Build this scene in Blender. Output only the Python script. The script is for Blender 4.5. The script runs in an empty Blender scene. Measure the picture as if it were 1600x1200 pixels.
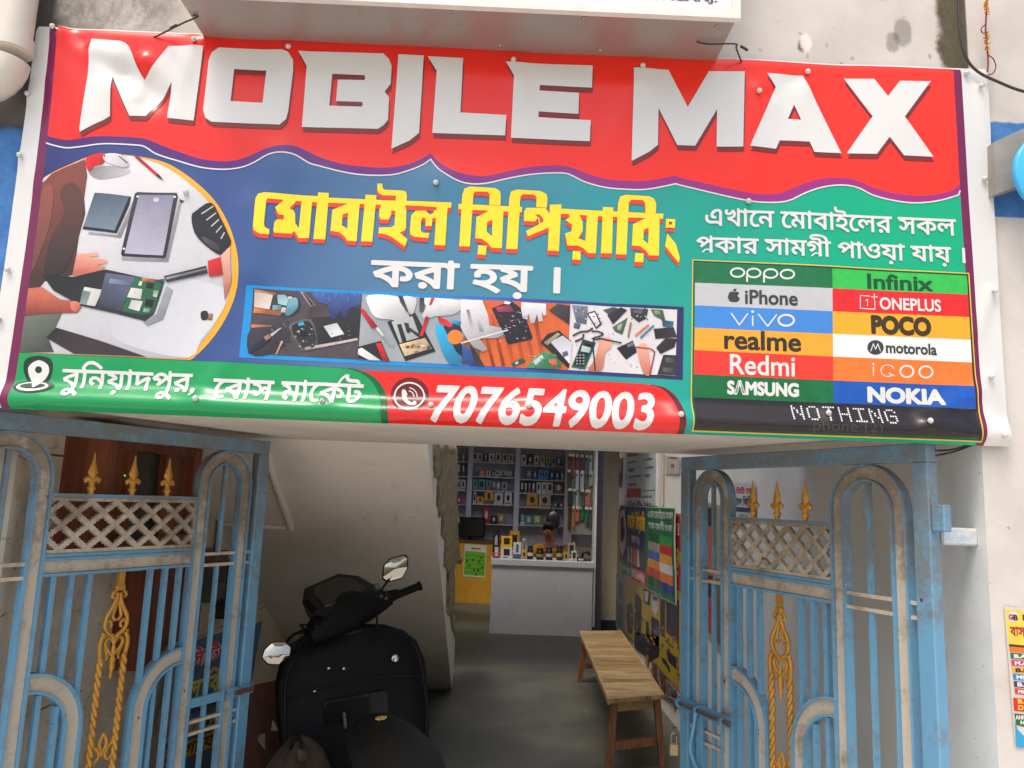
import bpy, bmesh, math, random
import numpy as np
from mathutils import Vector, Matrix
from mathutils.geometry import delaunay_2d_cdt

random.seed(7)
scene = bpy.context.scene
COL = scene.collection
rad = math.radians

# ------------------------------------------------------------------ camera
CAM = np.array([0.0, -2.286, 1.70])
_p, _r, _y, FPX = rad(8.61), rad(2.15), rad(0.73), 1200.0
_f = np.array([math.sin(_y)*math.cos(_p), math.cos(_y)*math.cos(_p), math.sin(_p)])
_r0 = np.array([math.cos(_y), -math.sin(_y), 0.0])
_u0 = np.cross(_r0, _f)
_R = math.cos(_r)*_r0 + math.sin(_r)*_u0
_U = -math.sin(_r)*_r0 + math.cos(_r)*_u0
cam = bpy.data.objects.new('camera', bpy.data.cameras.new('camera'))
COL.objects.link(cam)
cam.data.sensor_width = 36.0
cam.data.lens = 36.0*FPX/1600.0
cam.data.clip_start = 0.05
cam.data.clip_end = 500.0
cam.matrix_world = Matrix(((_R[0], _U[0], -_f[0], CAM[0]), (_R[1], _U[1], -_f[1], CAM[1]),
                           (_R[2], _U[2], -_f[2], CAM[2]), (0, 0, 0, 1)))
scene.camera = cam

# ------------------------------------------------------------------ light
SUN_EL, SUN_AZ = rad(62), rad(210)      # azimuth measured from +Y, clockwise
world = bpy.data.worlds.new('World')
scene.world = world
world.use_nodes = True
_nt = world.node_tree
_bg = _nt.nodes['Background']
_sky = _nt.nodes.new('ShaderNodeTexSky')
_sky.sky_type = 'NISHITA'
_sky.sun_disc = False
_sky.sun_elevation = SUN_EL
_sky.sun_rotation = SUN_AZ
_sky.air_density = 1.2
_sky.dust_density = 5.0
_sky.ozone_density = 0.6
_nt.links.new(_sky.outputs[0], _bg.inputs[0])
_bg.inputs[1].default_value = 0.15
sun = bpy.data.objects.new('sun', bpy.data.lights.new('sun', 'SUN'))
COL.objects.link(sun)
sun.data.energy = 0.9
sun.data.angle = rad(16)
sun.data.color = (1.0, 0.955, 0.89)
_sd = Vector((math.sin(SUN_AZ)*math.cos(SUN_EL), math.cos(SUN_AZ)*math.cos(SUN_EL), math.sin(SUN_EL)))
sun.rotation_euler = _sd.to_track_quat('Z', 'Y').to_euler()
sun.location = (0, -3, 8)
scene.view_settings.view_transform = 'Standard'
scene.view_settings.look = 'None'
scene.view_settings.exposure = 0.55
scene.view_settings.gamma = 1.0
scene.view_settings.use_curve_mapping = False
scene.render.engine = 'CYCLES'
scene.cycles.max_bounces = 10
scene.cycles.diffuse_bounces = 6
scene.cycles.glossy_bounces = 4
scene.cycles.use_denoising = True

# ------------------------------------------------------------------ measuring helpers
def ray(x, y): return _f + _R*(x-800)/FPX - _U*(y-600)/FPX
def at_y(x, y, Y=0.0):
    d = ray(x, y); return CAM + d*((Y-CAM[1])/d[1])
def at_x(x, y, X):
    d = ray(x, y); return CAM + d*((X-CAM[0])/d[0])
def at_z(x, y, Z):
    d = ray(x, y); return CAM + d*((Z-CAM[2])/d[2])

def lin(c):
    c = c/255.0
    return c/12.92 if c <= 0.04045 else ((c+0.055)/1.055)**2.4
def rgb(r, g, b): return (lin(r), lin(g), lin(b), 1.0)

# ------------------------------------------------------------------ node materials
class NT:
    def __init__(s, name):
        s.m = bpy.data.materials.new(name); s.m.use_nodes = True
        s.t = s.m.node_tree; s.b = s.t.nodes['Principled BSDF']
        s._geo = None
    def new(s, k, **kw):
        n = s.t.nodes.new(k)
        for a, v in kw.items(): setattr(n, a, v)
        return n
    def put(s, sock, v):
        if hasattr(v, 'is_linked') or isinstance(v, bpy.types.NodeSocket): s.t.links.new(v, sock)
        else: sock.default_value = v
    def pos(s):
        if s._geo is None:
            n = s.new('ShaderNodeNewGeometry'); x = s.new('ShaderNodeSeparateXYZ')
            s.t.links.new(n.outputs['Position'], x.inputs[0]); s._geo = (n.outputs['Position'], x.outputs)
            s.normal = n.outputs['Normal']
        return s._geo
    def math(s, op, a, b=0.0, c=0.0, clamp=False):
        n = s.new('ShaderNodeMath', operation=op, use_clamp=clamp)
        s.put(n.inputs[0], a); s.put(n.inputs[1], b); s.put(n.inputs[2], c); return n.outputs[0]
    def step(s, v, a, b):            # smooth 0..1 as v goes a -> b
        n = s.new('ShaderNodeMapRange', interpolation_type='SMOOTHSTEP')
        s.put(n.inputs[0], v); n.inputs[1].default_value = a; n.inputs[2].default_value = b
        if a > b:
            n.inputs[1].default_value = b; n.inputs[2].default_value = a
            n.inputs[3].default_value = 1.0; n.inputs[4].default_value = 0.0
        return n.outputs[0]
    def noise(s, scale=5.0, detail=4.0, rough=0.55, vec=None, stretch=None, dist=0.0):
        n = s.new('ShaderNodeTexNoise'); n.inputs['Scale'].default_value = scale
        n.inputs['Detail'].default_value = detail; n.inputs['Roughness'].default_value = rough
        n.inputs['Distortion'].default_value = dist
        v = vec if vec is not None else s.pos()[0]
        if stretch:
            mp = s.new('ShaderNodeMapping'); mp.inputs['Scale'].default_value = stretch
            s.t.links.new(v, mp.inputs[0]); v = mp.outputs[0]
        s.t.links.new(v, n.inputs['Vector']); return n.outputs[0]
    def mix(s, f, a, b):
        n = s.new('ShaderNodeMix', data_type='RGBA')
        s.put(n.inputs[0], f); s.put(n.inputs[6], a); s.put(n.inputs[7], b); return n.outputs[2]
    def ramp(s, f, stops):
        n = s.new('ShaderNodeValToRGB'); e = n.color_ramp.elements
        while len(e) < len(stops): e.new(0.5)
        for k, (p, c) in enumerate(stops): e[k].position = p; e[k].color = c
        s.put(n.inputs[0], f); return n.outputs[0]
    def bump(s, h, strength=0.3, dist=0.01, normal=None):
        n = s.new('ShaderNodeBump'); n.inputs['Strength'].default_value = strength
        n.inputs['Distance'].default_value = dist; s.put(n.inputs['Height'], h)
        if normal is not None: s.t.links.new(normal, n.inputs['Normal'])
        return n.outputs[0]
    def out(s, color=None, rough=None, metal=None, normal=None, spec=None, coat=None):
        b = s.b.inputs
        if color is not None: s.put(b['Base Color'], color)
        if rough is not None: s.put(b['Roughness'], rough)
        if metal is not None: s.put(b['Metallic'], metal)
        if normal is not None: s.t.links.new(normal, b['Normal'])
        if spec is not None: s.put(b['Specular IOR Level'], spec)
        if coat is not None: s.put(b['Coat Weight'], coat)
        return s.m

_mc = {}
def mat(key, c, rough=0.55, metal=0.0, var=0.12, scale=14.0, bump=0.0, bscale=60.0, spec=0.5, dirt=None, dirt_amt=0.0, dscale=6.0):
    """plain surface with a little noise in its colour; dirt = colour of patchy grime"""
    k = (key, c, rough, metal)
    if k in _mc: return _mc[k]
    n = NT(key); base = rgb(*c)
    nz = n.noise(scale, 5.0, 0.6)
    lo = tuple(v*(1-var) for v in base[:3])+(1,); hi = tuple(min(1, v*(1+var)) for v in base[:3])+(1,)
    col = n.ramp(nz, [(0.3, lo), (0.7, hi)])
    if dirt:
        d = n.noise(dscale, 8.0, 0.7)
        col = n.mix(n.step(d, 0.62-dirt_amt*0.4, 0.8-dirt_amt*0.4), col, rgb(*dirt))
    nor = n.bump(n.noise(bscale, 4.0), bump, 0.004) if bump else None
    rr = n.math('ADD', n.math('MULTIPLY', n.noise(scale*2.3, 4.0), 0.25), rough-0.125)
    _mc[k] = n.out(col, rr, metal, nor, spec)
    return _mc[k]

# ------------------------------------------------------------------ objects
def tag(o, label=None, cat=None, group=None, kind=None):
    if label: o['label'] = label
    if cat: o['category'] = cat
    if group: o['group'] = group
    if kind: o['kind'] = kind
    return o
def thing(name, loc, label, cat, group=None, rz=0.0):
    o = bpy.data.objects.new(name, None); COL.objects.link(o)
    o.empty_display_size = 0.1
    o.location = loc; o.rotation_euler = (0, 0, rz)
    return tag(o, label, cat, group)
def base_of(parent):
    v = Vector((0, 0, 0))
    while parent is not None:
        v += parent.location; parent = parent.parent
    return v
def link_mesh(name, me, parent=None, loc=None):
    o = bpy.data.objects.new(name, me); COL.objects.link(o)
    if parent is not None: o.parent = parent
    if loc is not None: o.location = loc
    return o

class MB:
    """collects shapes; build() links them as one mesh object"""
    def __init__(s): s.v = []; s.f = []; s.mi = []; s.sm = []
    def add(s, vs, fs, mi=0, smooth=False):
        o = len(s.v); s.v += [tuple(map(float, q)) for q in vs]
        for f in fs: s.f.append([i+o for i in f]); s.mi.append(mi); s.sm.append(smooth)
        return s
    def box(s, x0, x1, y0, y1, z0, z1, mi=0, M=None, bev=0.0):
        if bev > 0:
            b = bev; vs = []; 
            for (sx, sy, sz) in [(i, j, k) for i in (0, 1) for j in (0, 1) for k in (0, 1)]:
                X = (x0, x1)[sx]; Y = (y0, y1)[sy]; Z = (z0, z1)[sz]
                dx = b*(1-2*sx); dy = b*(1-2*sy); dz = b*(1-2*sz)
                vs += [(X, Y+dy, Z+dz), (X+dx, Y, Z+dz), (X+dx, Y+dy, Z)]
            bm = bmesh.new()
            bv = [bm.verts.new(q) for q in vs]
            r = bmesh.ops.convex_hull(bm, input=bv)
            bm.verts.ensure_lookup_table(); bm.verts.index_update()
            vs = [tuple(q.co) for q in bm.verts]; fs = [[q.index for q in f.verts] for f in bm.faces]
            bm.free()
        else:
            vs = [(x0,y0,z0),(x1,y0,z0),(x1,y1,z0),(x0,y1,z0),(x0,y0,z1),(x1,y0,z1),(x1,y1,z1),(x0,y1,z1)]
            fs = [(0,3,2,1),(4,5,6,7),(0,1,5,4),(1,2,6,5),(2,3,7,6),(3,0,4,7)]
        if M is not None: vs = [tuple(M @ Vector(q)) for q in vs]
        return s.add(vs, fs, mi)
    def hexa(s, lo, hi, mi=0):       # 4 bottom points, 4 top points (same order)
        return s.add(list(lo)+list(hi), [(3,2,1,0),(4,5,6,7),(0,1,5,4),(1,2,6,5),(2,3,7,6),(3,0,4,7)], mi)
    def tube(s, pts, r, n=8, mi=0, caps=True):
        pts = [Vector(p) for p in pts]; N = len(pts)
        rs = r if isinstance(r, (list, tuple)) else [r]*N
        up = None; vs = []; fs = []
        for i, p in enumerate(pts):
            t = (pts[min(i+1, N-1)]-pts[max(i-1, 0)]).normalized()
            if up is None:
                up = Vector((0, 0, 1)) if abs(t.z) < 0.9 else Vector((1, 0, 0))
            u = (up - t*up.dot(t)).normalized(); w = t.cross(u); up = u
            for k in range(n):
                a = 2*math.pi*k/n; vs.append(p + (u*math.cos(a)+w*math.sin(a))*rs[i])
        for i in range(N-1):
            for k in range(n):
                k2 = (k+1) % n; fs.append((i*n+k, i*n+k2, (i+1)*n+k2, (i+1)*n+k))
        s.add(vs, fs, mi, True)
        if caps:
            s.add(vs[:n], [tuple(range(n))[::-1]], mi); s.add(vs[-n:], [tuple(range(n))], mi)
        return s
    def lathe(s, prof, n=14, M=None, mi=0):      # prof: (r, z)
        vs = []; fs = []
        for r, z in prof:
            for k in range(n):
                a = 2*math.pi*k/n; vs.append(Vector((r*math.cos(a), r*math.sin(a), z)))
        for i in range(len(prof)-1):
            for k in range(n):
                k2 = (k+1) % n; fs.append((i*n+k, i*n+k2, (i+1)*n+k2, (i+1)*n+k))
        if M is not None: vs = [M @ q for q in vs]
        s.add(vs, fs, mi, True)
        s.add(vs[:n], [tuple(range(n))[::-1]], mi); s.add(vs[-n:], [tuple(range(n))], mi)
        return s
    def ribbon(s, pts, w, y0, y1, mi=0, closed=False):
        """bar of in-plane width w following pts (x, z), from depth y0 to y1"""
        N = len(pts); L = []; R = []
        for i in range(N):
            a = pts[max(i-1, 0)]; b = pts[min(i+1, N-1)]
            dx, dz = b[0]-a[0], b[1]-a[1]; q = math.hypot(dx, dz) or 1
            nx, nz = -dz/q, dx/q
            L.append((pts[i][0]+nx*w/2, pts[i][1]+nz*w/2)); R.append((pts[i][0]-nx*w/2, pts[i][1]-nz*w/2))
        vs = []
        for i in range(N):
            vs += [(L[i][0], y0, L[i][1]), (R[i][0], y0, R[i][1]), (R[i][0], y1, R[i][1]), (L[i][0], y1, L[i][1])]
        fs = []
        for i in range(N-1):
            for k in range(4):
                k2 = (k+1) % 4; fs.append((i*4+k, i*4+k2, i*4+4+k2, i*4+4+k))
        fs += [(0, 1, 2, 3), (4*N-4, 4*N-1, 4*N-2, 4*N-3)]
        return s.add(vs, fs, mi)
    def loft(s, secs, n=20, mi=0, caps=True, M=None):
        """secs: (center, half_u, half_v, U, V, exponent)"""
        vs = []; fs = []
        for c, hu, hv, U, V, e in secs:
            c = Vector(c); U = Vector(U); V = Vector(V)
            for k in range(n):
                a = 2*math.pi*k/n; ca, sa = math.cos(a), math.sin(a)
                vs.append(c + U*hu*math.copysign(abs(ca)**(2/e), ca) + V*hv*math.copysign(abs(sa)**(2/e), sa))
        for i in range(len(secs)-1):
            for k in range(n):
                k2 = (k+1) % n; fs.append((i*n+k, i*n+k2, (i+1)*n+k2, (i+1)*n+k))
        if M is not None: vs = [M @ q for q in vs]
        s.add(vs, fs, mi, True)
        if caps:
            s.add(vs[:n], [tuple(range(n))[::-1]], mi, True); s.add(vs[-n:], [tuple(range(n))], mi, True)
        return s
    def plate(s, V2, T, y0, y1, mi=0, f=None):
        """triangulated outline (x, z) given thickness along y"""
        n = len(V2); vs = [(a, y0, b) for a, b in V2]+[(a, y1, b) for a, b in V2]
        fs = [tuple(t) for t in T]+[tuple(i+n for i in t[::-1]) for t in T]
        ed = {}
        for t in T:
            for a, b in ((t[0], t[1]), (t[1], t[2]), (t[2], t[0])):
                ed[(a, b)] = 1
        fs += [(b, a, a+n, b+n) for (a, b) in ed if (b, a) not in ed]
        if f: vs = [f(q) for q in vs]
        return s.add(vs, fs, mi)
    def build(s, name, mats, parent=None, world=True, weld=False):
        me = bpy.data.meshes.new(name)
        off = base_of(parent) if (parent is not None and world) else Vector((0, 0, 0))
        me.from_pydata([(a-off.x, b-off.y, c-off.z) for a, b, c in s.v], [], s.f)
        for m in (mats if isinstance(mats, (list, tuple)) else [mats]): me.materials.append(m)
        me.polygons.foreach_set('material_index', s.mi)
        me.polygons.foreach_set('use_smooth', s.sm)
        bm = bmesh.new(); bm.from_mesh(me)
        if weld: bmesh.ops.remove_doubles(bm, verts=bm.verts, dist=1e-5)
        bmesh.ops.recalc_face_normals(bm, faces=bm.faces)
        bm.to_mesh(me); bm.free(); me.update()
        return link_mesh(name, me, parent)

# ------------------------------------------------------------------ flat outlines: curves, strokes, lettering
def area(c):
    c = np.asarray(c, float); x, y = c[:, 0], c[:, 1]
    return 0.5*float(np.sum(x*np.roll(y, -1)-np.roll(x, -1)*y))
def ccw(c): return list(c) if area(c) > 0 else list(c)[::-1]
def cw(c): return ccw(c)[::-1]
def cr(pts, n=5, closed=False):
    """smooth curve through pts"""
    P = [np.array(p, float) for p in pts]; N = len(P); o = []
    rng = range(N) if closed else range(N-1)
    for i in rng:
        if closed: a, b, c, d = P[i-1], P[i], P[(i+1) % N], P[(i+2) % N]
        else: a, b, c, d = P[max(i-1, 0)], P[i], P[i+1], P[min(i+2, N-1)]
        for k in range(n):
            t = k/n
            o.append(tuple(0.5*((2*b)+(c-a)*t+(2*a-5*b+4*c-d)*t*t+(3*b-a-3*c+d)*t**3)))
    if not closed: o.append(tuple(P[-1]))
    return o
def ell(cx, cy, rx, ry=None, n=28, a0=0, a1=360):
    ry = rx if ry is None else ry
    full = abs(a1-a0) >= 360
    m = n if full else n+1
    return [(cx+rx*math.cos(rad(a0+(a1-a0)*k/n)), cy+ry*math.sin(rad(a0+(a1-a0)*k/n))) for k in range(m)]
def stroke(pts, w, closed=False, round_=True):
    """outlines whose union is a line of width w"""
    o = []; P = list(pts)+([pts[0]] if closed else [])
    for a, b in zip(P[:-1], P[1:]):
        dx, dy = b[0]-a[0], b[1]-a[1]; q = math.hypot(dx, dy)
        if q < 1e-9: continue
        nx, ny = -dy/q*w/2, dx/q*w/2
        o.append(ccw([(a[0]+nx, a[1]+ny), (b[0]+nx, b[1]+ny), (b[0]-nx, b[1]-ny), (a[0]-nx, a[1]-ny)]))
    if round_ or len(P) > 2:
        for q in (P if round_ else P[1:-1]): o.append(ccw(ell(q[0], q[1], w/2, n=8)))
    return o
def fill(cons, nonzero=False):
    """triangulate the union of outlines (holes run clockwise)"""
    V = []; E = []
    for c in cons:
        o = len(V); n = len(c)
        if n < 3: continue
        V += [Vector((float(a), float(b))) for a, b in c]; E += [(o+i, o+(i+1) % n) for i in range(n)]
    if not V: return [], []
    V2, _, F, *_ = delaunay_2d_cdt(V, E, [], 0, 1e-7)
    V2 = [(v.x, v.y) for v in V2]
    T = []
    for f in F:
        for k in range(1, len(f)-1): T.append((f[0], f[k], f[k+1]))
    if not T: return V2, []
    A = np.array(V2); TT = np.array(T); cen = A[TT].mean(axis=1)
    W = np.zeros(len(T), int)
    for c in cons:
        q = np.asarray(c, float)
        if len(q) < 3: continue
        x0, y0 = q[:, 0], q[:, 1]; x1, y1 = np.roll(x0, -1), np.roll(y0, -1)
        idx = np.nonzero((cen[:, 0] >= x0.min()) & (cen[:, 0] <= x0.max()) & (cen[:, 1] >= y0.min()) & (cen[:, 1] <= y0.max()))[0]
        for k in range(0, len(idx), 4000):
            ii = idx[k:k+4000]
            cx = cen[ii, 0:1]; cy = cen[ii, 1:2]
            isl = (x1-x0)*(cy-y0)-(cx-x0)*(y1-y0)
            W[ii] += ((y0 <= cy) & (y1 > cy) & (isl > 0)).sum(1)-((y0 > cy) & (y1 <= cy) & (isl < 0)).sum(1)
    keep = (W != 0) if nonzero else (W > 0)
    ar = (A[TT[:, 1], 0]-A[TT[:, 0], 0])*(A[TT[:, 2], 1]-A[TT[:, 0], 1])-(A[TT[:, 2], 0]-A[TT[:, 0], 0])*(A[TT[:, 1], 1]-A[TT[:, 0], 1])
    T = [t for t, k, a in zip(T, keep, ar) if k and abs(a) > 1e-12]
    return V2, T
_oc = {}
def outlines(s):
    """letter outlines of a line of text in Blender's own font, in text units"""
    if s in _oc: return _oc[s]
    c = bpy.data.curves.new('lettering', 'FONT'); c.body = s; c.resolution_u = 3
    o = bpy.data.objects.new('lettering', c); COL.objects.link(o)
    dg = bpy.context.evaluated_depsgraph_get()
    cu = o.evaluated_get(dg).to_curve(dg)
    res = []
    for sp in cu.splines:
        bp = sp.bezier_points; n = len(bp); q = []
        for i in range(n):
            a, b = bp[i], bp[(i+1) % n]
            p0, p1, p2, p3 = [np.array(v[:2]) for v in (a.co, a.handle_right, b.handle_left, b.co)]
            chord = np.linalg.norm(p3-p0)
            dev = 0 if chord < 1e-9 else max(abs(np.cross(p3-p0, p1-p0)), abs(np.cross(p3-p0, p2-p0)))/chord
            m = 1 if dev < 0.004 else 4
            for k in range(m):
                t = k/m; q.append(tuple((1-t)**3*p0+3*t*(1-t)**2*p1+3*t*t*(1-t)*p2+t**3*p3))
        d = [q[0]] if q else []
        for v in q[1:]:
            if math.hypot(v[0]-d[-1][0], v[1]-d[-1][1]) > 1e-4: d.append(v)
        if len(d) > 2: res.append(d)
    o.evaluated_get(dg).to_curve_clear()
    bpy.data.objects.remove(o); bpy.data.curves.remove(c)
    _oc[s] = res
    return res
def lettering(s, bold=0.0, shear=0.0):
    """outlines incl. Bengali joined forms: ~ = ra-phala under the letter before, ^ = reph above it"""
    parts = []; clean = s.replace('~', '').replace('^', '')
    out = [list(c) for c in outlines(clean)]
    k = 0; extra = []
    for ch in s:
        if ch in '~^':
            pre = outlines(clean[:k]); mx = max(p[0] for c in pre for p in c)
            if ch == '~':
                extra += stroke(cr([(mx-0.10, 0.05), (mx-0.22, 0.11), (mx-0.36, 0.10), (mx-0.46, 0.0)], 4), 0.062)
            else:
                extra += stroke(cr([(mx-0.22, 0.66), (mx-0.12, 0.80), (mx+0.02, 0.90)], 3), 0.07)
        else: k += 1
    if out:
        big = max(out, key=lambda c: abs(area(c)))
        if area(big) < 0: out = [c[::-1] for c in out]
    cons = out+extra
    if bold > 0:
        for c in out: cons += stroke(c, bold, closed=True, round_=True) if len(c) < 40 else stroke(c[::1], bold, closed=True)
    if shear: cons = [[(a+shear*b, b) for a, b in c] for c in cons]
    return cons
def fit(cons, x0, y0, x1, y1):
    xs = [p[0] for c in cons for p in c]; ys = [p[1] for c in cons for p in c]
    ax, bx, ay, by = min(xs), max(xs), min(ys), max(ys)
    return [[(x0+(p[0]-ax)/(bx-ax)*(x1-x0), y0+(p[1]-ay)/(by-ay)*(y1-y0)) for p in c] for c in cons]

class Print:
    """printed shapes on a surface. uv(px,py) measures a point; surf(u,v,h) gives the surface point raised by h"""
    def __init__(s, uv, surf, gap=0.0006, grid=None):
        s.uv = uv; s.surf = surf; s.gap = gap; s.grid = grid; s.reset()
    def reset(s): s.items = []
    def shape(s, cons, m, layer, nonzero=False): s.items.append((cons, m, layer, nonzero)); return s
    def poly(s, pts, m, layer, o=(0, 0), k=1.0, holes=()):
        c = ccw([s.uv(o[0]+x*k, o[1]+y*k) for x, y in pts])
        hs = [cw([s.uv(o[0]+x*k, o[1]+y*k) for x, y in h]) for h in holes]
        return s.shape([c]+hs, m, layer)
    def line(s, pts, w, m, layer, o=(0, 0), k=1.0, closed=False, round_=True):
        return s.shape(stroke([s.uv(o[0]+x*k, o[1]+y*k) for x, y in pts], w, closed, round_), m, layer)
    def text(s, t, bl, tr, m, layer, o=(0, 0), k=1.0, bold=0.0, shear=0.0):
        a = s.uv(o[0]+bl[0]*k, o[1]+bl[1]*k); b = s.uv(o[0]+tr[0]*k, o[1]+tr[1]*k)
        return s.shape(fit(lettering(t, bold, shear), a[0], a[1], b[0], b[1]), m, layer, True)
    def build(s, name, parent):
        mats = []; V = []; F = []; MI = []
        for cons, m, layer, nz in s.items:
            if m not in mats: mats.append(m)
            mi = mats.index(m)
            V2, T = fill(cons, nz)
            if not T: continue
            if s.grid:
                bm = bmesh.new(); bv = [bm.verts.new((a, b, 0)) for a, b in V2]
                for t in T:
                    try: bm.faces.new([bv[i] for i in t])
                    except ValueError: pass
                loose = [v for v in bm.verts if not v.link_faces]
                bmesh.ops.delete(bm, geom=loose, context='VERTS')
                g = s.grid
                xs = [v.co.x for v in bm.verts]; ys = [v.co.y for v in bm.verts]
                for ax, lo, hi in ((0, min(xs), max(xs)), (1, min(ys), max(ys))):
                    for k in range(math.ceil(lo/g), math.floor(hi/g)+1):
                        co = (k*g, 0, 0) if ax == 0 else (0, k*g, 0); no = (1, 0, 0) if ax == 0 else (0, 1, 0)
                        bmesh.ops.bisect_plane(bm, geom=list(bm.verts)+list(bm.edges)+list(bm.faces), plane_co=co, plane_no=no, dist=1e-6)
                bm.verts.index_update()
                V2 = [(v.co.x, v.co.y) for v in bm.verts]; T = [[v.index for v in f.verts] for f in bm.faces]; bm.free()
            o = len(V); A2 = np.array(V2)
            V += [tuple(q) for q in np.stack(np.broadcast_arrays(*s.surf(A2[:, 0], A2[:, 1], layer*s.gap)), 1).astype(float)]
            F += [[i+o for i in t] for t in T]; MI += [mi]*len(T)
        off = base_of(parent)
        me = bpy.data.meshes.new(name)
        me.from_pydata([(a-off.x, b-off.y, c-off.z) for a, b, c in V], [], F)
        for m in mats: me.materials.append(m)
        me.polygons.foreach_set('material_index', MI)
        me.polygons.foreach_set('use_smooth', [True]*len(F)); me.update()
        s.reset()
        return link_mesh(name, me, parent)

# ------------------------------------------------------------------ materials of the place
def plaster(name, c1, c2, stain, stain_amt=0.25, scale=3.0, bump=0.35, streak=True, rough=0.85, cracks=0.0):
    n = NT(name)
    a = n.noise(scale, 8.0, 0.65); b = n.noise(scale*7, 6.0, 0.7)
    col = n.mix(n.step(a, 0.35, 0.7), rgb(*c1), rgb(*c2))
    st = n.noise(scale*0.8, 10.0, 0.72, stretch=(1.0, 1.0, 0.28) if streak else None, dist=0.4)
    col = n.mix(n.math('MULTIPLY', n.step(st, 0.58, 0.85), stain_amt), col, rgb(*stain))
    sp = n.noise(38.0, 3.0, 0.5)
    col = n.mix(n.math('MULTIPLY', n.step(sp, 0.70, 0.76), 0.55), col, rgb(*stain))
    cn = n.noise(scale*0.45, 4.0, 0.5, dist=0.25)
    ck = n.step(n.math('ABSOLUTE', n.math('SUBTRACT', cn, 0.5)), 0.0022, 0.0005)
    ck = n.math('MULTIPLY', ck, n.step(n.noise(scale*0.6, 3.0), 0.52, 0.62))
    col = n.mix(n.math('MULTIPLY', ck, cracks), col, tuple(v*0.35 for v in rgb(*stain)[:3])+(1,))
    smg = n.noise(scale*1.7, 6.0, 0.7, stretch=(2.2, 0.6, 0.5), dist=0.3)
    col = n.mix(n.math('MULTIPLY', n.step(smg, 0.6, 0.78), stain_amt*0.6), col, rgb(*stain))
    h = n.math('ADD', n.math('MULTIPLY', a, 0.8), n.math('MULTIPLY', b, 0.3))
    h = n.math('SUBTRACT', h, n.math('MULTIPLY', ck, 0.4*cracks))
    return n, col, n.bump(h, bump, 0.012)

def facade_mat():
    n, col, nor = plaster('facade_plaster', (208, 202, 195), (190, 183, 175), (108, 100, 90), 0.6, 2.2, 0.4)
    P, xyz = n.pos(); X, Y, Z = xyz[0], xyz[1], xyz[2]
    w1 = n.noise(9.0, 8.0, 0.75); w2 = n.noise(28.0, 6.0, 0.7)
    # black mould by the corner of the wall and at the upper left
    edge = n.math('MULTIPLY_ADD', w1, 0.10, X)
    m = n.math('MULTIPLY', n.step(edge, 1.43, 1.46), n.step(X, 1.49, 1.483))
    m = n.math('MULTIPLY', m, n.step(n.math('MULTIPLY_ADD', w1, 0.14, Z), 3.10, 3.20))
    col = n.mix(m, col, n.mix(w2, rgb(40, 38, 30), rgb(112, 102, 76)))
    m2 = n.math('MULTIPLY', n.step(n.math('MULTIPLY_ADD', w1, 0.5, X), -0.76, -1.02), n.step(Z, 2.98, 3.10))
    m2 = n.math('MULTIPLY', m2, n.step(n.noise(5.0, 9.0, 0.75, dist=0.6), 0.34, 0.62))
    col = n.mix(m2, col, n.mix(w2, rgb(96, 90, 82), rgb(150, 142, 130)))
    def spot(x, z, r, c, k=0.9):
        w = n.math('MULTIPLY_ADD', w1, 0.05, n.math('SQRT', n.math('ADD', n.math('POWER', n.math('SUBTRACT', X, x), 2.0), n.math('POWER', n.math('MULTIPLY', n.math('SUBTRACT', Z, z), 0.55), 2.0))))
        return n.mix(n.math('MULTIPLY', n.step(w, r+.030, r+.018), k), col, rgb(*c))
    for x, z, r, c, k in ((.935, 3.205, .010, (70, 62, 52), .9), (.95, 3.22, .016, (232, 226, 216), .8), (.80, 3.185, .004, (96, 90, 80), .7), (.955, 3.17, .003, (90, 84, 76), .7), (1.02, 3.21, .004, (80, 74, 66), .8), (1.24, 3.235, .022, (110, 104, 96), .6), (1.27, 3.27, .03, (96, 90, 84), .55), (1.36, 3.19, .004, (60, 54, 46), .8)):
        col = spot(x, z, r, c, k)
    # painted blue bands beside the banner
    e2 = n.math('MULTIPLY_ADD', w2, 0.03, Z)
    bl = n.math('MULTIPLY', n.step(X, -1.505, -1.51), n.step(e2, 2.84, 2.82))
    br = n.math('MULTIPLY', n.step(X, 1.488, 1.492), n.math('MULTIPLY', n.step(n.math('MULTIPLY_ADD', w2, 0.02, Z), 2.985, 2.975), n.step(Z, 2.645, 2.65)))
    b3 = n.math('MULTIPLY', n.math('MULTIPLY', n.step(X, 1.494, 1.497), n.step(X, 1.522, 1.519)), n.math('MULTIPLY', n.step(Z, 2.65, 2.64), n.step(Z, 2.22, 2.24)))
    blue = n.mix(n.step(w1, 0.3, 0.7), rgb(52, 104, 168), rgb(78, 132, 190))
    col = n.mix(n.math('MAXIMUM', bl, n.math('MAXIMUM', br, n.math('MULTIPLY', b3, 0.8))), col, blue)
    # near-black patch behind the pipe elbow
    dk = n.math('MULTIPLY', n.step(n.math('MULTIPLY_ADD', w1, 0.06, X), -1.44, -1.475), n.step(n.math('MULTIPLY_ADD', w1, 0.22, Z), 2.88, 2.93))
    col = n.mix(n.math('MULTIPLY', dk, 0.9), col, n.mix(w2, rgb(40, 34, 32), rgb(78, 70, 64)))
    return n.out(col, 0.85, 0.0, nor)
M_FACADE = facade_mat()
_n, _c, _b = plaster('soffit_plaster', (222, 214, 202), (208, 200, 188), (110, 98, 80), 0.35, 2.4, 0.3, False)
M_SOFFIT = _n.out(_c, 0.9, 0.0, _b)
_n, _c, _b = plaster('passage_plaster', (226, 223, 214), (214, 210, 200), (128, 116, 98), 0.3, 1.6, 0.3)
M_WALL = _n.out(_c, 0.85, 0.0, _b)
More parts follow.
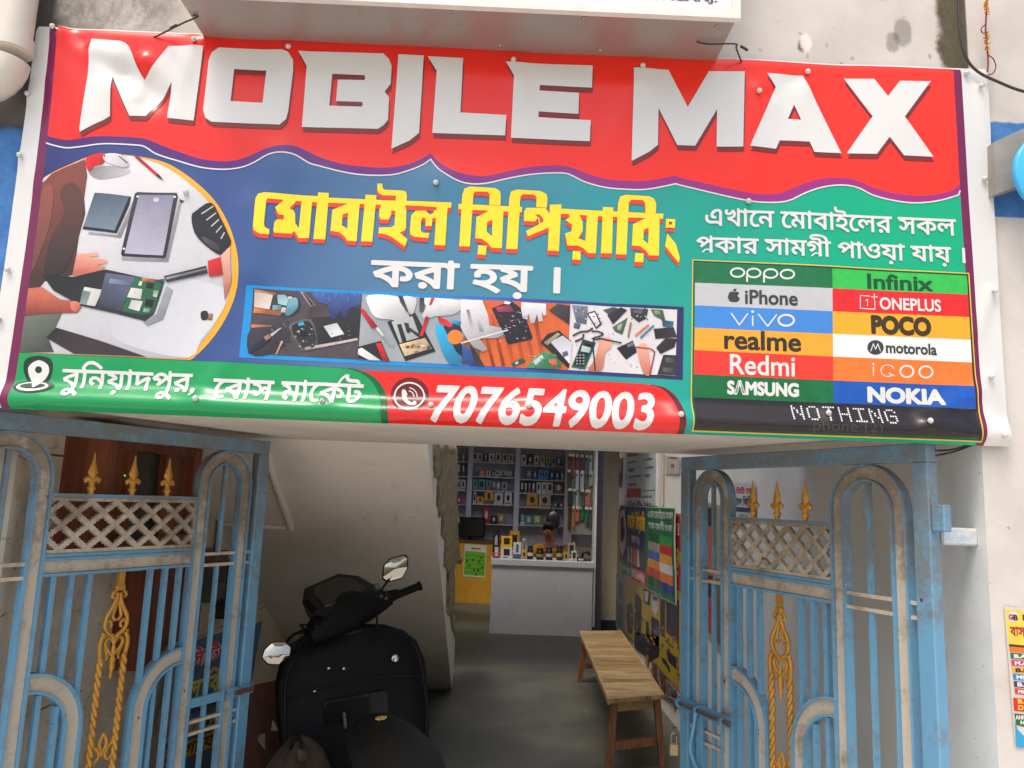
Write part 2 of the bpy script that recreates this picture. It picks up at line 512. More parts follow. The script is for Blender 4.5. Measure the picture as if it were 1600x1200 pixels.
_n, _c, _b = plaster('white_reveal', (236, 238, 236), (226, 228, 226), (150, 146, 138), 0.2, 4.0, 0.4)
M_REVEAL = _n.out(_c, 0.7, 0.0, _b)
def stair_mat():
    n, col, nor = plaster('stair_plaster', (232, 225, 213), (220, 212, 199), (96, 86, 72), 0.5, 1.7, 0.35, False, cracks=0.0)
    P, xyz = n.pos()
    shade_nz = n.noise(2.2, 8.0, 0.7, dist=0.5)
    m = n.math('MULTIPLY', n.step(n.math('MULTIPLY_ADD', shade_nz, 0.9, xyz[2]), 1.4, 0.5), 0.5)  # shade deepening toward the stair foot, painted into the plaster colour
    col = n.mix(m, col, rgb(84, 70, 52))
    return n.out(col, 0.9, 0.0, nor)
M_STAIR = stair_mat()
_n, _c, _b = plaster('stair_side_plaster', (214, 212, 202), (200, 198, 188), (110, 100, 84), 0.35, 5.0, 0.5)
M_STAIRSIDE = _n.out(_c, 0.85, 0.0, _b)
def old_wall_mat():
    n, col, nor = plaster('old_lime_wall', (226, 216, 198), (204, 190, 168), (70, 58, 46), 0.8, 2.6, 0.6, False)
    P, xyz = n.pos()
    br = n.new('ShaderNodeTexBrick'); mp = n.new('ShaderNodeMapping'); mp.inputs['Rotation'].default_value = (rad(90), 0, rad(90))
    n.t.links.new(P, mp.inputs[0]); n.t.links.new(mp.outputs[0], br.inputs['Vector'])
    br.inputs['Scale'].default_value = 1.0; br.inputs['Brick Width'].default_value = 0.9; br.inputs['Row Height'].default_value = 0.26
    br.inputs['Mortar Size'].default_value = 0.006; br.inputs['Mortar Smooth'].default_value = 0.6
    dd = n.math('MULTIPLY', n.step(br.outputs['Fac'], 0.2, 0.8), n.step(n.noise(3.5, 5.0), 0.42, 0.6))
    col = n.mix(n.math('MULTIPLY', dd, 0.85), col, rgb(44, 38, 32))
    sc = n.noise(6.0, 9.0, 0.8, stretch=(1, 1.0, 2.2), dist=1.2)
    col = n.mix(n.math('MULTIPLY', n.step(sc, 0.60, 0.66), 0.85), col, rgb(52, 44, 36))
    sp = n.noise(16.0, 8.0, 0.75, stretch=(1, 0.8, 1.6), dist=0.6)
    col = n.mix(n.math('MULTIPLY', n.step(sp, 0.60, 0.68), 0.7), col, rgb(74, 62, 50))
    fl = n.noise(1.4, 6.0, 0.7); col = n.mix(n.math('MULTIPLY', n.step(fl, 0.48, 0.66), 0.45), col, rgb(120, 106, 86))
    return n.out(col, 0.9, 0.0, nor)
M_OLDWALL = old_wall_mat()
def floor_mat():
    n = NT('cement_floor'); a = n.noise(1.6, 8.0, 0.65); b = n.noise(14.0, 8.0, 0.7)
    col = n.mix(n.step(a, 0.35, 0.68), rgb(70, 71, 64), rgb(94, 93, 83))
    col = n.mix(n.math('MULTIPLY', n.step(b, 0.55, 0.75), 0.35), col, rgb(70, 68, 60))
    s = n.noise(3.0, 7.0, 0.7, stretch=(3.0, 0.5, 1))
    col = n.mix(n.math('MULTIPLY', n.step(s, 0.6, 0.7), 0.3), col, rgb(140, 136, 122))
    r = n.math('MULTIPLY_ADD', a, 0.3, 0.32)
    return n.out(col, r, 0.0, n.bump(b, 0.15, 0.006))
M_FLOOR = floor_mat()
M_ROAD = mat('street_concrete', (200, 193, 182), 0.9, var=0.15, scale=3.0, bump=0.3)
M_ROUGH = None
def rough_mat():
    n = NT('raw_cement'); a = n.noise(22.0, 9.0, 0.75); b = n.noise(70.0, 6.0, 0.7)
    col = n.mix(n.step(a, 0.3, 0.7), rgb(126, 112, 84), rgb(190, 176, 142))
    return n.out(col, 0.95, 0.0, n.bump(n.math('ADD', a, b), 0.9, 0.03))
M_ROUGH = rough_mat()
def wood_mat(name, c1, c2, axis=0, scale=1.0, rough=0.5):
    n = NT(name); st = [1.2, 1.2, 1.2]; st[axis] = 0.12
    a = n.noise(26.0*scale, 6.0, 0.62, stretch=tuple(st), dist=0.7)
    b = n.noise(5.0*scale, 4.0, 0.5, stretch=tuple(st), dist=1.2)
    col = n.mix(n.step(a, 0.3, 0.72), rgb(*c1), rgb(*c2))
    dark = tuple(int(v*0.55) for v in c1)
    col = n.mix(n.math('MULTIPLY', n.step(b, 0.55, 0.75), 0.55), col, rgb(*dark))
    return n.out(col, rough, 0.0, n.bump(a, 0.12, 0.003))
M_DOORWOOD = wood_mat('old_door_wood', (110, 56, 32), (142, 78, 46), 2, 0.8, 0.55)
M_BLUEPAINT = None
def gate_paint(name, c, dust, amt):
    n = NT(name); P, xyz = n.pos()
    a = n.noise(7.0, 8.0, 0.7); b = n.noise(45.0, 5.0, 0.65)
    base = rgb(*c); hi = tuple(min(1, v*1.18) for v in base[:3])+(1,); lo = tuple(v*0.82 for v in base[:3])+(1,)
    col = n.mix(a, lo, hi)
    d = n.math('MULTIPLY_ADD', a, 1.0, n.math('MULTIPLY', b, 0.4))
    f = n.math('MULTIPLY', n.step(n.math('MULTIPLY_ADD', n.step(xyz[2], 1.25, 1.75), 0.2, d), 0.66, 0.98), amt)  # this tint is also mixed in more strongly toward the top
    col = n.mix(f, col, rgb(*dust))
    # dust lying on the faces that look up
    up = n.new('ShaderNodeSeparateXYZ'); n.t.links.new(n.normal, up.inputs[0])
    col = n.mix(n.math('MULTIPLY', n.step(up.outputs[2], 0.3, 0.9), 0.6), col, rgb(*dust))
    chip = n.noise(30.0, 3.0, 0.5)
    col = n.mix(n.step(chip, 0.73, 0.75), col, rgb(96, 62, 44))
    chip2 = n.noise(19.0, 6.0, 0.6, stretch=(1, 1, 0.5))
    col = n.mix(n.step(chip2, 0.74, 0.755), col, rgb(206, 214, 216))
    return n.out(col, 0.42, 0.0, n.bump(n.math('ADD', n.math('MULTIPLY', b, 0.4), a), 0.15, 0.004))
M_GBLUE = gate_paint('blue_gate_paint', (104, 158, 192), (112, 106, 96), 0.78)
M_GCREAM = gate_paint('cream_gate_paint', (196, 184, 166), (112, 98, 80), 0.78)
M_GOLD = None
def gold_mat():
    n = NT('gold_gate_paint'); a = n.noise(18.0, 6.0, 0.6); b = n.noise(90.0, 4.0)
    col = n.mix(a, rgb(160, 108, 34), rgb(214, 162, 70))
    col = n.mix(n.math('MULTIPLY', n.step(b, 0.58, 0.75), 0.5), col, rgb(104, 72, 36))
    return n.out(col, 0.42, 0.25, n.bump(b, 0.2, 0.003))
M_GOLD = gold_mat()
M_STEEL = mat('bare_steel', (170, 166, 158), 0.38, 0.9, var=0.12)
M_BLACKPL = mat('black_plastic', (20, 20, 20), 0.5, var=0.25)

# ------------------------------------------------------------------ ground
XL, XR, ZS = -1.72, 1.46, 1.95
mb = MB(); mb.add([(-60, -60, -0.004), (60, -60, -0.004), (60, 60, -0.004), (-60, 60, -0.004)], [(0, 1, 2, 3)])
tag(mb.build('street', M_ROAD), kind='structure')
mb = MB(); mb.add([(XL-0.1, 2.12, 0), (1.9, 2.12, 0), (1.9, 11.5, 0), (XL-0.1, 11.5, 0)], [(0, 1, 2, 3)])
tag(mb.build('passage_floor', M_FLOOR), kind='structure')
mb = MB(); mb.box(-2.6, 2.6, -1.2, 2.118, -0.003, 0.0)  # unseen pale floor, added to bounce light up onto soffit and stair
tag(mb.build('bounce_apron', mat('pale_bounce_cement', (220, 214, 204), 0.9, var=0.12, scale=4.0, bump=0.3)), kind='structure')

# ------------------------------------------------------------------ the building
bld = thing('shop_building', (0, 0.02, 0), 'white plastered shop building with blue painted bands and an open passage under the red banner', 'building')
V2, T = fill([ccw([(-7, 0), (XL, 0), (XL, ZS), (XR, ZS), (XR, 0), (7, 0), (7, 6.5), (-7, 6.5)])])
fw = MB().plate(V2, T, 0.02, 0.30).build('facade_wall', [M_FACADE, M_REVEAL], bld)
for p in fw.data.polygons:
    if abs(p.normal.x) > 0.9: p.material_index = 1  # side faces of the opening get a lighter white than the front
mb = MB()
V2, T = fill([ccw([(XL, 0.30), (XR, 0.30), (XR, 1.40), (XL, 1.40)])])
mb.plate(V2, T, ZS, ZS+0.15, f=lambda q: (q[0], q[2], q[1]))
mb.build('ceiling_slab', M_SOFFIT, bld)
XW = -1.60                                   # inner face of the old side wall
MB().box(XL-0.15, XW, 0.30, 11.2, 0, ZS).box(XL-0.15, XW, 1.40, 11.2, ZS, 3.4).build('side_wall', M_OLDWALL, bld)
MB().box(XR, XR+0.15, 0.30, 7.05, 0, 3.4).build('side_wall', M_WALL, bld)
MB().box(1.80, 1.95, 7.05, 11.2, 0, 2.75).box(1.61, 1.95, 7.05, 7.2, 0, 2.75).build('side_wall', M_WALL, bld)
mb = MB().box(1.47, 1.80, 8.5, 8.62, 0.14, 2.75); mb.build('partition_wall', mat('beige_wall', (176, 168, 150), 0.85, var=0.06), bld)
MB().box(1.45, 1.80, 8.485, 8.62, 0, 0.14).build('skirting', mat('dark_blue_skirting', (30, 38, 58), 0.5), bld)
MB().box(XL-0.15, 1.95, 11.2, 11.35, 0, 2.75).build('back_wall', M_WALL, bld)
MB().box(XL-0.15, 1.95, 4.8, 6.9, 2.75, 2.85).box(XL-0.15, 1.95, 7.6, 8.75, 2.75, 2.85).box(XL-0.15, 1.95, 9.8, 11.35, 2.75, 2.85).build('ceiling', M_WALL, bld)  # out of view; gaps left in it to let sky light into passage and shop
MB().box(XL, -0.62, 6.80, 6.95, 0, 2.75).build('partition_wall', M_WALL, bld)
# staircase rising toward the street; its sloping underside faces the passage
sx = -0.345
zig = [(706.5, 1070), (710, 1030), (711, 1000), (706, 985), (703, 962), (696.5, 957), (697.5, 889), (692.5, 884), (694.5, 841), (688, 837), (690, 795), (681, 791), (682.5, 740), (676.5, 735), (676, 703)]
prof = [(1.66, ZS), (1.66, ZS+0.2)]
side = [tuple(at_x(x, y, sx)[1:]) for x, y in zig]
outl = [(4.95, 0.0)] + [(a, max(b, 0.0)) for a, b in side] + [(1.40, 2.25), (1.40, ZS)]
V2, T = fill([ccw(outl)])
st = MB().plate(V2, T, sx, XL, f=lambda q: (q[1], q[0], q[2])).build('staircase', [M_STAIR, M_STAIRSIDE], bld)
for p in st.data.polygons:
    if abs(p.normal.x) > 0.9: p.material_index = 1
rough = [(706, 985), (703, 962), (698, 955), (699, 889), (693, 884), (695, 841), (689, 837), (690, 795), (682, 791), (682, 740), (678, 735), (677, 700), (712, 700), (712.5, 750), (710, 790), (713, 800), (714, 850), (717, 870), (717, 875), (710, 876), (707, 895), (709, 930), (705, 960)]
ro = [tuple(at_x(x, y, sx-0.004)[1:]) for x, y in rough]
rr = random.Random(3); ro2 = []
for i in range(len(ro)):
    a, b = ro[i], ro[(i+1) % len(ro)]
    m = max(1, int(math.hypot(a[0]-b[0], a[1]-b[1])/0.07))
    for k in range(m):
        t = k/m; ro2.append((a[0]+(b[0]-a[0])*t+rr.uniform(-.035, .035), a[1]+(b[1]-a[1])*t+rr.uniform(-.028, .028)))
V2, T = fill([ccw(ro2)])
rb = MB().plate(V2, T, sx+0.012, sx-0.25, f=lambda q: (q[1], q[0], q[2]))
for k in range(46):            # lumps of mortar on the raw edge
    i = rr.randrange(len(T)); w = [rr.random() for _ in range(3)]; q = sum(w)
    yy = sum(V2[T[i][j]][0]*w[j] for j in range(3))/q; zz_ = sum(V2[T[i][j]][1]*w[j] for j in range(3))/q
    r_ = rr.uniform(.02, .055)
    rb.lathe([(r_*.1, -r_), (r_*.8, -r_*.6), (r_, 0), (r_*.7, r_*.6), (r_*.1, r_)], 7, Matrix.Translation((sx+.008, yy, zz_)) @ Matrix.Rotation(rr.uniform(0, 3), 4, 'X') @ Matrix.Diagonal((rr.uniform(.3, .6), rr.uniform(.8, 1.6), rr.uniform(.6, 1.2), 1)))
rb.build('broken_step_edge', M_ROUGH, st)
# a raised plaster band on the underside of the stair
def on_soffit(x, y, lift=0.012):
    d = ray(x, y); nrm = np.array([0, 1.95, 3.55]); p0 = np.array([0, 4.95, 0.0])
    t = ((p0-CAM) @ nrm)/(d @ nrm); q = CAM+d*t
    return q - nrm/np.linalg.norm(nrm)*lift
mb = MB()
mb.tube([on_soffit(412, 692), on_soffit(455, 822)], 0.022, 6)
mb.tube([on_soffit(455, 822), on_soffit(310, 815)], 0.014, 6)
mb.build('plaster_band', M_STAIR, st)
# wooden window and shutter in the old side wall
XF = -1.45                                   # face of the boxed-out woodwork
def on_wall(x, y): return tuple(at_x(x, y, XF)[1:])
M_VARN = wood_mat('red_brown_shutter', (104, 46, 26), (130, 66, 38), 2, 0.8, 0.5)
wf = MB()
y0, y1, z0, z1 = on_wall(165, 700)[0], on_wall(313, 700)[0], on_wall(240, 862)[1], 1.90
X0, X1 = XW, XF
pa, pb = on_wall(209, 730)[0], on_wall(256, 730)[0]
wf.box(X0, X1+.012, y0, y0+.08, z0, z1).box(X0, X1+.012, y1-.09, y1, z0, z1).box(X0, X1+.01, y0+.08, y1-.09, z1-.06, z1).box(X0, X1+.01, y0+.08, y1-.09, z0, z0+.06)
wf.box(X0, X1+.008, pa-.06, pa, z0+.06, z1-.06).box(X0, X1+.008, pb, pb+.06, z0+.06, z1-.06)
wf.box(X0, X1-.010, y0+.08, pa-.06, z0+.06, z1-.06).box(X0, X1-.012, pb+.06, y1-.09, z0+.06, z1-.06)
win = wf.build('wooden_window', M_DOORWOOD, bld)
MB().box(X0, X1-.02, pa, pb, z0+.06, z1-.06).build('pane', mat('dusty_dark_glass', (44, 46, 36), 0.35), win)
_led = NT('green_led'); _led.b.inputs['Emission Color'].default_value = rgb(30, 255, 90); _led.b.inputs['Emission Strength'].default_value = 0.7
_led.b.inputs['Base Color'].default_value = rgb(20, 160, 60)
q = at_x(195, 743, X1+.012)
MB().lathe([(0.001, -0.004), (0.0035, -0.002), (0.0035, 0.002), (0.001, 0.004)], 8, Matrix.Translation(tuple(q))).build('indicator_light', _led.m, win)
sh = MB()
sa, sb_, sc_ = on_wall(240, 900)[0], on_wall(272, 900)[0], on_wall(322, 900)[0]
zt, zb = on_wall(240, 868)[1], on_wall(240, 1042)[1]
sh.box(XW, XF-.005, sa, sb_, zb, zt-.012).box(XW, XF-.010, sb_+.006, sc_, zb+.06, zt-.012).box(XW, XF+.01, sa-.22, sc_+.03, zt-.052, zt-.010)
sh.box(XF-.0095, XF+.006, sb_+.10, sc_-.04, zt-.20, zt-.09)
sh.build('wooden_shutter', M_VARN, bld)

# ------------------------------------------------------------------ sign box above the banner
BZ = 3.129
M_TIN = None
def tin():
    n = NT('galvanised_sheet'); a = n.noise(3.5, 6.0, 0.6); b = n.noise(26.0, 6.0, 0.7)
    col = n.mix(a, rgb(150, 145, 138), rgb(172, 167, 160)); col = n.mix(n.math('MULTIPLY', n.step(b, 0.6, 0.75), 0.35), col, rgb(112, 98, 84))
    return n.out(col, n.math('MULTIPLY_ADD', a, 0.15, 0.36), 0.45, n.bump(n.noise(2.0, 2.0), 0.2, 0.03))
M_TIN = tin()
M_WHITESIGN = mat('white_acrylic', (226, 227, 230), 0.35, var=0.03)
M_WHITEFRAME = mat('white_aluminium', (222, 220, 214), 0.45, var=0.06)
x0, x1, yf = -1.00, 0.650, -0.205
sb = thing('sign_box', (-0.17, 0.02, BZ), 'grey sheet metal sign box with a white face above the red banner', 'sign')
MB().box(x0, x1, yf, 0.02, BZ, BZ+0.75, bev=0.004).build('box_body', M_TIN, sb)
fr = MB(); fr.box(x0-.008, x1+.008, yf-.022, yf-.0005, BZ-.004, BZ+.022).box(x0-.008, x0+.016, yf-.022, yf-.0005, BZ+.022, BZ+.75).box(x1-.016, x1+.008, yf-.022, yf-.0005, BZ+.022, BZ+.75)
fr.build('face_frame', M_WHITEFRAME, sb)
MB().box(x0+.016, x1-.016, yf-.012, yf-.0008, BZ+.022, BZ+.75).build('face_panel', M_WHITESIGN, sb)
pr = Print(lambda x, y: tuple(at_y(x, y, yf-.0135)[[0, 2]]), lambda u, v, h: (u, yf-.0125-h, v))
a = at_y(968, 12, yf-.0135); b = at_y(1121, 8, yf-.0135)
pr.shape(fit(lettering('MEHTAGANJ.', 0.07), a[0], BZ+.043, b[0], BZ+.073), mat('grey_sign_letters', (96, 96, 98), 0.5), 1, True)
pr.build('sign_lettering', sb)
for qx, qy in ((-0.20, -.19), (0.20, -.19), (0.27, -.03), (0.60, -.18), (-0.05, -.03)):
    MB().lathe([(0.006, 0.0), (0.006, -0.004), (0.001, -0.006)], 8, Matrix.Translation((qx, qy, BZ))).build('rivet', M_STEEL, sb)
wire_m = mat('rusty_wire', (70, 62, 52), 0.6, 0.3)
for side in (-1, 1):
    if side < 0: pts = [at_z(302, 24, BZ-.003), at_z(309, 26, BZ-.008), at_z(285, 26, BZ-.01)*0+np.array([x0-.03, -.09, BZ-.012]), np.array([-1.13, -.02, 3.12]), np.array([-1.20, .018, 3.115])]
    else: pts = [np.array([0.56, -.10, BZ-.003]), np.array([0.60, -.105, BZ-.012]), np.array([x1+.03, -.10, BZ-.004]), np.array([.70, -.05, 3.14]), np.array([.745, .018, 3.118])]
    MB().tube([tuple(p) for p in cr([tuple(p) for p in pts], 6)], 0.0028, 6).tube([tuple(pts[2]+np.array([.02*side, .005, -.004])), tuple(pts[2]+np.array([.045*side, .02, -.006]))], 0.0042, 6).build('tie_wire', wire_m, sb)

# ------------------------------------------------------------------ drain pipe at the upper left
M_PVC = mat('white_pvc', (214, 208, 196), 0.45, var=0.08, scale=6, dirt=(140, 118, 90), dirt_amt=0.12, dscale=5.0)
dp = thing('drain_pipe', (-1.56, -0.05, 2.9), 'dirty white plastic drain pipe with an elbow at the upper left of the banner', 'pipe')
ctr = [(-1.562, -0.06, 4.6), (-1.562, -0.06, 3.01)]
MB().tube(ctr, 0.054, 20).build('pipe', M_PVC, dp)
el = [(-1.562, -0.06, 3.055)]+[(-1.562-0.085*(1-math.cos(rad(a))), -0.06, 2.985-0.085*math.sin(rad(a))) for a in range(0, 91, 15)]+[(-1.72, -0.06, 2.90)]
MB().tube([(-1.562, -0.06, 3.06), (-1.562, -0.06, 3.015)], 0.061, 20).tube(el[1:], 0.058, 20).build('elbow', M_PVC, dp)
MB().tube([(-1.66, -0.06, 2.90), (-2.6, -0.06, 2.885)], 0.054, 20).build('pipe', M_PVC, dp)

# ------------------------------------------------------------------ the big vinyl banner
BB = 1.915                                   # height of its lower edge
banner = thing('shop_banner', (0, 0, BB), 'large red, blue and green vinyl banner of the phone repair shop nailed above the passage', 'banner')
def uvb(x, y):
    q = at_y(x, y, 0.0); return (q[0], q[2]-BB)
def ridge(u, v, a, b, w, amp, fa=0.35):
    """a crease from a to b, deepest near a"""
    dx, dz = b[0]-a[0], b[1]-a[1]; L = math.hypot(dx, dz); dx /= L; dz /= L
    s = (u-a[0])*dx+(v-a[1])*dz; d = -(u-a[0])*dz+(v-a[1])*dx
    over = np.maximum(0, np.maximum(-s, s-L))
    return amp*np.exp(-(d/w)**2)*np.exp(-(over/w)**2)*(1-(1-fa)*np.clip(s/L, 0, 1))
CREASES = []
def crease(p, q, w, amp, fa=0.3): CREASES.append((uvb(*p), uvb(*q), w, amp, fa))
crease((92, 50), (165, 120), .028, .012); crease((100, 55), (260, 150), .05, -.010); crease((95, 60), (130, 200), .035, .010)
crease((200, 110), (245, 150), .045, -.022, 0.9); crease((150, 80), (230, 105), .03, .016); crease((225, 95), (215, 150), .022, .012, .8); crease((308, 70), (270, 170), .03, .008); crease((92, 50), (75, 260), .025, .010); crease((452, 78), (420, 220), .05, .006); crease((440, 240), (400, 420), .06, .008, 1.0); crease((1003, 106), (960, 220), .04, .006); crease((804, 98), (830, 200), .04, .005); crease((600, 480), (520, 620), .05, .006); crease((900, 400), (1010, 560), .06, -.006, 1.0); crease((1060, 650), (1010, 560), .03, .008); crease((1293, 648), (1250, 560), .03, .007); crease((826, 636), (850, 560), .03, .006); crease((510, 628), (480, 560), .03, .007); crease((313, 625), (360, 560), .03, .007); crease((165, 140), (150, 240), .04, .008)
crease((1190, 142), (1228, 136), .022, .008, .5); crease((1195, 150), (1262, 116), .026, -.008, .7); crease((1180, 140), (1235, 200), .035, .007); crease((1262, 118), (1245, 190), .035, .006); crease((1190, 165), (1160, 330), .05, .006)
crease((1170, 316), (1010, 520), .07, -.005); crease((1400, 200), (1290, 300), .09, .006); crease((1300, 130), (1380, 500), .12, -.005)
crease((1440, 660), (1525, 610), .028, .010, .6); crease((1440, 660), (1500, 680), .025, .008); crease((1562, 683), (1480, 600), .03, .009); crease((1530, 690), (1500, 620), .025, -.007)
crease((170, 250), (180, 560), .06, .006, 1.0); crease((380, 330), (330, 600), .07, .006); crease((430, 260), (900, 300), .05, .004, 1)
crease((680, 290), (560, 420), .06, .004); crease((300, 300), (210, 380), .05, .005); crease((640, 100), (1000, 130), .05, .004, 1)
crease((1530, 140), (1540, 210), .02, .008); crease((1548, 456), (1530, 520), .02, .008); crease((1545, 590), (1560, 640), .02, .010); crease((33, 245), (60, 300), .02, .006)
crease((47, 150), (80, 120), .02, .006)
def bdisp(u, v):
    u = np.asarray(u, float); v = np.asarray(v, float)
    h = 0.004*np.sin(2.1*u+0.4)*np.sin(2.3*v+1.0)+0.0022*np.sin(6.3*u+3.1*v)+0.0012*np.sin(14*u-5*v)*np.sin(9*v)
    for c in CREASES: h = h+ridge(u, v, *c)
    # the lower hem bellies out and turns back under the lintel
    w = 0.095+0.010*np.sin(1.7*u)+0.004*np.sin(5*u)
    t = np.clip(v/w, 0, 1)
    h = h+0.034*np.sin(np.pi*t**0.62)**1.6*(1-0.6*np.clip((np.abs(u)-1.36)/0.14, 0, 1))
    return h-0.010*np.clip((v-1.20)/0.03, 0, 1)**2
def surfb(u, v, h):
    u = np.asarray(u, float); v = np.asarray(v, float); e = 0.002
    d0 = bdisp(u, v); du = (bdisp(u+e, v)-bdisp(u-e, v))/(2*e); dv = (bdisp(u, v+e)-bdisp(u, v-e))/(2*e)
    L = np.sqrt(1+du*du+dv*dv)
    return (u-du/L*h, -(d0+0.002)-h/L, BB+v-dv/L*h)
G = 0.010
pr = Print(uvb, surfb, 0.0008, G)

def vinyl(name, stops=None, c=None, noise_=0.05, rough=0.22, fine=0.0):
    """printed vinyl; stops = colours along the width of the print"""
    n = NT(name); P, xyz = n.pos()
    if stops:
        t = n.step(xyz[0], -1.5, 1.5); t = n.math('DIVIDE', n.math('ADD', xyz[0], 1.5), 3.0)
        col = n.ramp(t, [(p, rgb(*q)) for p, q in stops])
    else: col = rgb(*c)
    a = n.noise(3.0, 5.0, 0.6); 
    k = n.math('MULTIPLY_ADD', a, noise_*2, 1-noise_)
    if fine: k = n.math('MULTIPLY', k, n.math('MULTIPLY_ADD', n.noise(34.0, 6.0, 0.7), fine*2, 1-fine))
    vm = n.new('ShaderNodeVectorMath', operation='SCALE'); n.put(vm.inputs[0], col if stops else tuple(col[:3])); n.put(vm.inputs['Scale'], k)
    # woven scrim under the print
    wv = n.new('ShaderNodeTexWave', bands_direction='X'); wv.inputs['Scale'].default_value = 90.0; n.t.links.new(P, wv.inputs['Vector'])
    wz = n.new('ShaderNodeTexWave', bands_direction='Z'); wz.inputs['Scale'].default_value = 90.0; n.t.links.new(P, wz.inputs['Vector'])
    hh = n.math('ADD', wv.outputs['Fac'], wz.outputs['Fac'])
    nb = n.bump(n.noise(2.2, 3.0, 0.5), 0.12, 0.05)
    return n.out(vm.outputs[0], rough, 0.0, n.bump(hh, 0.03, 0.001, nb), 0.5)
V_WHITE = vinyl('vinyl_white', c=(216, 216, 214))
V_RED = vinyl('vinyl_red', [(0, (220, 30, 22)), (.3, (232, 36, 24)), (.7, (240, 44, 22)), (1, (240, 46, 22))])
V_BG = vinyl('vinyl_blue_green', [(0, (44, 46, 112)), (.22, (52, 80, 138)), (.35, (76, 114, 154)), (.5, (64, 132, 156)), (.6, (44, 146, 152)), (.7, (22, 156, 136)), (.85, (0, 166, 124)), (1, (0, 168, 118))])
V_PURPLE = vinyl('vinyl_purple', [(0, (62, 30, 104)), (.3, (96, 38, 122)), (.6, (142, 44, 126)), (1, (158, 36, 120))])
V_EDGE = vinyl('vinyl_plum', c=(112, 24, 74))
V_BROWN = vinyl('vinyl_brown', c=(116, 40, 34))
V_YELLOW = vinyl('vinyl_yellow', c=(244, 216, 42))
V_LRED = vinyl('vinyl_orange_red', c=(224, 60, 36))
V_GREEN = vinyl('vinyl_green', c=(16, 150, 86))
V_DGREEN = vinyl('vinyl_dark_green', c=(8, 96, 52))
V_RED2 = vinyl('vinyl_phone_red', c=(222, 36, 34))
V_MAROON = vinyl('vinyl_maroon', c=(104, 24, 28))
_vc = {}
def vc(r, g, b):
    k = (r, g, b)
    if k not in _vc: _vc[k] = vinyl('vinyl_print_colour', c=k, noise_=0.15, fine=(0.3 if sum(k) < 400 else 0.09))
    return _vc[k]

_vg = {}
def vg(c1, c2, p, q, o=(0, 230), k=0.35):
    """printed tone running from colour c1 at p to c2 at q"""
    key = (c1, c2, p, q)
    if key in _vg: return _vg[key]
    a = uvb(o[0]+p[0]*k, o[1]+p[1]*k); b = uvb(o[0]+q[0]*k, o[1]+q[1]*k)
    n = NT('vinyl_print_tone'); P, xyz = n.pos()
    dx, dz = b[0]-a[0], b[1]-a[1]; L2 = dx*dx+dz*dz
    t = n.math('ADD', n.math('MULTIPLY', n.math('SUBTRACT', xyz[0], a[0]), dx/L2), n.math('MULTIPLY', n.math('SUBTRACT', xyz[2], a[1]+BB), dz/L2))
    t = n.math('MULTIPLY_ADD', n.noise(30.0, 6.0, 0.65), 0.5, n.math('SUBTRACT', t, 0.25), clamp=True)
    col = n.mix(t, rgb(*c1), rgb(*c2))
    nb = n.bump(n.noise(2.2, 3.0, 0.5), 0.12, 0.05)
    _vg[key] = n.out(col, 0.22, 0.0, nb, 0.5); return _vg[key]

_tr = random.Random(21)
def tone(c, pts, o, k):
    xs = [p[0] for p in pts]; ys = [p[1] for p in pts]
    f = lambda g: tuple(max(4, min(244, int(v*g))) for v in c)
    hi, lo = (1.16, .74) if sum(c) < 520 else (1.05, .86)
    if _tr.random() < .3: hi, lo = lo, hi
    return vg(f(hi), f(lo), (min(xs), min(ys)), (max(xs), max(ys)) if _tr.random() < .6 else (min(xs)*.7+max(xs)*.3, max(ys)), o, k)

# sheet
us = [i*G for i in range(-153, 154)]; vs_ = [j*G for j in range(0, 124)]
def edge_l(v):  # the left and right hems follow the nails a little
    return 0.006*math.sin(7*v+1)
mb = MB(); nu, nv = len(us), len(vs_)
UU, VV = np.meshgrid(us, vs_)
_q = surfb(UU.ravel(), VV.ravel(), 0.0)
mb.add(list(zip(*_q)), [(j*nu+i, j*nu+i+1, (j+1)*nu+i+1, (j+1)*nu+i) for j in range(nv-1) for i in range(nu-1)], 0, True)
mb.build('vinyl_sheet', V_WHITE, banner)
B_L = [(85, 52), (66, 190), (48, 300), (28, 460), (3, 628)]      # inner side of the left white hem
B_R = [(1514, 116), (1528, 300), (1540, 500), (1551, 688)]
TOP, BOT = 1.222, 0.0
def hem(pts, du): return [(uvb(*p)[0]+du, uvb(*p)[1]) for p in pts]
Lx = lambda v: -1.4775+0.004*math.sin(3*v); Rx = lambda v: 1.4505+0.004*math.sin(3*v+1)
lv = [0.0+TOP*k/10 for k in range(11)]
# plum strips down both sides
pr.shape([ccw([(Lx(v), v) for v in lv]+[(Lx(v)+.028, v) for v in lv[::-1]])], V_EDGE, 1)
pr.shape([ccw([(Rx(v), v) for v in lv]+[(Rx(v)-.026, v) for v in lv[::-1]])], V_EDGE, 1)
inner = ccw([(Lx(v)+.028, v) for v in lv]+[(Rx(v)-.026, v) for v in lv[::-1]])
pr.shape([inner], V_BG, 1)
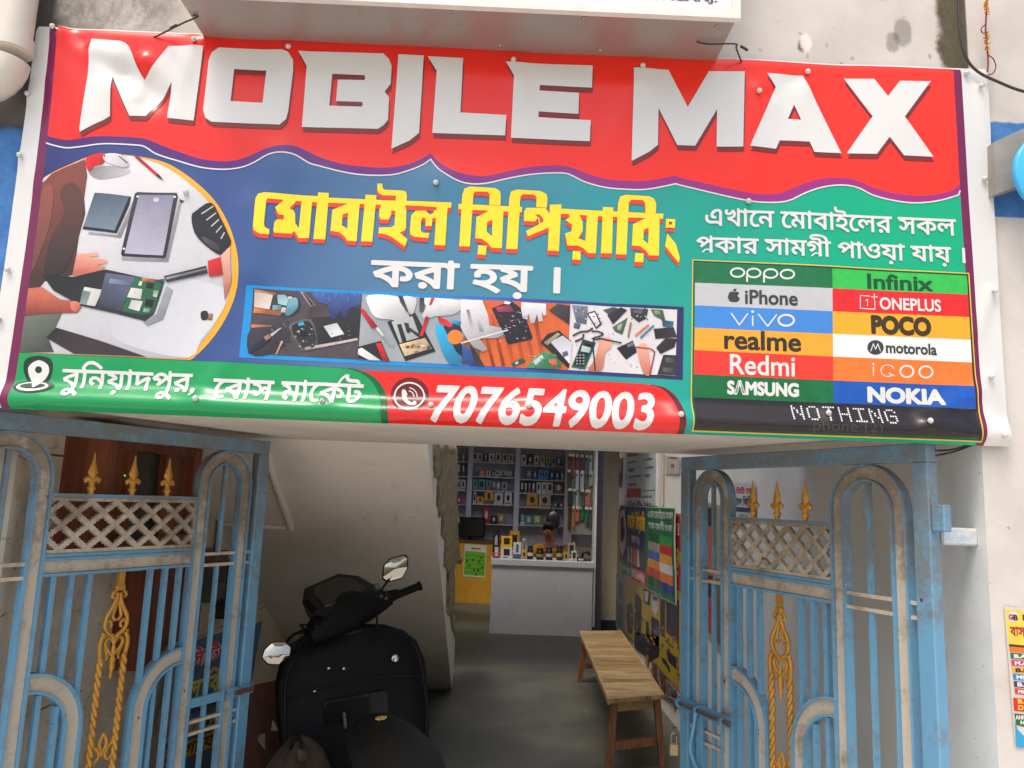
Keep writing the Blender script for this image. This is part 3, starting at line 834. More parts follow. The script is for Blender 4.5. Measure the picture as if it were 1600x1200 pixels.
# wave line between the red head and the rest (measured points)
def conv(pts, ox, oy, k): return [(ox+x*k, oy+y*k) for x, y in pts]
K = 0.35
w_red = conv([(210, 612), (300, 628), (400, 618), (500, 613), (640, 620), (720, 650), (800, 680), (900, 712), (1000, 722), (1060, 715), (1120, 695), (1180, 670), (1250, 653), (1320, 655), (1380, 680), (1432, 705)], 0, 0, K)
w_red2 = conv([(100, 735), (200, 748), (300, 752), (400, 735), (460, 708), (495, 686)], 500, 0, K)
w_red3 = conv([(495, 686), (540, 735), (620, 775), (720, 792), (800, 780), (900, 755), (1000, 742), (1090, 742), (1150, 760), (1250, 795), (1350, 808), (1450, 810), (1540, 796), (1583, 786)], 500, 0, K)
w_red4 = conv([(40, 791), (150, 815), (280, 845), (400, 868), (500, 868), (560, 845), (640, 815), (720, 798), (800, 797), (860, 810), (930, 840), (1000, 860), (1080, 872), (1160, 875), (1250, 860), (1345, 825)], 1040, 0, K)
RED = cr(w_red+w_red2, 3)+cr(w_red3, 3)[1:]+cr(w_red4, 3)[1:]
w_wh = conv([(205, 643), (290, 662), (350, 660), (480, 648), (600, 650), (650, 658), (700, 690), (800, 722), (900, 750), (1000, 758), (1080, 748), (1140, 725), (1200, 695), (1260, 685), (1320, 695), (1380, 730), (1428, 744)], 0, 0, K)
w_wh2 = conv([(100, 770), (200, 785), (320, 785), (400, 765), (460, 740), (495, 715)], 500, 0, K)
w_wh3 = conv([(495, 715), (530, 760), (600, 805), (660, 825), (740, 825), (850, 800), (950, 782), (1050, 775), (1110, 780), (1180, 815), (1280, 840), (1380, 848), (1450, 848), (1530, 835), (1585, 823)], 500, 0, K)
w_wh4 = conv([(40, 823), (130, 845), (300, 885), (420, 905), (535, 903), (620, 865), (700, 838), (790, 828), (860, 840), (920, 870), (1000, 893), (1100, 907), (1200, 900), (1280, 880), (1347, 855)], 1040, 0, K)
WHT = cr(w_wh+w_wh2, 3)+cr(w_wh3, 3)[1:]+cr(w_wh4, 3)[1:]
rm = [uvb(*p) for p in RED]; wm = [uvb(*p) for p in WHT]
_lim = 1.4190
rm = [q for q in rm if q[0] < _lim]+[(0, rm[-1][1])]; wm = [q for q in wm if q[0] < _lim]+[(0, wm[-1][1])]
rm[0] = (Lx(.8)+.028, rm[0][1]); wm[0] = (Lx(.8)+.028, wm[0][1]); rm[-1] = (Rx(.9)-.026, rm[-1][1]); wm[-1] = (Rx(.9)-.026, wm[-1][1])
pr.shape([ccw(rm+[(Rx(TOP)-.026, TOP), (Lx(TOP)+.028, TOP)])], V_RED, 2)
pr.shape([ccw(rm+wm[::-1])], V_PURPLE, 2)
pr.shape(stroke(wm, 0.0045), V_WHITE, 3)
pr.build('background_print', banner)

# ---- big white title
T1 = [[(413, 180), (540, 188), (562, 196), (580, 212), (642, 352), (758, 212), (912, 213), (868, 543), (750, 530), (771, 368), (655, 522), (582, 522), (503, 345), (498, 525), (470, 545), (420, 568), (365, 595), (363, 583), (378, 480), (400, 330), (408, 250)]]
def tw(pts, ox=0, oy=0, k=K): return [(ox+x*k, oy+y*k) for x, y in pts]
TITLE = []
TITLE.append((tw(T1[0]), []))
TITLE.append((tw([(980, 217), (1262, 228), (1290, 240), (1312, 275), (1312, 320), (1288, 500), (1278, 535), (1250, 560), (948, 548), (920, 530), (910, 495), (935, 275), (948, 240)]), [tw([(1048, 312), (1192, 320), (1175, 463), (1032, 455)])]))
TITLE.append(([(467, 82), (599.8, 85.8), (608.5, 94.5), (612.7, 105), (611, 133), (601.5, 145), (608.5, 154), (606.8, 189), (600, 197), (591, 203), (472, 199), (480, 105)],
              [tw([(57, 335), (200, 341), (204, 352), (200, 363), (82, 360), (73, 455), (190, 460), (193, 470), (188, 481), (43, 475)], 500)]))
TITLE.append((tw([(352, 250), (465, 257), (443, 598), (400, 632), (320, 668), (345, 350)], 500), []))
TITLE.append((tw([(482, 260), (640, 268), (627, 507), (832, 518), (826, 610), (502, 598), (522, 325)], 500), []))
TITLE.append((tw([(830, 283), (1217, 296), (1213, 395), (981, 383), (979, 407), (1156, 417), (1153, 510), (976, 501), (974, 527), (1208, 538), (1204, 632), (852, 620), (866, 345)], 500), []))
TITLE.append(([(990, 108), (1044, 110), (1074, 168.7), (1107, 112.7), (1162.5, 113.4), (1160, 231), (1118.8, 230.3), (1119.5, 172), (1085.5, 229), (1057.5, 228), (1028.5, 169.8), (1027.5, 227.5), (1014.5, 238), (986.5, 252.7)], []))
TITLE.append((tw([(450, 330), (613, 338), (782, 686), (660, 682), (640, 636), (505, 632), (488, 670), (372, 658), (488, 392)], 1040), [tw([(570, 472), (600, 540), (540, 538)], 1040)]))
TITLE.append((tw([(797, 350), (930, 354), (990, 432), (1043, 364), (1180, 366), (1062, 526), (1192, 703), (1060, 697), (995, 615), (940, 690), (806, 687), (922, 522)], 1040), []))
for o, hs in TITLE:
    pr.poly([(x+1.5, y+7.5) for x, y in o], V_BROWN, 4, holes=[[(x+1.5, y+7.5) for x, y in h] for h in hs])
    pr.poly(o, V_WHITE, 5, holes=hs)
pr.build('title_lettering', banner)

# ---- yellow Bengali heading with an orange-red drop shade
A = (390, 280, 0.2); Bz = (700, 280, 0.2375)
YEL = []
def ye(z, pts, *holes): YEL.append((conv(pts, *z), [conv(h, *z) for h in holes]))
ye(A, [(160, 440), (90, 437), (45, 410), (38, 370), (55, 160), (75, 125), (120, 113), (160, 115), (545, 135), (622, 145), (612, 187), (550, 183), (150, 162), (140, 175), (122, 360), (128, 385), (162, 402)])
ye(A, [(275, 166), (355, 170), (362, 182), (312, 232), (345, 246), (358, 275), (358, 345), (385, 385), (408, 172), (490, 178), (465, 460), (385, 462), (350, 405), (330, 428), (200, 425), (190, 405), (200, 340), (218, 322), (270, 320), (272, 285), (232, 283), (205, 230)])
ye(A, [(537, 105), (622, 110), (592, 470), (498, 468)])
ye(A, [(605, 145), (910, 160), (1230, 178), (1580, 190), (1575, 232), (1210, 212), (605, 185)])
ye(A, [(775, 190), (862, 195), (838, 487), (765, 483), (740, 445), (700, 415), (632, 403), (648, 240)], [(770, 262), (765, 388), (722, 362), (727, 278)])
ye(A, [(907, 124), (993, 130), (962, 492), (873, 488)])
ye(A, [(1000, 40), (1040, 42), (1042, 75), (1060, 88), (1190, 95), (1222, 103), (1232, 130), (1230, 192), (1140, 190), (1148, 135), (1040, 130), (1008, 110), (1000, 85)])
ye(A, [(1030, 203), (1215, 211), (1228, 250), (1225, 385), (1215, 405), (1175, 425), (1235, 475), (1215, 530), (1170, 498), (1110, 455), (1060, 435), (1010, 428), (1013, 382), (1110, 382), (1135, 365), (1142, 255), (1110, 250), (1108, 285), (1090, 320), (1030, 320), (1014, 295), (1016, 245)])
ye(A, [(1465, 190), (1550, 195), (1530, 522), (1445, 518)])
ye(A, [(1300, 255), (1375, 252), (1410, 285), (1440, 268), (1440, 250), (1470, 250), (1467, 310), (1430, 312), (1425, 372), (1375, 372), (1378, 315), (1355, 305), (1340, 330), (1340, 410), (1360, 425), (1405, 425), (1400, 465), (1285, 455), (1258, 435), (1255, 400), (1265, 290)])
ye(Bz, [(75, 445), (95, 110), (110, 70), (145, 58), (310, 68), (340, 85), (347, 110), (345, 180), (272, 176), (275, 110), (260, 92), (180, 90), (168, 105), (145, 448)])
ye(Bz, [(70, 168), (487, 190), (485, 225), (70, 203)])
ye(Bz, [(290, 205), (365, 208), (355, 460), (287, 458), (262, 425), (225, 398), (180, 392), (188, 255)], [(293, 273), (290, 382), (255, 352), (257, 288)])
ye(Bz, [(200, 440), (255, 443), (250, 503), (195, 500)])
ye(Bz, [(383, 465), (403, 130), (415, 90), (455, 77), (610, 87), (645, 105), (653, 130), (650, 193), (580, 190), (582, 125), (565, 110), (490, 108), (475, 125), (457, 467)])
ye(Bz, [(500, 220), (515, 195), (640, 195), (668, 235), (668, 175), (745, 172), (728, 478), (655, 476), (662, 325), (525, 383), (512, 348), (600, 302), (590, 262), (572, 285), (500, 282)], [(570, 238), (602, 240), (625, 268), (628, 286), (606, 296), (600, 266)])
ye(Bz, [(738, 200), (1020, 213), (1018, 250), (735, 233)])
ye(Bz, [(790, 230), (860, 236), (885, 285), (885, 345), (855, 390), (903, 410), (912, 240), (985, 244), (972, 490), (920, 487), (890, 455), (850, 438), (785, 440), (768, 362), (810, 348), (815, 305), (770, 275), (800, 255)])
ye(Bz, [(820, 472), (872, 475), (872, 533), (817, 530)])
ye(Bz, [(1017, 188), (1085, 190), (1077, 492), (1005, 490)])
ye(Bz, [(1015, 213), (1415, 232), (1412, 265), (1015, 249)])
ye(Bz, [(1103, 497), (1117, 160), (1130, 120), (1165, 107), (1325, 117), (1355, 135), (1367, 165), (1365, 228), (1297, 225), (1295, 160), (1278, 142), (1205, 140), (1188, 155), (1172, 500)])
ye(Bz, [(1310, 255), (1390, 258), (1385, 508), (1320, 505), (1300, 475), (1260, 445), (1208, 440), (1215, 300)], [(1318, 322), (1315, 430), (1283, 405), (1285, 338)])
ye(Bz, [(1230, 490), (1285, 493), (1282, 552), (1225, 548)])
ye(Bz, [(1432, 265), (1492, 268), (1490, 325), (1430, 323)], [(1450, 285), (1472, 287), (1470, 305), (1450, 304)])
ye(Bz, [(1440, 362), (1495, 430), (1522, 520), (1515, 555), (1425, 445)])
yc = []; rc = []; rm_ = []
for o, hs in YEL:
    yc.append(ccw([uvb(*q) for q in o])); yc += [cw([uvb(*q) for q in h]) for h in hs]
    for dx, dy in ((-0.5, 3.4), (-0.9, 6.8)):
        rm_.append(ccw([uvb(q[0]+dx, q[1]+dy) for q in o]))
        if dy > 5: pass
def shape_union(polys):  # union where holes only count inside their own outline
    return polys
for o, hs in YEL:
    pr.poly([(x-.8, y+6.6) for x, y in o], V_LRED, 4+0, holes=[[(x-.8, y+6.6) for x, y in h] for h in hs])
Yi = pr.items; pr.reset()
# join the pieces of each colour so that no two faces share a plane
def joined(pieces, m, layer):
    allc = []
    for cons, _, _, _ in pieces: allc += cons
    pr.shape(allc, m, layer)
joined(Yi, V_LRED, 4)
for o, hs in YEL: pr.poly(o, V_YELLOW, 5, holes=hs)
Yi = pr.items; Keep = Yi[0]; pr.reset(); pr.items = [Keep]; joined(Yi[1:], V_YELLOW, 5)
pr.build('heading_lettering', banner)

# ---- white Bengali lines
pr.text('করা হয় ।', (577, 459), (876, 415), V_WHITE, 4, bold=0.055)
pr.build('service_lettering', banner)
pr.text('এখােন েমাবাইেলর সকল', (1101, 355), (1492, 332), V_WHITE, 4, bold=0.035)
pr.text('প~কার সামগ~ী পাওয়া যায় ।', (1087, 401), (1506, 377), V_WHITE, 4, bold=0.035)
pr.build('service_lettering', banner)

# ---- address panel (green) and phone panel (red)
gp = [(24, 551), (560, 577), (585, 590), (600, 615), (605, 634), (598, 700), (3, 700)]
def flr(pts): return [(u, max(0.0, v)) for u, v in [uvb(*p) for p in pts]]
def xl(pts): return [(max(u, Lx(v)+.028), v) for u, v in flr(pts)]
pr.shape([ccw(xl([(24, 551)]+cr([(520, 574), (560, 578), (588, 592), (603, 615), (608, 640), (608, 662)], 4)+[(608, 700), (3, 660)]))], V_DGREEN, 3.7)
pr.shape([ccw(xl([(24, 551)]+cr([(510, 574), (550, 578), (577, 592), (592, 615), (597, 640), (597, 662)], 4)+[(597, 700), (3, 660)]))], V_GREEN, 4.5)
pr.text('বুিনয়াদপুর,', (93, 621), (312, 571), V_WHITE, 6.5, bold=0.04)
pr.text('েবাস মােক^ট', (333, 626), (570, 586), V_WHITE, 6.5, bold=0.04)
# map pin
M_PINBG = vc(12, 52, 34)
pin = lambda s: cr([(60-22*s, 582), (60-20*s, 568-6*s), (60, 566-10*s), (60+20*s, 568-6*s), (60+22*s, 582), (62+10*s, 600+2*s), (56, 606+6*s), (58-10*s, 600+2*s)], 4, True)
pr.poly(pin(1.0), M_PINBG, 5.3); pr.poly(ell(56, 606, 32, 11), M_PINBG, 5.8)
pr.poly(ell(54, 606, 25, 8), V_WHITE, 6.4, holes=[ell(54, 605, 20, 5)])
pr.poly(cr([(45, 582), (47, 571), (61, 563), (75, 570), (77, 583), (68, 597), (56, 608), (51, 598)], 4, True), V_WHITE, 7, holes=[ell(61, 578, 5.5, 5.5, 16)])
pr.build('address_panel', banner)
pr.shape([ccw(flr([(604, 580)]+cr([(1020, 602), (1040, 608), (1058, 625), (1066, 650), (1067, 678)], 4)+[(1067, 720), (604, 720)]))], V_MAROON, 2)
pr.shape([ccw(flr([(560, 577), (570, 579)]+cr([(1005, 600), (1030, 607), (1048, 624), (1056, 650), (1057, 678)], 4)+[(1057, 720), (597, 720)]))], V_RED2, 3)
pr.text('7076549003', (674, 659), (1022, 614.5), V_WHITE, 5.5, bold=0.055, shear=0.22)
pr.poly(ell(640.5, 618, 30, 28), V_MAROON, 4)
pr.poly(ell(640, 620, 24.5, 23), V_WHITE, 5, holes=[ell(640, 620, 22, 20.5)])
pr.poly(cr([(628, 611), (633, 609), (637, 617), (635, 620), (639, 628), (645, 631), (649, 628), (652, 633), (647, 636), (638, 634), (630, 625)], 3, True), V_WHITE, 5)
pr.line(ell(638, 620, 9, 9, 8, -80, 5), 0.003, V_WHITE, 5); pr.line(ell(638, 620, 14, 14, 8, -80, 5), 0.003, V_WHITE, 5)
pr.build('phone_panel', banner)

# ---- round photo of a phone being repaired
S4 = dict(o=(0, 230), k=0.35)
arc = [(175, 150), (235, 115), (300, 85), (390, 50), (480, 38), (560, 38), (640, 47), (750, 75), (860, 145), (960, 240), (1030, 360), (1066, 490), (1066, 600), (1040, 700), (990, 800), (925, 885), (860, 945)]
def clipl(pts): return [(max(u, Lx(v)+.028), v) for u, v in [uvb(0+x*.35, 230+y*.35) for x, y in pts]]
pr.shape([ccw(clipl(cr(arc, 4)+[(845, 950), (60, 915), (90, 740)]))], vc(240, 168, 46), 2)
arc2 = [(175, 155), (235, 120), (300, 90), (390, 55), (480, 43), (560, 43), (620, 50), (735, 88), (840, 160), (935, 250), (1005, 365), (1038, 490), (1038, 590), (1012, 690), (962, 790), (900, 875), (835, 945)]
pr.shape([ccw(clipl(cr(arc2, 4)+[(60, 913), (90, 740)]))], vg((216, 216, 218), (176, 176, 184), (560, 120), (800, 900)), 3)
def p4(pts, c, l, smooth=False): pr.shape([ccw(clipl(cr(pts, 3, True) if smooth else pts))], c if not isinstance(c, tuple) else tone(c, pts, (0, 230), .35), l)
p4([(640, 560), (900, 600), (1020, 650), (980, 760), (900, 860), (840, 940), (560, 880), (500, 780)], vg((186, 188, 196), (206, 208, 214), (560, 620), (900, 860)), 3.5, True)
p4([(165, 160), (235, 120), (300, 90), (385, 58), (395, 130), (380, 230), (385, 300), (355, 400), (345, 470), (330, 570), (200, 600), (100, 700), (50, 760)], vg((128, 66, 56), (62, 40, 36), (200, 200), (330, 520)), 4)
p4([(270, 200), (330, 160), (380, 240), (360, 380), (330, 470), (280, 560), (200, 560), (230, 400), (290, 300)], vg((92, 56, 48), (48, 38, 36), (300, 220), (260, 540)), 5, True)
p4([(185, 200), (240, 180), (230, 320), (190, 450), (140, 560), (150, 400)], vg((142, 78, 66), (100, 60, 52), (180, 200), (180, 540)), 5, True)
p4([(90, 745), (280, 735), (250, 800), (215, 850), (240, 915), (60, 915)], vg((108, 114, 104), (60, 68, 64), (120, 750), (200, 910)), 4)
p4([(250, 805), (450, 865), (655, 937), (330, 922), (205, 850)], (48, 40, 44), 5)
p4([(110, 630), (190, 625), (270, 680), (350, 690), (364, 715), (345, 740), (200, 742), (80, 752)], vg((196, 104, 84), (130, 56, 46), (230, 650), (220, 745)), 5.5)
p4([(320, 690), (352, 692), (362, 715), (340, 738), (318, 720)], (196, 112, 98), 6.5, True)
p4([(345, 480), (440, 472), (448, 488), (400, 492), (484, 508), (486, 522), (430, 530), (476, 535), (470, 550), (380, 568), (325, 575)], vg((228, 164, 144), (186, 100, 84), (420, 478), (400, 566)), 5.5)
p4([(190, 570), (330, 580), (480, 550), (735, 603), (722, 650), (690, 745), (650, 778), (520, 745), (360, 708), (240, 640)], (34, 34, 36), 6)
p4([(480, 565), (605, 582), (545, 735), (440, 710)], vg((44, 48, 66), (96, 104, 128), (480, 730), (580, 580)), 7); p4([(500, 590), (598, 604), (590, 622), (492, 612)], (110, 120, 146), 8)
p4([(380, 625), (465, 640), (430, 712), (358, 700)], (208, 208, 204), 7); p4([(372, 640), (410, 648), (388, 704), (360, 698)], (120, 138, 134), 8)
p4([(605, 580), (700, 592), (728, 612), (690, 742), (640, 752), (548, 735)], (38, 96, 66), 7)
for c4, pp in (((212, 212, 206), [(590, 630), (640, 636), (632, 682), (572, 672)]), ((206, 206, 200), [(592, 684), (642, 690), (625, 735), (578, 722)]), ((206, 120, 50), [(640, 585), (697, 592), (692, 606), (638, 600)]),
               ((24, 26, 28), [(660, 606), (690, 610), (686, 634), (655, 630)]), ((214, 214, 210), [(628, 600), (640, 602), (634, 622), (620, 618)]), ((22, 24, 26), [(655, 680), (690, 684), (682, 715), (650, 708)]), ((120, 160, 130), [(646, 720), (676, 724), (670, 740), (642, 738)]), ((24, 26, 26), [(600, 650), (612, 652), (608, 664), (598, 662)]), ((160, 170, 160), [(690, 640), (712, 642), (704, 672), (686, 668)])): p4(pp, c4, 8)
p4([(400, 380), (530, 398), (600, 240), (612, 250), (545, 410), (400, 392)], (150, 150, 158), 4); p4([(545, 495), (740, 500), (806, 230), (818, 240), (752, 514), (550, 508)], (156, 156, 164), 4); p4([(400, 110), (470, 90), (580, 100), (560, 130), (450, 150)], (166, 164, 168), 4, True); p4([(640, 780), (700, 748), (745, 620), (775, 640), (730, 770), (660, 800)], (148, 150, 158), 5)
p4([(430, 208), (590, 225), (583, 260), (528, 390), (372, 368)], (28, 32, 38), 5); p4([(432, 210), (582, 226), (520, 378), (378, 356)], vg((72, 88, 106), (116, 130, 146), (450, 215), (470, 375)), 6)
p4([(617, 204), (795, 209), (800, 225), (742, 492), (733, 497), (550, 490), (546, 478), (606, 212)], (54, 52, 62), 5); p4([(625, 216), (784, 220), (730, 485), (562, 478)], vg((132, 130, 152), (178, 176, 194), (700, 220), (620, 480)), 6)
pr.poly(ell(703, 240, 14, 11, 16), vc(190, 190, 204), 7, **S4); pr.poly(ell(620, 225, 6, 5, 10), V_WHITE, 7, **S4); pr.poly(ell(787, 228, 6, 5, 10), V_WHITE, 7, **S4); pr.poly(ell(560, 458, 6, 5, 10), V_WHITE, 7, **S4)
p4([(735, 578), (925, 533), (932, 566), (748, 606)], (56, 54, 58), 8.5); p4([(745, 584), (925, 543), (926, 552), (750, 594)], (150, 148, 150), 9.5)
p4([(700, 595), (738, 590), (740, 600), (705, 606)], (70, 70, 74), 8.5)
p4([(932, 512), (992, 494), (1003, 574), (938, 582)], (196, 30, 34), 8); p4([(985, 494), (1034, 448), (1038, 600), (1008, 690), (1000, 578)], vg((224, 168, 150), (160, 92, 78), (1010, 470), (1020, 690)), 7)
p4([(858, 312), (880, 286), (945, 250), (990, 320), (1028, 400), (1036, 435), (1000, 488), (925, 445), (872, 385)], (34, 34, 38), 6, True)
for k in range(5): pr.line([(905+k*22, 300+k*28), (955+k*13, 268+k*30)], 0.004, vc(196, 190, 184), 7, **S4)
p4([(905, 400), (980, 440), (985, 470), (930, 440)], (66, 66, 72), 7, True)
p4([(390, 58), (440, 38), (478, 38), (470, 80), (430, 90), (402, 112)], (206, 30, 32), 6, True); p4([(474, 40), (545, 38), (582, 80), (556, 96), (482, 72)], (212, 212, 212), 6, True); pr.line([(540, 48), (574, 76)], .003, vc(60, 60, 60), 7, **S4)
p4([(602, 45), (622, 45), (715, 128), (736, 154), (700, 132)], (190, 28, 42), 6); p4([(700, 124), (714, 126), (736, 154), (708, 138)], (40, 30, 34), 7)
p4([(900, 738), (928, 734), (932, 768), (904, 772)], (40, 40, 44), 5, True); p4([(930, 745), (955, 745), (950, 775), (930, 772)], (150, 110, 80), 5)
p4([(806, 240), (830, 244), (815, 256)], (40, 40, 44), 5)
pr.build('round_photo', banner)

# ---- strip of four workshop photos
S7 = (380, 440, 350/1600); S8 = (720, 440, 0.225)
def q7(pts, c, l, smooth=False): pr.poly(cr(pts, 3, True) if smooth else pts, tone(c, pts, S7[:2], S7[2]) if isinstance(c, tuple) else c, l, o=S7[:2], k=S7[2])
def q8(pts, c, l, smooth=False): pr.poly(cr(pts, 3, True) if smooth else pts, tone(c, pts, S8[:2], S8[2]) if isinstance(c, tuple) else c, l, o=S8[:2], k=S8[2])
V_FRAME = vinyl('vinyl_frame_blue', [(0, (22, 140, 210)), (.40, (22, 140, 210)), (.49, (40, 100, 190)), (.56, (48, 62, 128)), (.66, (44, 40, 80)), (.78, (62, 40, 122)), (1, (62, 40, 122))])
pr.poly([(386, 446), (1068, 480), (1066, 594), (374, 559)], V_FRAME, 2)
pr.poly([(396.5, 451), (566, 460), (560, 562), (388, 553)], vc(74, 66, 72), 3)
q7([(60, 330), (300, 250), (330, 420), (200, 520), (45, 515)], (60, 56, 66), 4, True)
q7([(85, 75), (215, 95), (190, 200), (80, 185)], (214, 200, 190), 5); q7([(80, 190), (290, 215), (265, 245), (75, 225)], (196, 118, 60), 5); q7([(85, 58), (240, 85), (225, 100), (85, 72)], (186, 120, 80), 5)
q7([(235, 85), (330, 95), (405, 130), (395, 220), (320, 255), (255, 240), (200, 200)], (50, 56, 62), 4.5, True)
q7([(245, 95), (300, 95), (330, 130), (310, 175), (250, 160)], (150, 186, 192), 5.5); q7([(215, 170), (275, 170), (275, 205), (210, 205)], (110, 146, 156), 5.5); q7([(335, 130), (385, 120), (390, 190), (330, 245), (300, 230)], (100, 156, 168), 5.5, True); q7([(280, 185), (310, 190), (300, 225), (270, 220)], (196, 196, 190), 6.5); q7([(320, 110), (350, 108), (352, 128), (326, 130)], (206, 200, 190), 6.5)
q7([(405, 68), (440, 80), (520, 170), (480, 182)], (150, 140, 140), 5); q7([(425, 80), (440, 84), (505, 166), (488, 172)], (52, 46, 52), 6)
q7([(490, 75), (845, 92), (842, 165), (760, 190), (735, 260), (710, 265), (700, 200), (650, 285), (625, 275), (605, 165), (540, 150), (500, 110)], vg((70, 96, 160), (28, 40, 84), (680, 80), (680, 270), S7[:2], S7[2]), 5)
for k in range(7): q7([(520+k*46, 82), (534+k*46, 84), (530+k*44, 140), (522+k*44, 140)], (78, 104, 166), 6)
q7([(480, 190), (600, 165), (622, 250), (460, 262)], (70, 62, 62), 5); q7([(490, 270), (640, 250), (700, 180), (845, 190), (825, 410), (480, 490), (400, 400)], (44, 42, 46), 4.6)
q7([(335, 310), (480, 270), (530, 400), (520, 480), (440, 500), (400, 480), (350, 380)], (92, 88, 86), 5, True); q7([(350, 318), (470, 285), (520, 400), (505, 470), (440, 482), (375, 400)], (40, 40, 42), 6, True)
rs = random.Random(5)
for k in range(26):
    x, y = rs.uniform(365, 500), rs.uniform(320, 465); s = rs.uniform(6, 15); cc = rs.choice([(150, 140, 130), (206, 196, 180), (90, 80, 74), (120, 96, 70), (60, 110, 150)])
    if 0.9*(x-365)-80 < y-300 < 200: q7([(x, y), (x+s, y+s*.2), (x+s*.8, y+s), (x-s*.2, y+s*.7)], cc, 7)
q7([(390, 300), (430, 285), (440, 310), (400, 320)], (60, 150, 190), 7); pr.poly(ell(432, 370, 26, 24, 16), vc(24, 24, 26), 7.6, o=S7[:2], k=S7[2])
q7([(575, 320), (670, 296), (722, 375), (628, 400)], (206, 206, 210), 6)
q7([(440, 470), (820, 405), (820, 422), (445, 492)], (160, 150, 146), 6)
q7([(60, 308), (205, 312), (205, 324), (60, 332)], (170, 110, 78), 5); q7([(195, 380), (270, 330), (275, 336), (208, 395)], (196, 190, 186), 6); q7([(40, 500), (170, 390), (205, 395), (195, 425), (60, 515)], (26, 40, 58), 6); q7([(150, 400), (185, 380), (205, 400), (170, 425)], (160, 116, 90), 7)
q7([(275, 425), (290, 428), (245, 525), (232, 522)], (180, 150, 130), 6)
for x, y in ((180, 350), (222, 325), (235, 440), (332, 432), (310, 488), (265, 470)): q7([(x-9, y-6), (x+9, y-4), (x+4, y+8)], (30, 28, 32), 6)
# second photo: white gloves over an opened phone
pr.poly([(566, 460), (728, 468), (722, 570.5), (560, 562)], vc(150, 158, 164), 3)
q7([(895, 100), (1105, 110), (1120, 150), (1195, 260), (1190, 310), (1150, 310), (1060, 275), (950, 260), (900, 180)], vg((232, 232, 230), (166, 168, 172), (980, 130), (1120, 300), S7[:2], S7[2]), 6, True)
q7([(1140, 112), (1230, 118), (1235, 170), (1210, 235), (1180, 215)], (208, 208, 206), 6, True)
q7([(1290, 120), (1560, 140), (1565, 190), (1500, 240), (1380, 250), (1300, 270), (1282, 235), (1310, 180)], vg((234, 234, 232), (170, 170, 176), (1400, 130), (1420, 250), S7[:2], S7[2]), 6, True)
q7([(1105, 105), (1140, 108), (1180, 210), (1165, 220)], (70, 72, 76), 6.6); q7([(1262, 116), (1296, 120), (1292, 215), (1260, 220)], (70, 72, 78), 6.6)
q7([(1030, 290), (1230, 225), (1375, 500), (1160, 570)], (38, 38, 42), 5); q7([(1060, 290), (1210, 250), (1265, 400), (1120, 440)], (176, 180, 182), 6); q7([(1118, 450), (1300, 405), (1350, 480), (1155, 535)], (196, 176, 140), 6)
for k in range(12): x, y = rs.uniform(1150, 1320), rs.uniform(435, 500); q7([(x, y), (x+22, y-4), (x+24, y+12), (x+3, y+16)], rs.choice([(110, 170, 90), (150, 90, 70), (214, 206, 190), (90, 80, 70), (206, 110, 90)]), 7)
q7([(1100, 310), (1130, 305), (1170, 430), (1140, 440)], (40, 40, 44), 7); q7([(1190, 330), (1290, 400), (1270, 412), (1180, 345)], (46, 46, 50), 7)
q7([(1305, 250), (1330, 258), (1285, 390), (1262, 395)], (196, 30, 36), 8); q7([(1345, 118), (1370, 120), (1345, 170), (1330, 172)], (206, 40, 46), 8); q7([(1150, 295), (1182, 300), (1195, 370), (1170, 365)], (46, 46, 50), 8)
q7([(842, 190), (868, 205), (960, 320), (955, 340), (920, 335), (845, 220)], (178, 26, 38), 7); q7([(945, 335), (965, 328), (1010, 385), (995, 398)], (210, 210, 212), 7); pr.line([(1000, 390), (1035, 440), (1060, 460), (1080, 450)], .004, vc(150, 150, 154), 7, o=S7[:2], k=S7[2])
q7([(822, 468), (985, 425), (1048, 570), (820, 555)], (40, 40, 44), 5); q7([(825, 485), (850, 475), (985, 565), (900, 562), (822, 520)], (222, 222, 220), 6); q7([(948, 445), (985, 440), (1044, 570), (1000, 568)], (196, 30, 38), 6)
q7([(1375, 330), (1420, 320), (1560, 560), (1545, 588), (1465, 580), (1400, 440)], (38, 150, 196), 6, True); q7([(1390, 250), (1460, 280), (1500, 320), (1470, 330), (1400, 290)], (206, 36, 40), 7); q7([(1430, 320), (1560, 300), (1565, 540), (1520, 500)], (36, 44, 66), 6.5); pr.poly(ell(1515, 400, 55, 52, 18), vc(230, 124, 40), 7.2, o=S7[:2], k=S7[2])
q7([(1480, 275), (1560, 290), (1555, 325), (1500, 305)], (40, 150, 196), 7)
# third photo: gloves on an orange bench
pr.poly([(728, 468), (891, 476), (887, 579), (722, 570.5)], vc(204, 96, 44), 3)
for k in range(6): q8([(130+k*75, 230+k*10), (150+k*75, 230), (240+k*70, 590), (215+k*70, 590)], (168, 70, 34), 4)
q8([(36, 128), (165, 135), (130, 560), (10, 580)], (140, 92, 70), 4)
q8([(5, 440), (60, 470), (160, 585), (70, 585), (5, 560)], (46, 80, 150), 5); q8([(62, 440), (100, 480), (165, 588), (100, 585)], (50, 46, 50), 6)
q8([(215, 190), (350, 140), (430, 200), (497, 390), (490, 405), (335, 440), (320, 425)], (40, 32, 44), 5)
for k in range(34):
    x, y = rs.uniform(260, 450), rs.uniform(210, 420); l = rs.uniform(12, 34); a = rs.uniform(-.6, .9)
    q8([(x, y), (x+l*math.cos(a), y+l*math.sin(a)), (x+l*math.cos(a)-2, y+l*math.sin(a)+5)], rs.choice([(196, 200, 210), (230, 230, 234), (150, 60, 80), (110, 120, 160)]), 6)
q8([(240, 185), (340, 165), (370, 215), (260, 215)], (150, 60, 84), 6); q8([(305, 140), (350, 150), (335, 165), (300, 160)], (220, 220, 224), 7)
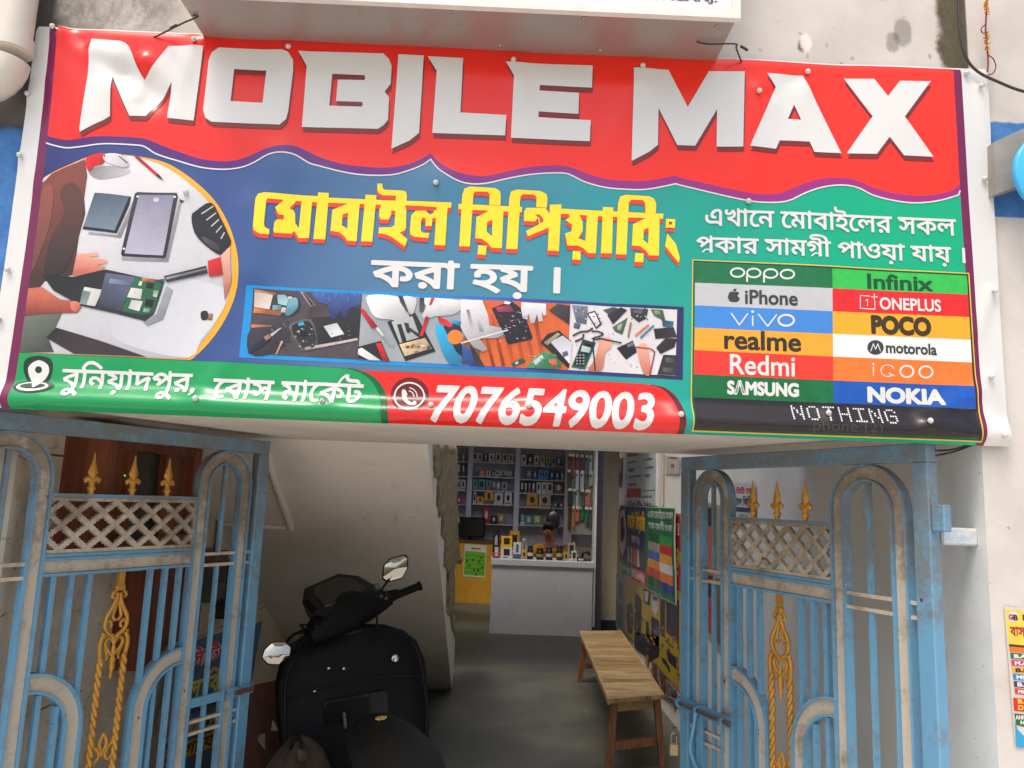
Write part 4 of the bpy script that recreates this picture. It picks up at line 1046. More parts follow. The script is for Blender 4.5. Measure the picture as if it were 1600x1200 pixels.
q8([(0, 128), (150, 135), (190, 240), (200, 310), (280, 325), (298, 370), (260, 395), (130, 400), (185, 470), (160, 492), (90, 460), (30, 380), (0, 320)], vg((222, 220, 222), (150, 148, 156), (60, 160), (180, 440), S8[:2], S8[2]), 7)
pr.line([(5, 430), (120, 398), (325, 342)], .004, V_WHITE, 8, o=S8[:2], k=S8[2]); q8([(40, 200), (60, 200), (90, 330), (70, 340)], (160, 158, 164), 8); q8([(110, 260), (130, 270), (160, 350), (130, 350)], (166, 164, 170), 8)
q8([(420, 150), (590, 160), (592, 235), (575, 245), (560, 215), (568, 280), (540, 285), (528, 230), (512, 290), (485, 298), (470, 225), (462, 270), (430, 260), (418, 200)], vg((226, 226, 228), (170, 168, 176), (500, 160), (500, 290), S8[:2], S8[2]), 6)
q8([(610, 205), (670, 160), (757, 175), (752, 305)], (62, 56, 58), 6)
q8([(550, 430), (600, 370), (680, 345), (765, 420), (750, 610), (600, 470)], (34, 34, 38), 6); q8([(620, 425), (705, 380), (770, 430), (755, 580)], (206, 208, 214), 7); q8([(575, 430), (670, 360), (690, 372), (600, 450)], (170, 150, 120), 7); q8([(700, 500), (735, 485), (745, 515), (710, 530)], (90, 96, 110), 8)
q8([(350, 570), (430, 532), (450, 560), (365, 596)], (40, 96, 66), 6); q8([(462, 590), (580, 490), (690, 560), (670, 612), (480, 605)], (74, 146, 104), 6, True); q8([(610, 545), (660, 550), (665, 590), (630, 590)], (206, 110, 60), 7, True); q8([(500, 560), (560, 515), (575, 535), (520, 590)], (190, 206, 190), 7); q8([(375, 568), (395, 556), (402, 570), (384, 582)], (190, 200, 190), 7)
# fourth photo: white bench with parts and a meter
pr.poly([(891, 476), (1057.5, 484.5), (1054.5, 588), (887, 579)], vc(210, 206, 208), 3)
for c8, pp in (((110, 116, 134), [(770, 168), (880, 175), (870, 300), (800, 290)]), ((90, 96, 110), [(785, 290), (830, 300), (820, 335), (780, 325)]), ((70, 66, 70), [(870, 225), (930, 205), (978, 300), (938, 335)]), ((70, 74, 80), [(985, 200), (1060, 178), (1100, 190), (1050, 250)]), ((44, 42, 46), [(1015, 235), (1110, 180), (1155, 200), (1055, 300)]),
               ((70, 100, 80), [(1050, 320), (1160, 250), (1120, 370), (1070, 350)]), ((60, 62, 70), [(1175, 185), (1300, 195), (1285, 260), (1235, 285), (1180, 240)]), ((70, 100, 76), [(1315, 195), (1400, 200), (1420, 280), (1340, 240)]), ((50, 90, 110), [(1395, 270), (1475, 280), (1470, 325), (1400, 315)]),
               ((48, 44, 48), [(1338, 330), (1475, 320), (1498, 390), (1350, 400)]), ((46, 42, 46), [(1355, 460), (1420, 395), (1498, 400), (1480, 460), (1385, 505)]), ((50, 46, 50), [(1405, 510), (1495, 515), (1490, 655), (1360, 650)]), ((36, 34, 38), [(1080, 465), (1195, 410), (1222, 490), (1145, 545)]), ((40, 80, 66), [(845, 405), (935, 430), (860, 615), (765, 600)]), ((36, 38, 42), [(855, 425), (920, 440), (850, 600), (780, 585)])):
    q8(pp, c8, 5)
for c8, pp in (((222, 222, 224), [(885, 232), (925, 218), (962, 295), (938, 320)]), ((170, 196, 190), [(840, 448), (900, 465), (890, 500), (830, 490)]), ((90, 96, 104), [(1205, 190), (1260, 195), (1250, 225), (1205, 220)]), ((120, 120, 126), [(1150, 440), (1195, 420), (1205, 440), (1160, 462)]), ((150, 160, 110), [(1340, 205), (1380, 210), (1385, 235), (1350, 235)]), ((80, 76, 80), [(1420, 530), (1480, 535), (1478, 570), (1420, 565)]), ((80, 76, 80), [(1400, 600), (1470, 605), (1466, 640), (1400, 632)]), ((160, 170, 150), [(1085, 310), (1120, 290), (1110, 340), (1085, 340)])):
    q8(pp, c8, 6)
q8([(960, 420), (1000, 390), (1040, 400), (1040, 460), (1000, 500), (975, 620), (880, 620), (930, 540)], vg((226, 164, 140), (176, 104, 86), (1020, 400), (920, 610), S8[:2], S8[2]), 6.5, True); q8([(1230, 450), (1275, 430), (1300, 470), (1315, 640), (1270, 645), (1228, 510)], vg((226, 164, 140), (180, 108, 90), (1260, 440), (1300, 640), S8[:2], S8[2]), 6.5, True)
pr.line([(955, 400), (1110, 430)], .005, vc(50, 50, 54), 7.5, o=S8[:2], k=S8[2]); pr.line([(1195, 455), (1320, 470), (1345, 490), (1310, 650)], .004, vc(150, 40, 40), 7.5, o=S8[:2], k=S8[2]); pr.line([(960, 405), (920, 410), (915, 470), (930, 620)], .004, vc(40, 40, 44), 7.5, o=S8[:2], k=S8[2])
pr.line([(1180, 290), (1162, 385)], .006, vc(140, 110, 80), 6, o=S8[:2], k=S8[2]); pr.line([(1215, 375), (1300, 305)], .006, vc(206, 110, 50), 6, o=S8[:2], k=S8[2]); pr.line([(1250, 390), (1335, 310)], .006, vc(60, 120, 170), 6, o=S8[:2], k=S8[2])
pr.line(cr([(780, 380), (830, 355), (880, 350), (910, 330)], 3), .006, vc(60, 56, 58), 6, o=S8[:2], k=S8[2]); pr.line(cr([(795, 420), (840, 400), (850, 375)], 3), .006, vc(60, 56, 58), 6, o=S8[:2], k=S8[2]); pr.line(cr([(910, 350), (950, 352), (985, 372), (910, 402)], 3), .005, vc(50, 48, 50), 6, o=S8[:2], k=S8[2])
for k in range(40):
    x, y = rs.uniform(775, 1290), rs.uniform(172, 300)
    if x < 1000 or x > 1170: q8([(x, y), (x+9, y+2), (x+7, y+9), (x-2, y+7)], rs.choice([(60, 60, 66), (150, 150, 156), (190, 180, 150), (230, 230, 232)]), 7)
for k in range(12): q8([(800+(k % 3)*22, 510+(k//3)*20), (812+(k % 3)*22, 512+(k//3)*20), (808+(k % 3)*22, 522+(k//3)*20), (797+(k % 3)*22, 520+(k//3)*20)], (150, 154, 160), 7)
dr = random.Random(33)
for k in range(70):
    x, y = dr.uniform(60, 820), dr.uniform(290, 520); y += (x-60)*.03; r_ = dr.uniform(2, 6)
    if y < 545: q7([(x, y), (x+r_*dr.uniform(1, 3), y+r_*.3), (x+r_*dr.uniform(.6, 2), y+r_), (x-r_*.4, y+r_*.8)], dr.choice([(30, 28, 32), (106, 96, 98), (150, 136, 126), (54, 50, 56), (180, 170, 160)]), 7.4+.02*k % .5)
for k in range(60):
    x, y = dr.uniform(790, 1480), dr.uniform(330, 620); r_ = dr.uniform(2, 5); y += 5
    q8([(x, y), (x+r_*2, y+r_*.4), (x+r_*1.5, y+r_*1.3), (x-r_*.3, y+r_)], dr.choice([(120, 118, 122), (176, 172, 170), (60, 58, 62), (150, 140, 120), (186, 184, 188)]), 4.4)
for k in range(26):
    x, y = dr.uniform(475, 670), dr.uniform(500, 600); r_ = dr.uniform(3, 8)
    q8([(x, y), (x+r_*1.6, y+r_*.3), (x+r_*1.4, y+r_), (x-r_*.2, y+r_*.8)], dr.choice([(30, 60, 44), (190, 200, 180), (120, 170, 130), (210, 190, 120), (40, 90, 60)]), 7.6)
for k in range(30):
    x, y = dr.uniform(1140, 1330), dr.uniform(430, 520); r_ = dr.uniform(2, 6)
    q7([(x, y), (x+r_*1.6, y-r_*.3), (x+r_*1.4, y+r_), (x-r_*.2, y+r_*.8)], dr.choice([(90, 70, 50), (216, 206, 180), (120, 170, 90), (190, 90, 70), (60, 56, 50)]), 7.7)
pr.build('photo_strip', banner)

# ---- table of phone makers
S6 = (1060, 270, 540/1507)
def o6(x, y): return (S6[0]+x*S6[2], S6[1]+y*S6[2])
V_GOLDL = vc(214, 190, 60)
outer = [(62, 381), (1264, 440), (1311, 1172), (52, 1126)]
inn = [(72, 393), (1254, 451), (1299, 1160), (62, 1114)]
pr.line([o6(*p) for p in outer], .0035, V_GOLDL, 3, closed=True, round_=False); pr.line([o6(*p) for p in [(67, 387), (1259, 446), (1305, 1166), (57, 1120)]], .003, vc(20, 60, 40), 3, closed=True, round_=False)
ly = [395, 481, 580, 677, 775, 880, 980]; my = [421, 507, 607, 705, 804, 908, 1008]; ry = [450, 532, 630, 729, 828, 932, 1032]
lx = [72, 71, 70, 69, 67, 65, 63]; rx = [1255, 1260, 1266, 1272, 1277, 1282, 1288]
LC = [(26, 108, 62), (186, 188, 190), (64, 132, 208), (232, 160, 42), (226, 54, 42), (18, 104, 58)]
RC = [(52, 182, 74), (216, 34, 34), (232, 166, 34), (226, 228, 228), (232, 118, 42), (22, 84, 176)]
for i in range(6):
    pr.poly([o6(lx[i], ly[i]), o6(665+i, my[i]), o6(666+i, my[i+1]), o6(lx[i+1], ly[i+1])], vc(*LC[i]), 4)
    pr.poly([o6(665+i, my[i]), o6(rx[i], ry[i]), o6(rx[i+1], ry[i+1]), o6(666+i, my[i+1])], vc(*RC[i]), 4)
pr.poly([o6(63, 980), o6(1288, 1032), o6(1300, 1160), o6(60, 1116)], vc(34, 28, 28), 4)
GREY = vc(58, 58, 58); DK = vc(46, 40, 30)
W6 = 0.0052
def ring(cx, cy, rx_, ry_, w, m=V_WHITE): pr.poly([o6(*p) for p in ell(cx, cy, rx_, ry_, 24)], m, 5, holes=[[o6(*p) for p in ell(cx, cy, rx_-w, ry_-w, 24)]])
for cx, cy, stem in ((255, 438, 0), (325, 440, 1), (398, 443, 1), (470, 446, 0)):
    ring(cx, cy, 33, 23, 8)
    if stem: pr.poly([o6(cx-33, cy), o6(cx-25, cy), o6(cx-25, cy+40), o6(cx-33, cy+38)], V_WHITE, 5.4)
pr.text('iPhone', o6(287, 575), o6(514, 521), GREY, 5, bold=.05)
pr.poly([o6(*p) for p in cr([(240, 523), (252, 521), (262, 528), (254, 538), (264, 552), (254, 565), (240, 566), (222, 563), (213, 545), (220, 524), (230, 521)], 3, True)], GREY, 5)
pr.poly([o6(*p) for p in cr([(236, 520), (238, 511), (250, 508), (247, 518)], 3, True)], GREY, 5)
for pts in ([(228, 616), (262, 666), (298, 618)], [(320, 628), (320, 668)], [(345, 620), (385, 672), (423, 622)]): pr.line([o6(*p) for p in pts], .0042, V_WHITE, 5)
pr.poly([o6(*p) for p in ell(320, 608, 7, 6, 10)], V_WHITE, 5); ring(465, 646, 38, 28, 9)
pr.text('realme', o6(196, 771), o6(529, 699), DK, 5, bold=.05)
pr.text('Redmi', o6(221, 880), o6(503, 803), V_WHITE, 5, bold=.03)
pr.text('SΛMSUNG', o6(209, 968), o6(521, 916), V_WHITE, 5, bold=.10)
pr.text('Infinix', o6(820, 508), o6(1104, 452), vc(20, 74, 40), 5, bold=.05)
pr.text('ONEPLUS', o6(874, 598), o6(1139, 555), V_WHITE, 5, bold=.05)
for pts in ([(828, 540), (788, 538), (788, 594), (852, 597), (852, 562)], [(836, 543), (864, 544)], [(850, 530), (850, 557)], [(812, 560), (820, 553), (820, 583)]): pr.line([o6(*p) for p in pts], .0026, V_WHITE, 5)
pr.text('POCO', o6(836, 706), o6(1096, 632), vc(58, 44, 16), 5, bold=.12)
pr.poly([o6(*p) for p in ell(853, 764, 36, 32, 24)], GREY, 5); pr.line([o6(*p) for p in [(832, 780), (843, 748), (853, 772), (863, 748), (874, 780)]], .0026, V_WHITE, 6)
pr.text('motorola', o6(899, 789), o6(1121, 748), GREY, 5, bold=.06)
pr.line([o6(843, 848), o6(843, 886)], .0034, V_WHITE, 5); pr.poly([o6(*p) for p in ell(843, 836, 5, 5, 10)], V_WHITE, 5)
for cx, cy in ((990, 868), (1074, 870)): ring(cx, cy, 33, 29, 8)
pr.line([o6(*p) for p in ell(905, 865, 29, 25, 20, 40, 340)], .0029, V_WHITE, 5); pr.line([o6(912, 876), o6(934, 888)], .003, V_WHITE, 5.5)
pr.text('NOKIA', o6(818, 1004), o6(1154, 946), V_WHITE, 5, bold=.11)
DOT = {'N': ['10001', '11001', '10101', '10101', '10011', '10001', '10001'], 'O': ['01110', '10001', '10001', '10001', '10001', '10001', '01110'], 'T': ['11111', '00100', '00100', '00100', '00100', '00100', '00100'], 'H': ['10001', '10001', '10001', '11111', '10001', '10001', '10001'], 'I': ['11111', '00100', '00100', '00100', '00100', '00100', '11111'], 'G': ['01110', '10001', '10000', '10111', '10001', '10001', '01110']}
for i, ch in enumerate('NOTHING'):
    for r_, row in enumerate(DOT[ch]):
        for c_, b_ in enumerate(row):
            if b_ == '1':
                x = 488+i*67+c_*10.5; y = 1020+r_*9.8+(x-488)*0.045
                pr.poly([o6(*p) for p in ell(x, y, 4.2, 4.2, 8)], V_WHITE, 5)
pr.text('phone (2)', o6(565, 1136), o6(860, 1098), vc(62, 56, 54), 5)
pr.build('brand_table', banner)

# ---- nails with white caps
M_NAIL = mat('white_nail_cap', (206, 204, 198), 0.4, var=0.1, dirt=(110, 96, 80), dirt_amt=0.2, dscale=60)
for x, y in ((92, 51), (308, 67), (452, 77), (804, 97), (1003, 106), (1262, 113), (1185, 147), (1507, 117), (1170, 316), (682, 289), (295, 303), (49, 150), (35, 245), (12, 422), (2, 500), (1529, 139), (1536, 281), (1548, 456), (1543, 590), (1560, 681), (312, 625), (510, 629), (673, 634), (827, 636), (1060, 650), (1290, 647), (1440, 660)):
    u, v = uvb(x, y); q = surfb(u, v, 0.0)
    M = Matrix.Translation((q[0], q[1]+.004, q[2])) @ Matrix.Rotation(rad(90), 4, 'X') @ Matrix.Rotation(random.uniform(-.35, .35), 4, 'Y')
    MB().lathe([(0.003, 0.0), (0.003, 0.010), (0.0085, 0.0105), (0.009, 0.014), (0.006, 0.019), (0.001, 0.021)], 10, M).build('nail', M_NAIL, banner)

# ------------------------------------------------------------------ the two gate leaves
GW = 1.25
def gate_leaf(hx, hy, ang, sg, label, GW, a, b):
    """leaf in local coords: x = distance from the hinge, z = height; the street face is -y*sg"""
    g = thing('gate_leaf', (hx, hy, 0), label, 'gate', 'wrought iron gate leaves of the passage', rad(ang))
    f = lambda d: d*sg
    def B(mb, x0, x1, d0, d1, z0, z1, mi=0, bev=0.0):
        a, b = sorted((f(d0), f(d1))); mb.box(x0, x1, a, b, z0, z1, mi, None, bev); return mb
    def Rb(mb, pts, w, d0, d1, mi=0): return mb.ribbon(pts, w, f(d0), f(d1), mi)
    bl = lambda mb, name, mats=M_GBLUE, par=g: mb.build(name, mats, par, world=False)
    TOPZ = 1.92
    mb = MB()
    for x in (0.0, GW-0.058): B(mb, x, x+.058, -.022, .022, .04, TOPZ-.058, 0, .003)
    B(mb, 0, GW, -.0225, .0225, TOPZ-.058, TOPZ, 0, .003); B(mb, .058, GW-.058, -.022, .022, .04, .09, 0, .003)
    bl(mb, 'frame')
    # tall arches: two blue rims with a cream web between
    def arch_path(s0, s1, r_off, z_spring, n=14):
        c = (s0+s1)/2; r = (s1-s0)/2-r_off
        p = [(c-r, .09), (c-r, .6), (c-r, 1.2), (c-r, z_spring)]
        p += [(c-r*math.cos(math.pi*k/n), z_spring+r*math.sin(math.pi*k/n)) for k in range(1, n)]
        return p+[(c+r, z_spring), (c+r, 1.2), (c+r, .6), (c+r, .09)]
    for s0, s1 in ((.088, a), (b, GW-.085)):
        zs = 1.862-(s1-s0)/2
        mb = MB(); Rb(mb, arch_path(s0, s1, .004, zs), .008, -.018, .018, 0); Rb(mb, arch_path(s0, s1, .054, zs), .008, -.018, .018, 0)
        Rb(mb, arch_path(s0, s1, .029, zs), .041, -.006, .006, 1)
        bl(mb, 'arch', [M_GBLUE, M_GCREAM])
        c = (s0+s1)/2
        bl(B(MB(), c-.008, c+.008, -.007, .007, 1.437, 1.862-.05), 'bar'); bl(B(MB(), c-.008, c+.008, -.007, .007, .09, 1.394), 'bar')
        for z in (1.438, 1.394): bl(B(MB(), s0+.058, s1-.058, -.010, .010, z-.006, z+.006), 'cross_bar', M_GCREAM)
    for z in (1.438, 1.394):
        bl(B(MB(), .058, .088, -.008, .008, z-.006, z+.006), 'cross_bar', M_GCREAM); bl(B(MB(), GW-.085, GW-.058, -.008, .008, z-.006, z+.006), 'cross_bar', M_GCREAM)
    # lattice panel with stepped four-leaf openings
    mid = (a+b)/2+.003
    mb = MB(); B(mb, a, b, -.012, .012, 1.655, 1.667); bl(mb, 'rail')
    mb = MB(); B(mb, a, b, -.012, .012, 1.455, 1.467); bl(mb, 'rail')
    nx = 6; dx = (b-a)/nx; z0, z1 = 1.468, 1.654; dz = (z1-z0-.024)/2
    holes = []
    QUAD = [(.80, 0), (.74, .12), (.60, .16), (.56, .34), (.36, .36), (.32, .56), (.14, .60), (.10, .76)]
    def quat(cx, cz):
        q = QUAD+[(-u, v) for u, v in QUAD[::-1]]+[(-u, -v) for u, v in QUAD[1:]]+[(u, -v) for u, v in QUAD[::-1][:-1]]
        return [(cx+u*dx*.44, cz+v*dz*.44) for u, v in q]
    zc = z0+.012
    inner = [(a+.006, zc), (b-.006, zc), (b-.006, z1-.012), (a+.006, z1-.012)]
    def clip(poly):   # keep the part of an opening inside the border
        for ax, lim, sgn in ((0, a+.006, 1), (0, b-.006, -1), (1, zc, 1), (1, z1-.012, -1)):
            out = []
            for i in range(len(poly)):
                p, q = poly[i], poly[(i+1) % len(poly)]
                ip, iq = (p[ax]-lim)*sgn >= 0, (q[ax]-lim)*sgn >= 0
                if ip: out.append(p)
                if ip != iq:
                    t = (lim-p[ax])/(q[ax]-p[ax]); out.append((p[0]+(q[0]-p[0])*t, p[1]+(q[1]-p[1])*t))
            poly = out
            if len(poly) < 3: return None
        return poly
    for i in range(nx+1):
        for j in range(3):
            h = clip(quat(a+i*dx, zc+(j+.0)*dz)) if j < 3 else None
            if h and abs(area(h)) > 1e-5: holes.append(h)
    for i in range(nx):
        for j in range(2):
            h = clip(quat(a+(i+.5)*dx, zc+(j+.5)*dz))
            if h and abs(area(h)) > 1e-5: holes.append(h)
    V2, T = fill([ccw([(a, z0), (b, z0), (b, z1), (a, z1)])]+[cw(h) for h in holes])
    bl(MB().plate(V2, T, -.008, .008), 'lattice_panel', M_GCREAM)
    # cream rail under the lattice
    mb = MB(); B(mb, a, b, -.004, .004, 1.404, 1.448); bl(mb, 'cream_rail', M_GCREAM)
    for z in (1.449, 1.398): bl(B(MB(), a, b, -.014, .014, z-.005, z+.005), 'rail')
    # gilded spear heads on the lattice
    for x in (mid-(b-a)*.262, mid+.005, mid+(b-a)*.262):
        mb = MB(); M = Matrix.Translation((x, 0, 1.667))
        mb.lathe([(.010, 0), (.010, .012), (.015, .016), (.015, .022), (.009, .028), (.011, .036), (.009, .044)], 12, M)
        for s in (-1, 1):   # curled leaves
            mb.tube([(x+s*.004, 0, 1.712), (x+s*.016, 0, 1.722), (x+s*.025, 0, 1.716), (x+s*.024, 0, 1.706)], [.009, .011, .009, .004], 8)
        mb.loft([((x, 0, 1.705), .008, .007, (1, 0, 0), (0, 1, 0), 1.3), ((x, 0, 1.722), .010, .008, (1, 0, 0), (0, 1, 0), 1.3), ((x, 0, 1.742), .021, .010, (1, 0, 0), (0, 1, 0), 1.2), ((x, 0, 1.757), .016, .009, (1, 0, 0), (0, 1, 0), 1.2), ((x, 0, 1.785), .006, .006, (1, 0, 0), (0, 1, 0), 1.5), ((x, 0, 1.812), .002, .002, (1, 0, 0), (0, 1, 0), 2)], 12)
        bl(mb, 'spear_head', M_GOLD)
    # square bars
    cz = .885
    for x, zb in [(mid+k*(b-a), None) for k in (-.43, -.32, -.21, .20, .31, .42)]:
        c0 = a if x < mid else b; R = .202
        dd = abs(x-c0)
        ztop_arc = cz+math.sqrt(max(0, R*R-dd*dd)) if dd < R else .09
        zin = cz+math.sqrt(max(0, (R-.064)**2-dd*dd)) if dd < R-.064 else None
        bl(B(MB(), x-.009, x+.009, -.009, .009, ztop_arc-.002, 1.394), 'bar')
        if zin and zin > .2: bl(B(MB(), x-.009, x+.009, -.009, .009, .09, zin), 'bar')
    # low quarter arches on both sides of the centre piece
    for c0, s in ((a, 1), (b, -1)):
        def qp(r, n=10): return [(c0+s*r*math.sin(math.pi/2*k/n), cz+r*math.cos(math.pi/2*k/n)) for k in range(n+1)]+[(c0+s*r, .6), (c0+s*r, .09)]
        mb = MB(); Rb(mb, qp(.200), .008, -.018, .018, 0); Rb(mb, qp(.144), .008, -.018, .018, 0); Rb(mb, qp(.172), .048, -.005, .005, 1)
        bl(mb, 'low_arch', [M_GBLUE, M_GCREAM])
    # gilded centre piece: scrolls, hearts and two twisted rods
    x = mid; mb = MB()
    B(mb, x-.011, x+.011, -.008, .008, 1.345, 1.394); B(mb, x-.018, x+.018, -.010, .010, 1.325, 1.346, 0, .004)
    def sc(pts, r, n=5): mb.tube([(x+u, 0, z) for u, z in cr(pts, n)], r if not isinstance(r, tuple) else r[0], 8)
    for s in (-1, 1):
        sc([(s*.012, 1.325), (s*.024, 1.318), (s*.027, 1.306), (s*.017, 1.302)], .0065)
        sc([(s*.006, 1.318), (s*.008, 1.296), (s*.022, 1.265), (s*.040, 1.235), (s*.043, 1.205), (s*.030, 1.182), (s*.010, 1.168), (0, 1.150)], .0080)
        sc([(s*.043, 1.205), (s*.030, 1.222), (s*.018, 1.210), (s*.022, 1.196)], .0055)
        sc([(s*.003, 1.296), (s*.010, 1.262), (s*.016, 1.236), (s*.004, 1.222)], .0060)
        sc([(s*.048, 1.185), (s*.047, 1.172), (s*.036, 1.168)], .0065)
        sc([(0, 1.142), (s*.014, 1.160), (s*.030, 1.156), (s*.034, 1.140), (s*.020, 1.118), (0, 1.098)], .0065)
        sc([(s*.040, 1.178), (s*.054, 1.150), (s*.050, 1.105), (s*.040, 1.085)], .0085)
        sc([(s*.034, 1.128), (s*.022, 1.100), (s*.026, 1.086)], .0045)
        for ph in (0, math.pi):
            zs = np.linspace(1.10, .30, 90)
            mb.tube([(x+s*.047+.0058*math.cos((1.1-z)*95+ph), f(.0058*math.sin((1.1-z)*95+ph)), z) for z in zs], .0082, 6)
        # lower scrolls
        sc([(s*.040, .80), (s*.020, .785), (s*.012, .76), (s*.028, .745), (s*.040, .755)], .0065)
        sc([(0, .835), (s*.014, .805), (s*.006, .78), (0, .76)], .0065)
    mb.lathe([(.004, 1.02), (.008, 1.03), (.006, 1.045), (.012, 1.06), (.010, 1.075), (.013, 1.085), (.006, 1.10), (.009, 1.12), (.004, 1.14)], 10, Matrix.Translation((x, 0, 0)))
    bl(mb, 'gilded_centrepiece', M_GOLD)
    # lock rail and bolt near the free stile
    for z in (.790, .745): bl(B(MB(), b+.058, GW-.058, -.010, .010, z-.006, z+.006), 'cross_bar', M_GCREAM)
    mb = MB(); B(mb, b+.058, GW-.085, -.012, .004, .845, .880); bl(mb, 'lock_rail')
    return g, bl, B, f
ga, bl, B, f = gate_leaf(-1.679, -.009, 61.9, 1, 'open iron gate leaf with gilded spears before the old brick wall and wooden window', 1.35, .388, .985)
# bolt sleeves on the free stile
mb = MB()
for x in (1.265, 1.325):
    mb.lathe([(.020, 0), (.020, .012), (.011, .012), (.011, 0)], 14, Matrix.Translation((x, -.024, .868)) @ Matrix.Rotation(rad(90), 4, 'Y'))
mb.box(1.22, 1.36, -.028, -.022, .848, .888)
bl(mb, 'bolt_sleeve')
bl(MB().tube([(1.25, -.040, .868), (1.345, -.040, .868)], .010, 10), 'bolt', mat('rusty_bolt', (120, 78, 52), .6, .4))
ga2, bl, B, f = gate_leaf(1.310, .026, 112.2, -1, 'open iron gate leaf with gilded spears and long bolt before the white wall', 1.25, .392, .922)
mb = MB()
for x in (.935, 1.10, 1.225): mb.lathe([(.019, 0), (.019, .014), (.011, .014), (.011, 0)], 14, Matrix.Translation((x, .040, .872)) @ Matrix.Rotation(rad(90), 4, 'Y'))
mb.box(.90, 1.25, .022, .028, .850, .895); bl(mb, 'bolt_sleeve')
bl(MB().tube([(.90, .040, .872), (1.315, .040, .872)], .010, 10).tube([(1.315, .040, .872), (1.325, .040, .872)], .016, 12), 'bolt', mat('worn_bolt', (112, 108, 100), .45, .6))
bl(MB().tube(cr([(1.10, .05, .868), (1.11, .055, .80), (1.13, .055, .72), (1.10, .05, .66), (1.05, .045, .64)], 4), .008, 8).box(1.085, 1.125, .024, .030, .62, .86), 'bolt_handle')
bl(MB().tube([(1.262, .03, .76), (1.285, .03, .755), (1.285, .03, .735), (1.262, .03, .73)], .006, 8), 'hasp_loop', M_STEEL)
# hinge bracket welded to the pier
br = MB(); br.box(.0-.045, .0, -.016, .016, 1.655, 1.735, 0, None, .004); bl(br, 'hinge_bracket')
hb = MB().box(1.350, 1.462, .060, .09, 1.615, 1.668, 0, None, .006)
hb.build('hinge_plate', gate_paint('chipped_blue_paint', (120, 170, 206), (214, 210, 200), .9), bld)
# padlock hanging from the hasp
pq = Matrix.Rotation(rad(112.2), 4, 'Z')
def gw(x, y, z): v = pq @ Vector((x, y, z)); return (v.x+1.310, v.y+.026, v.z)
c = gw(1.274, .034, .70)
pl = thing('padlock', (c[0], c[1], .64), 'small brass padlock hanging from the gate leaf beside the bench', 'padlock')
MB().box(c[0]-.020, c[0]+.020, c[1]-.008, c[1]+.008, .645, .695, 0, None, .004).build('lock_body', mat('dull_brass', (176, 156, 118), .38, .7), pl)
MB().tube([(c[0]-.012, c[1], .69), (c[0]-.012, c[1], .722)]+[(c[0]-.012*math.cos(math.pi*k/8), c[1], .722+.014*math.sin(math.pi*k/8)) for k in range(1, 8)]+[(c[0]+.012, c[1], .722), (c[0]+.012, c[1], .69)], .0038, 8).build('shackle', M_STEEL, pl)

# ------------------------------------------------------------------ bench
M_BENCH = None
def bench_top():
    n = NT('bench_slats'); P, xyz = n.pos()
    d = n.math('MULTIPLY', n.math('ADD', xyz[1], n.math('MULTIPLY', xyz[0], -.17)), 10.4)
    fr = n.math('FRACT', d); idx = n.math('FLOOR', d)
    wn = n.new('ShaderNodeTexWhiteNoise', noise_dimensions='1D'); n.t.links.new(idx, wn.inputs['W'])
    g = n.noise(9.0, 5.0, 0.6, stretch=(0.35, 6.0, 1), dist=.8)
    base = n.ramp(wn.outputs[0], [(0, rgb(128, 102, 64)), (.35, rgb(160, 136, 94)), (.7, rgb(174, 152, 110)), (1, rgb(142, 114, 74))])
    col = n.mix(n.math('MULTIPLY', n.step(g, .46, .62), .8), base, rgb(92, 64, 34))
    gap = n.math('MULTIPLY', n.step(fr, .0, .05), n.step(fr, 1.0, .96))
    col = n.mix(n.math('SUBTRACT', 1.0, gap), col, rgb(70, 50, 30))
    return n.out(col, 0.45, 0.0, n.bump(gap, .3, .004))
M_BENCH = bench_top()
M_LEGWOOD = wood_mat('bench_leg_wood', (112, 74, 46), (146, 100, 66), 2)
HB = .47
c1, c2, c3, c4 = [at_z(x, y, HB) for x, y in ((906, 987), (972, 986), (1042, 1092), (955, 1103))]
bch = thing('bench', (.95, 4.1, 0), 'long narrow wooden bench along the yellow poster wall', 'bench')
def bl_pt(s, t, z):   # s along the length (0 near), t across (0 left)
    near = np.array([.752, 2.84])*(1-t)+np.array([1.150, 3.02])*t; far = np.array([.842, 5.46])*(1-t)+np.array([1.268, 5.56])*t
    p = near*(1-s)+far*s; return (p[0], p[1], z)
def hexb(mb, s0, s1, t0, t1, z0, z1): mb.hexa([bl_pt(s0, t0, z0), bl_pt(s0, t1, z0), bl_pt(s1, t1, z0), bl_pt(s1, t0, z0)], [bl_pt(s0, t0, z1), bl_pt(s0, t1, z1), bl_pt(s1, t1, z1), bl_pt(s1, t0, z1)]); return mb
hexb(MB(), 0, 1, .03, .97, HB-.028, HB).build('seat', M_BENCH, bch)
M_EDGEW = wood_mat('bench_edge_wood', (150, 118, 74), (178, 146, 98), 1)
hexb(MB(), 0, 1, 0, .029, HB-.034, HB+.002).build('edge_strip', M_EDGEW, bch); hexb(MB(), 0, 1, .971, 1, HB-.034, HB+.002).build('edge_strip', M_EDGEW, bch)
hexb(MB(), .03, .97, .10, .14, HB-.09, HB-.029).build('apron', M_LEGWOOD, bch); hexb(MB(), .03, .97, .86, .90, HB-.09, HB-.029).build('apron', M_LEGWOOD, bch)
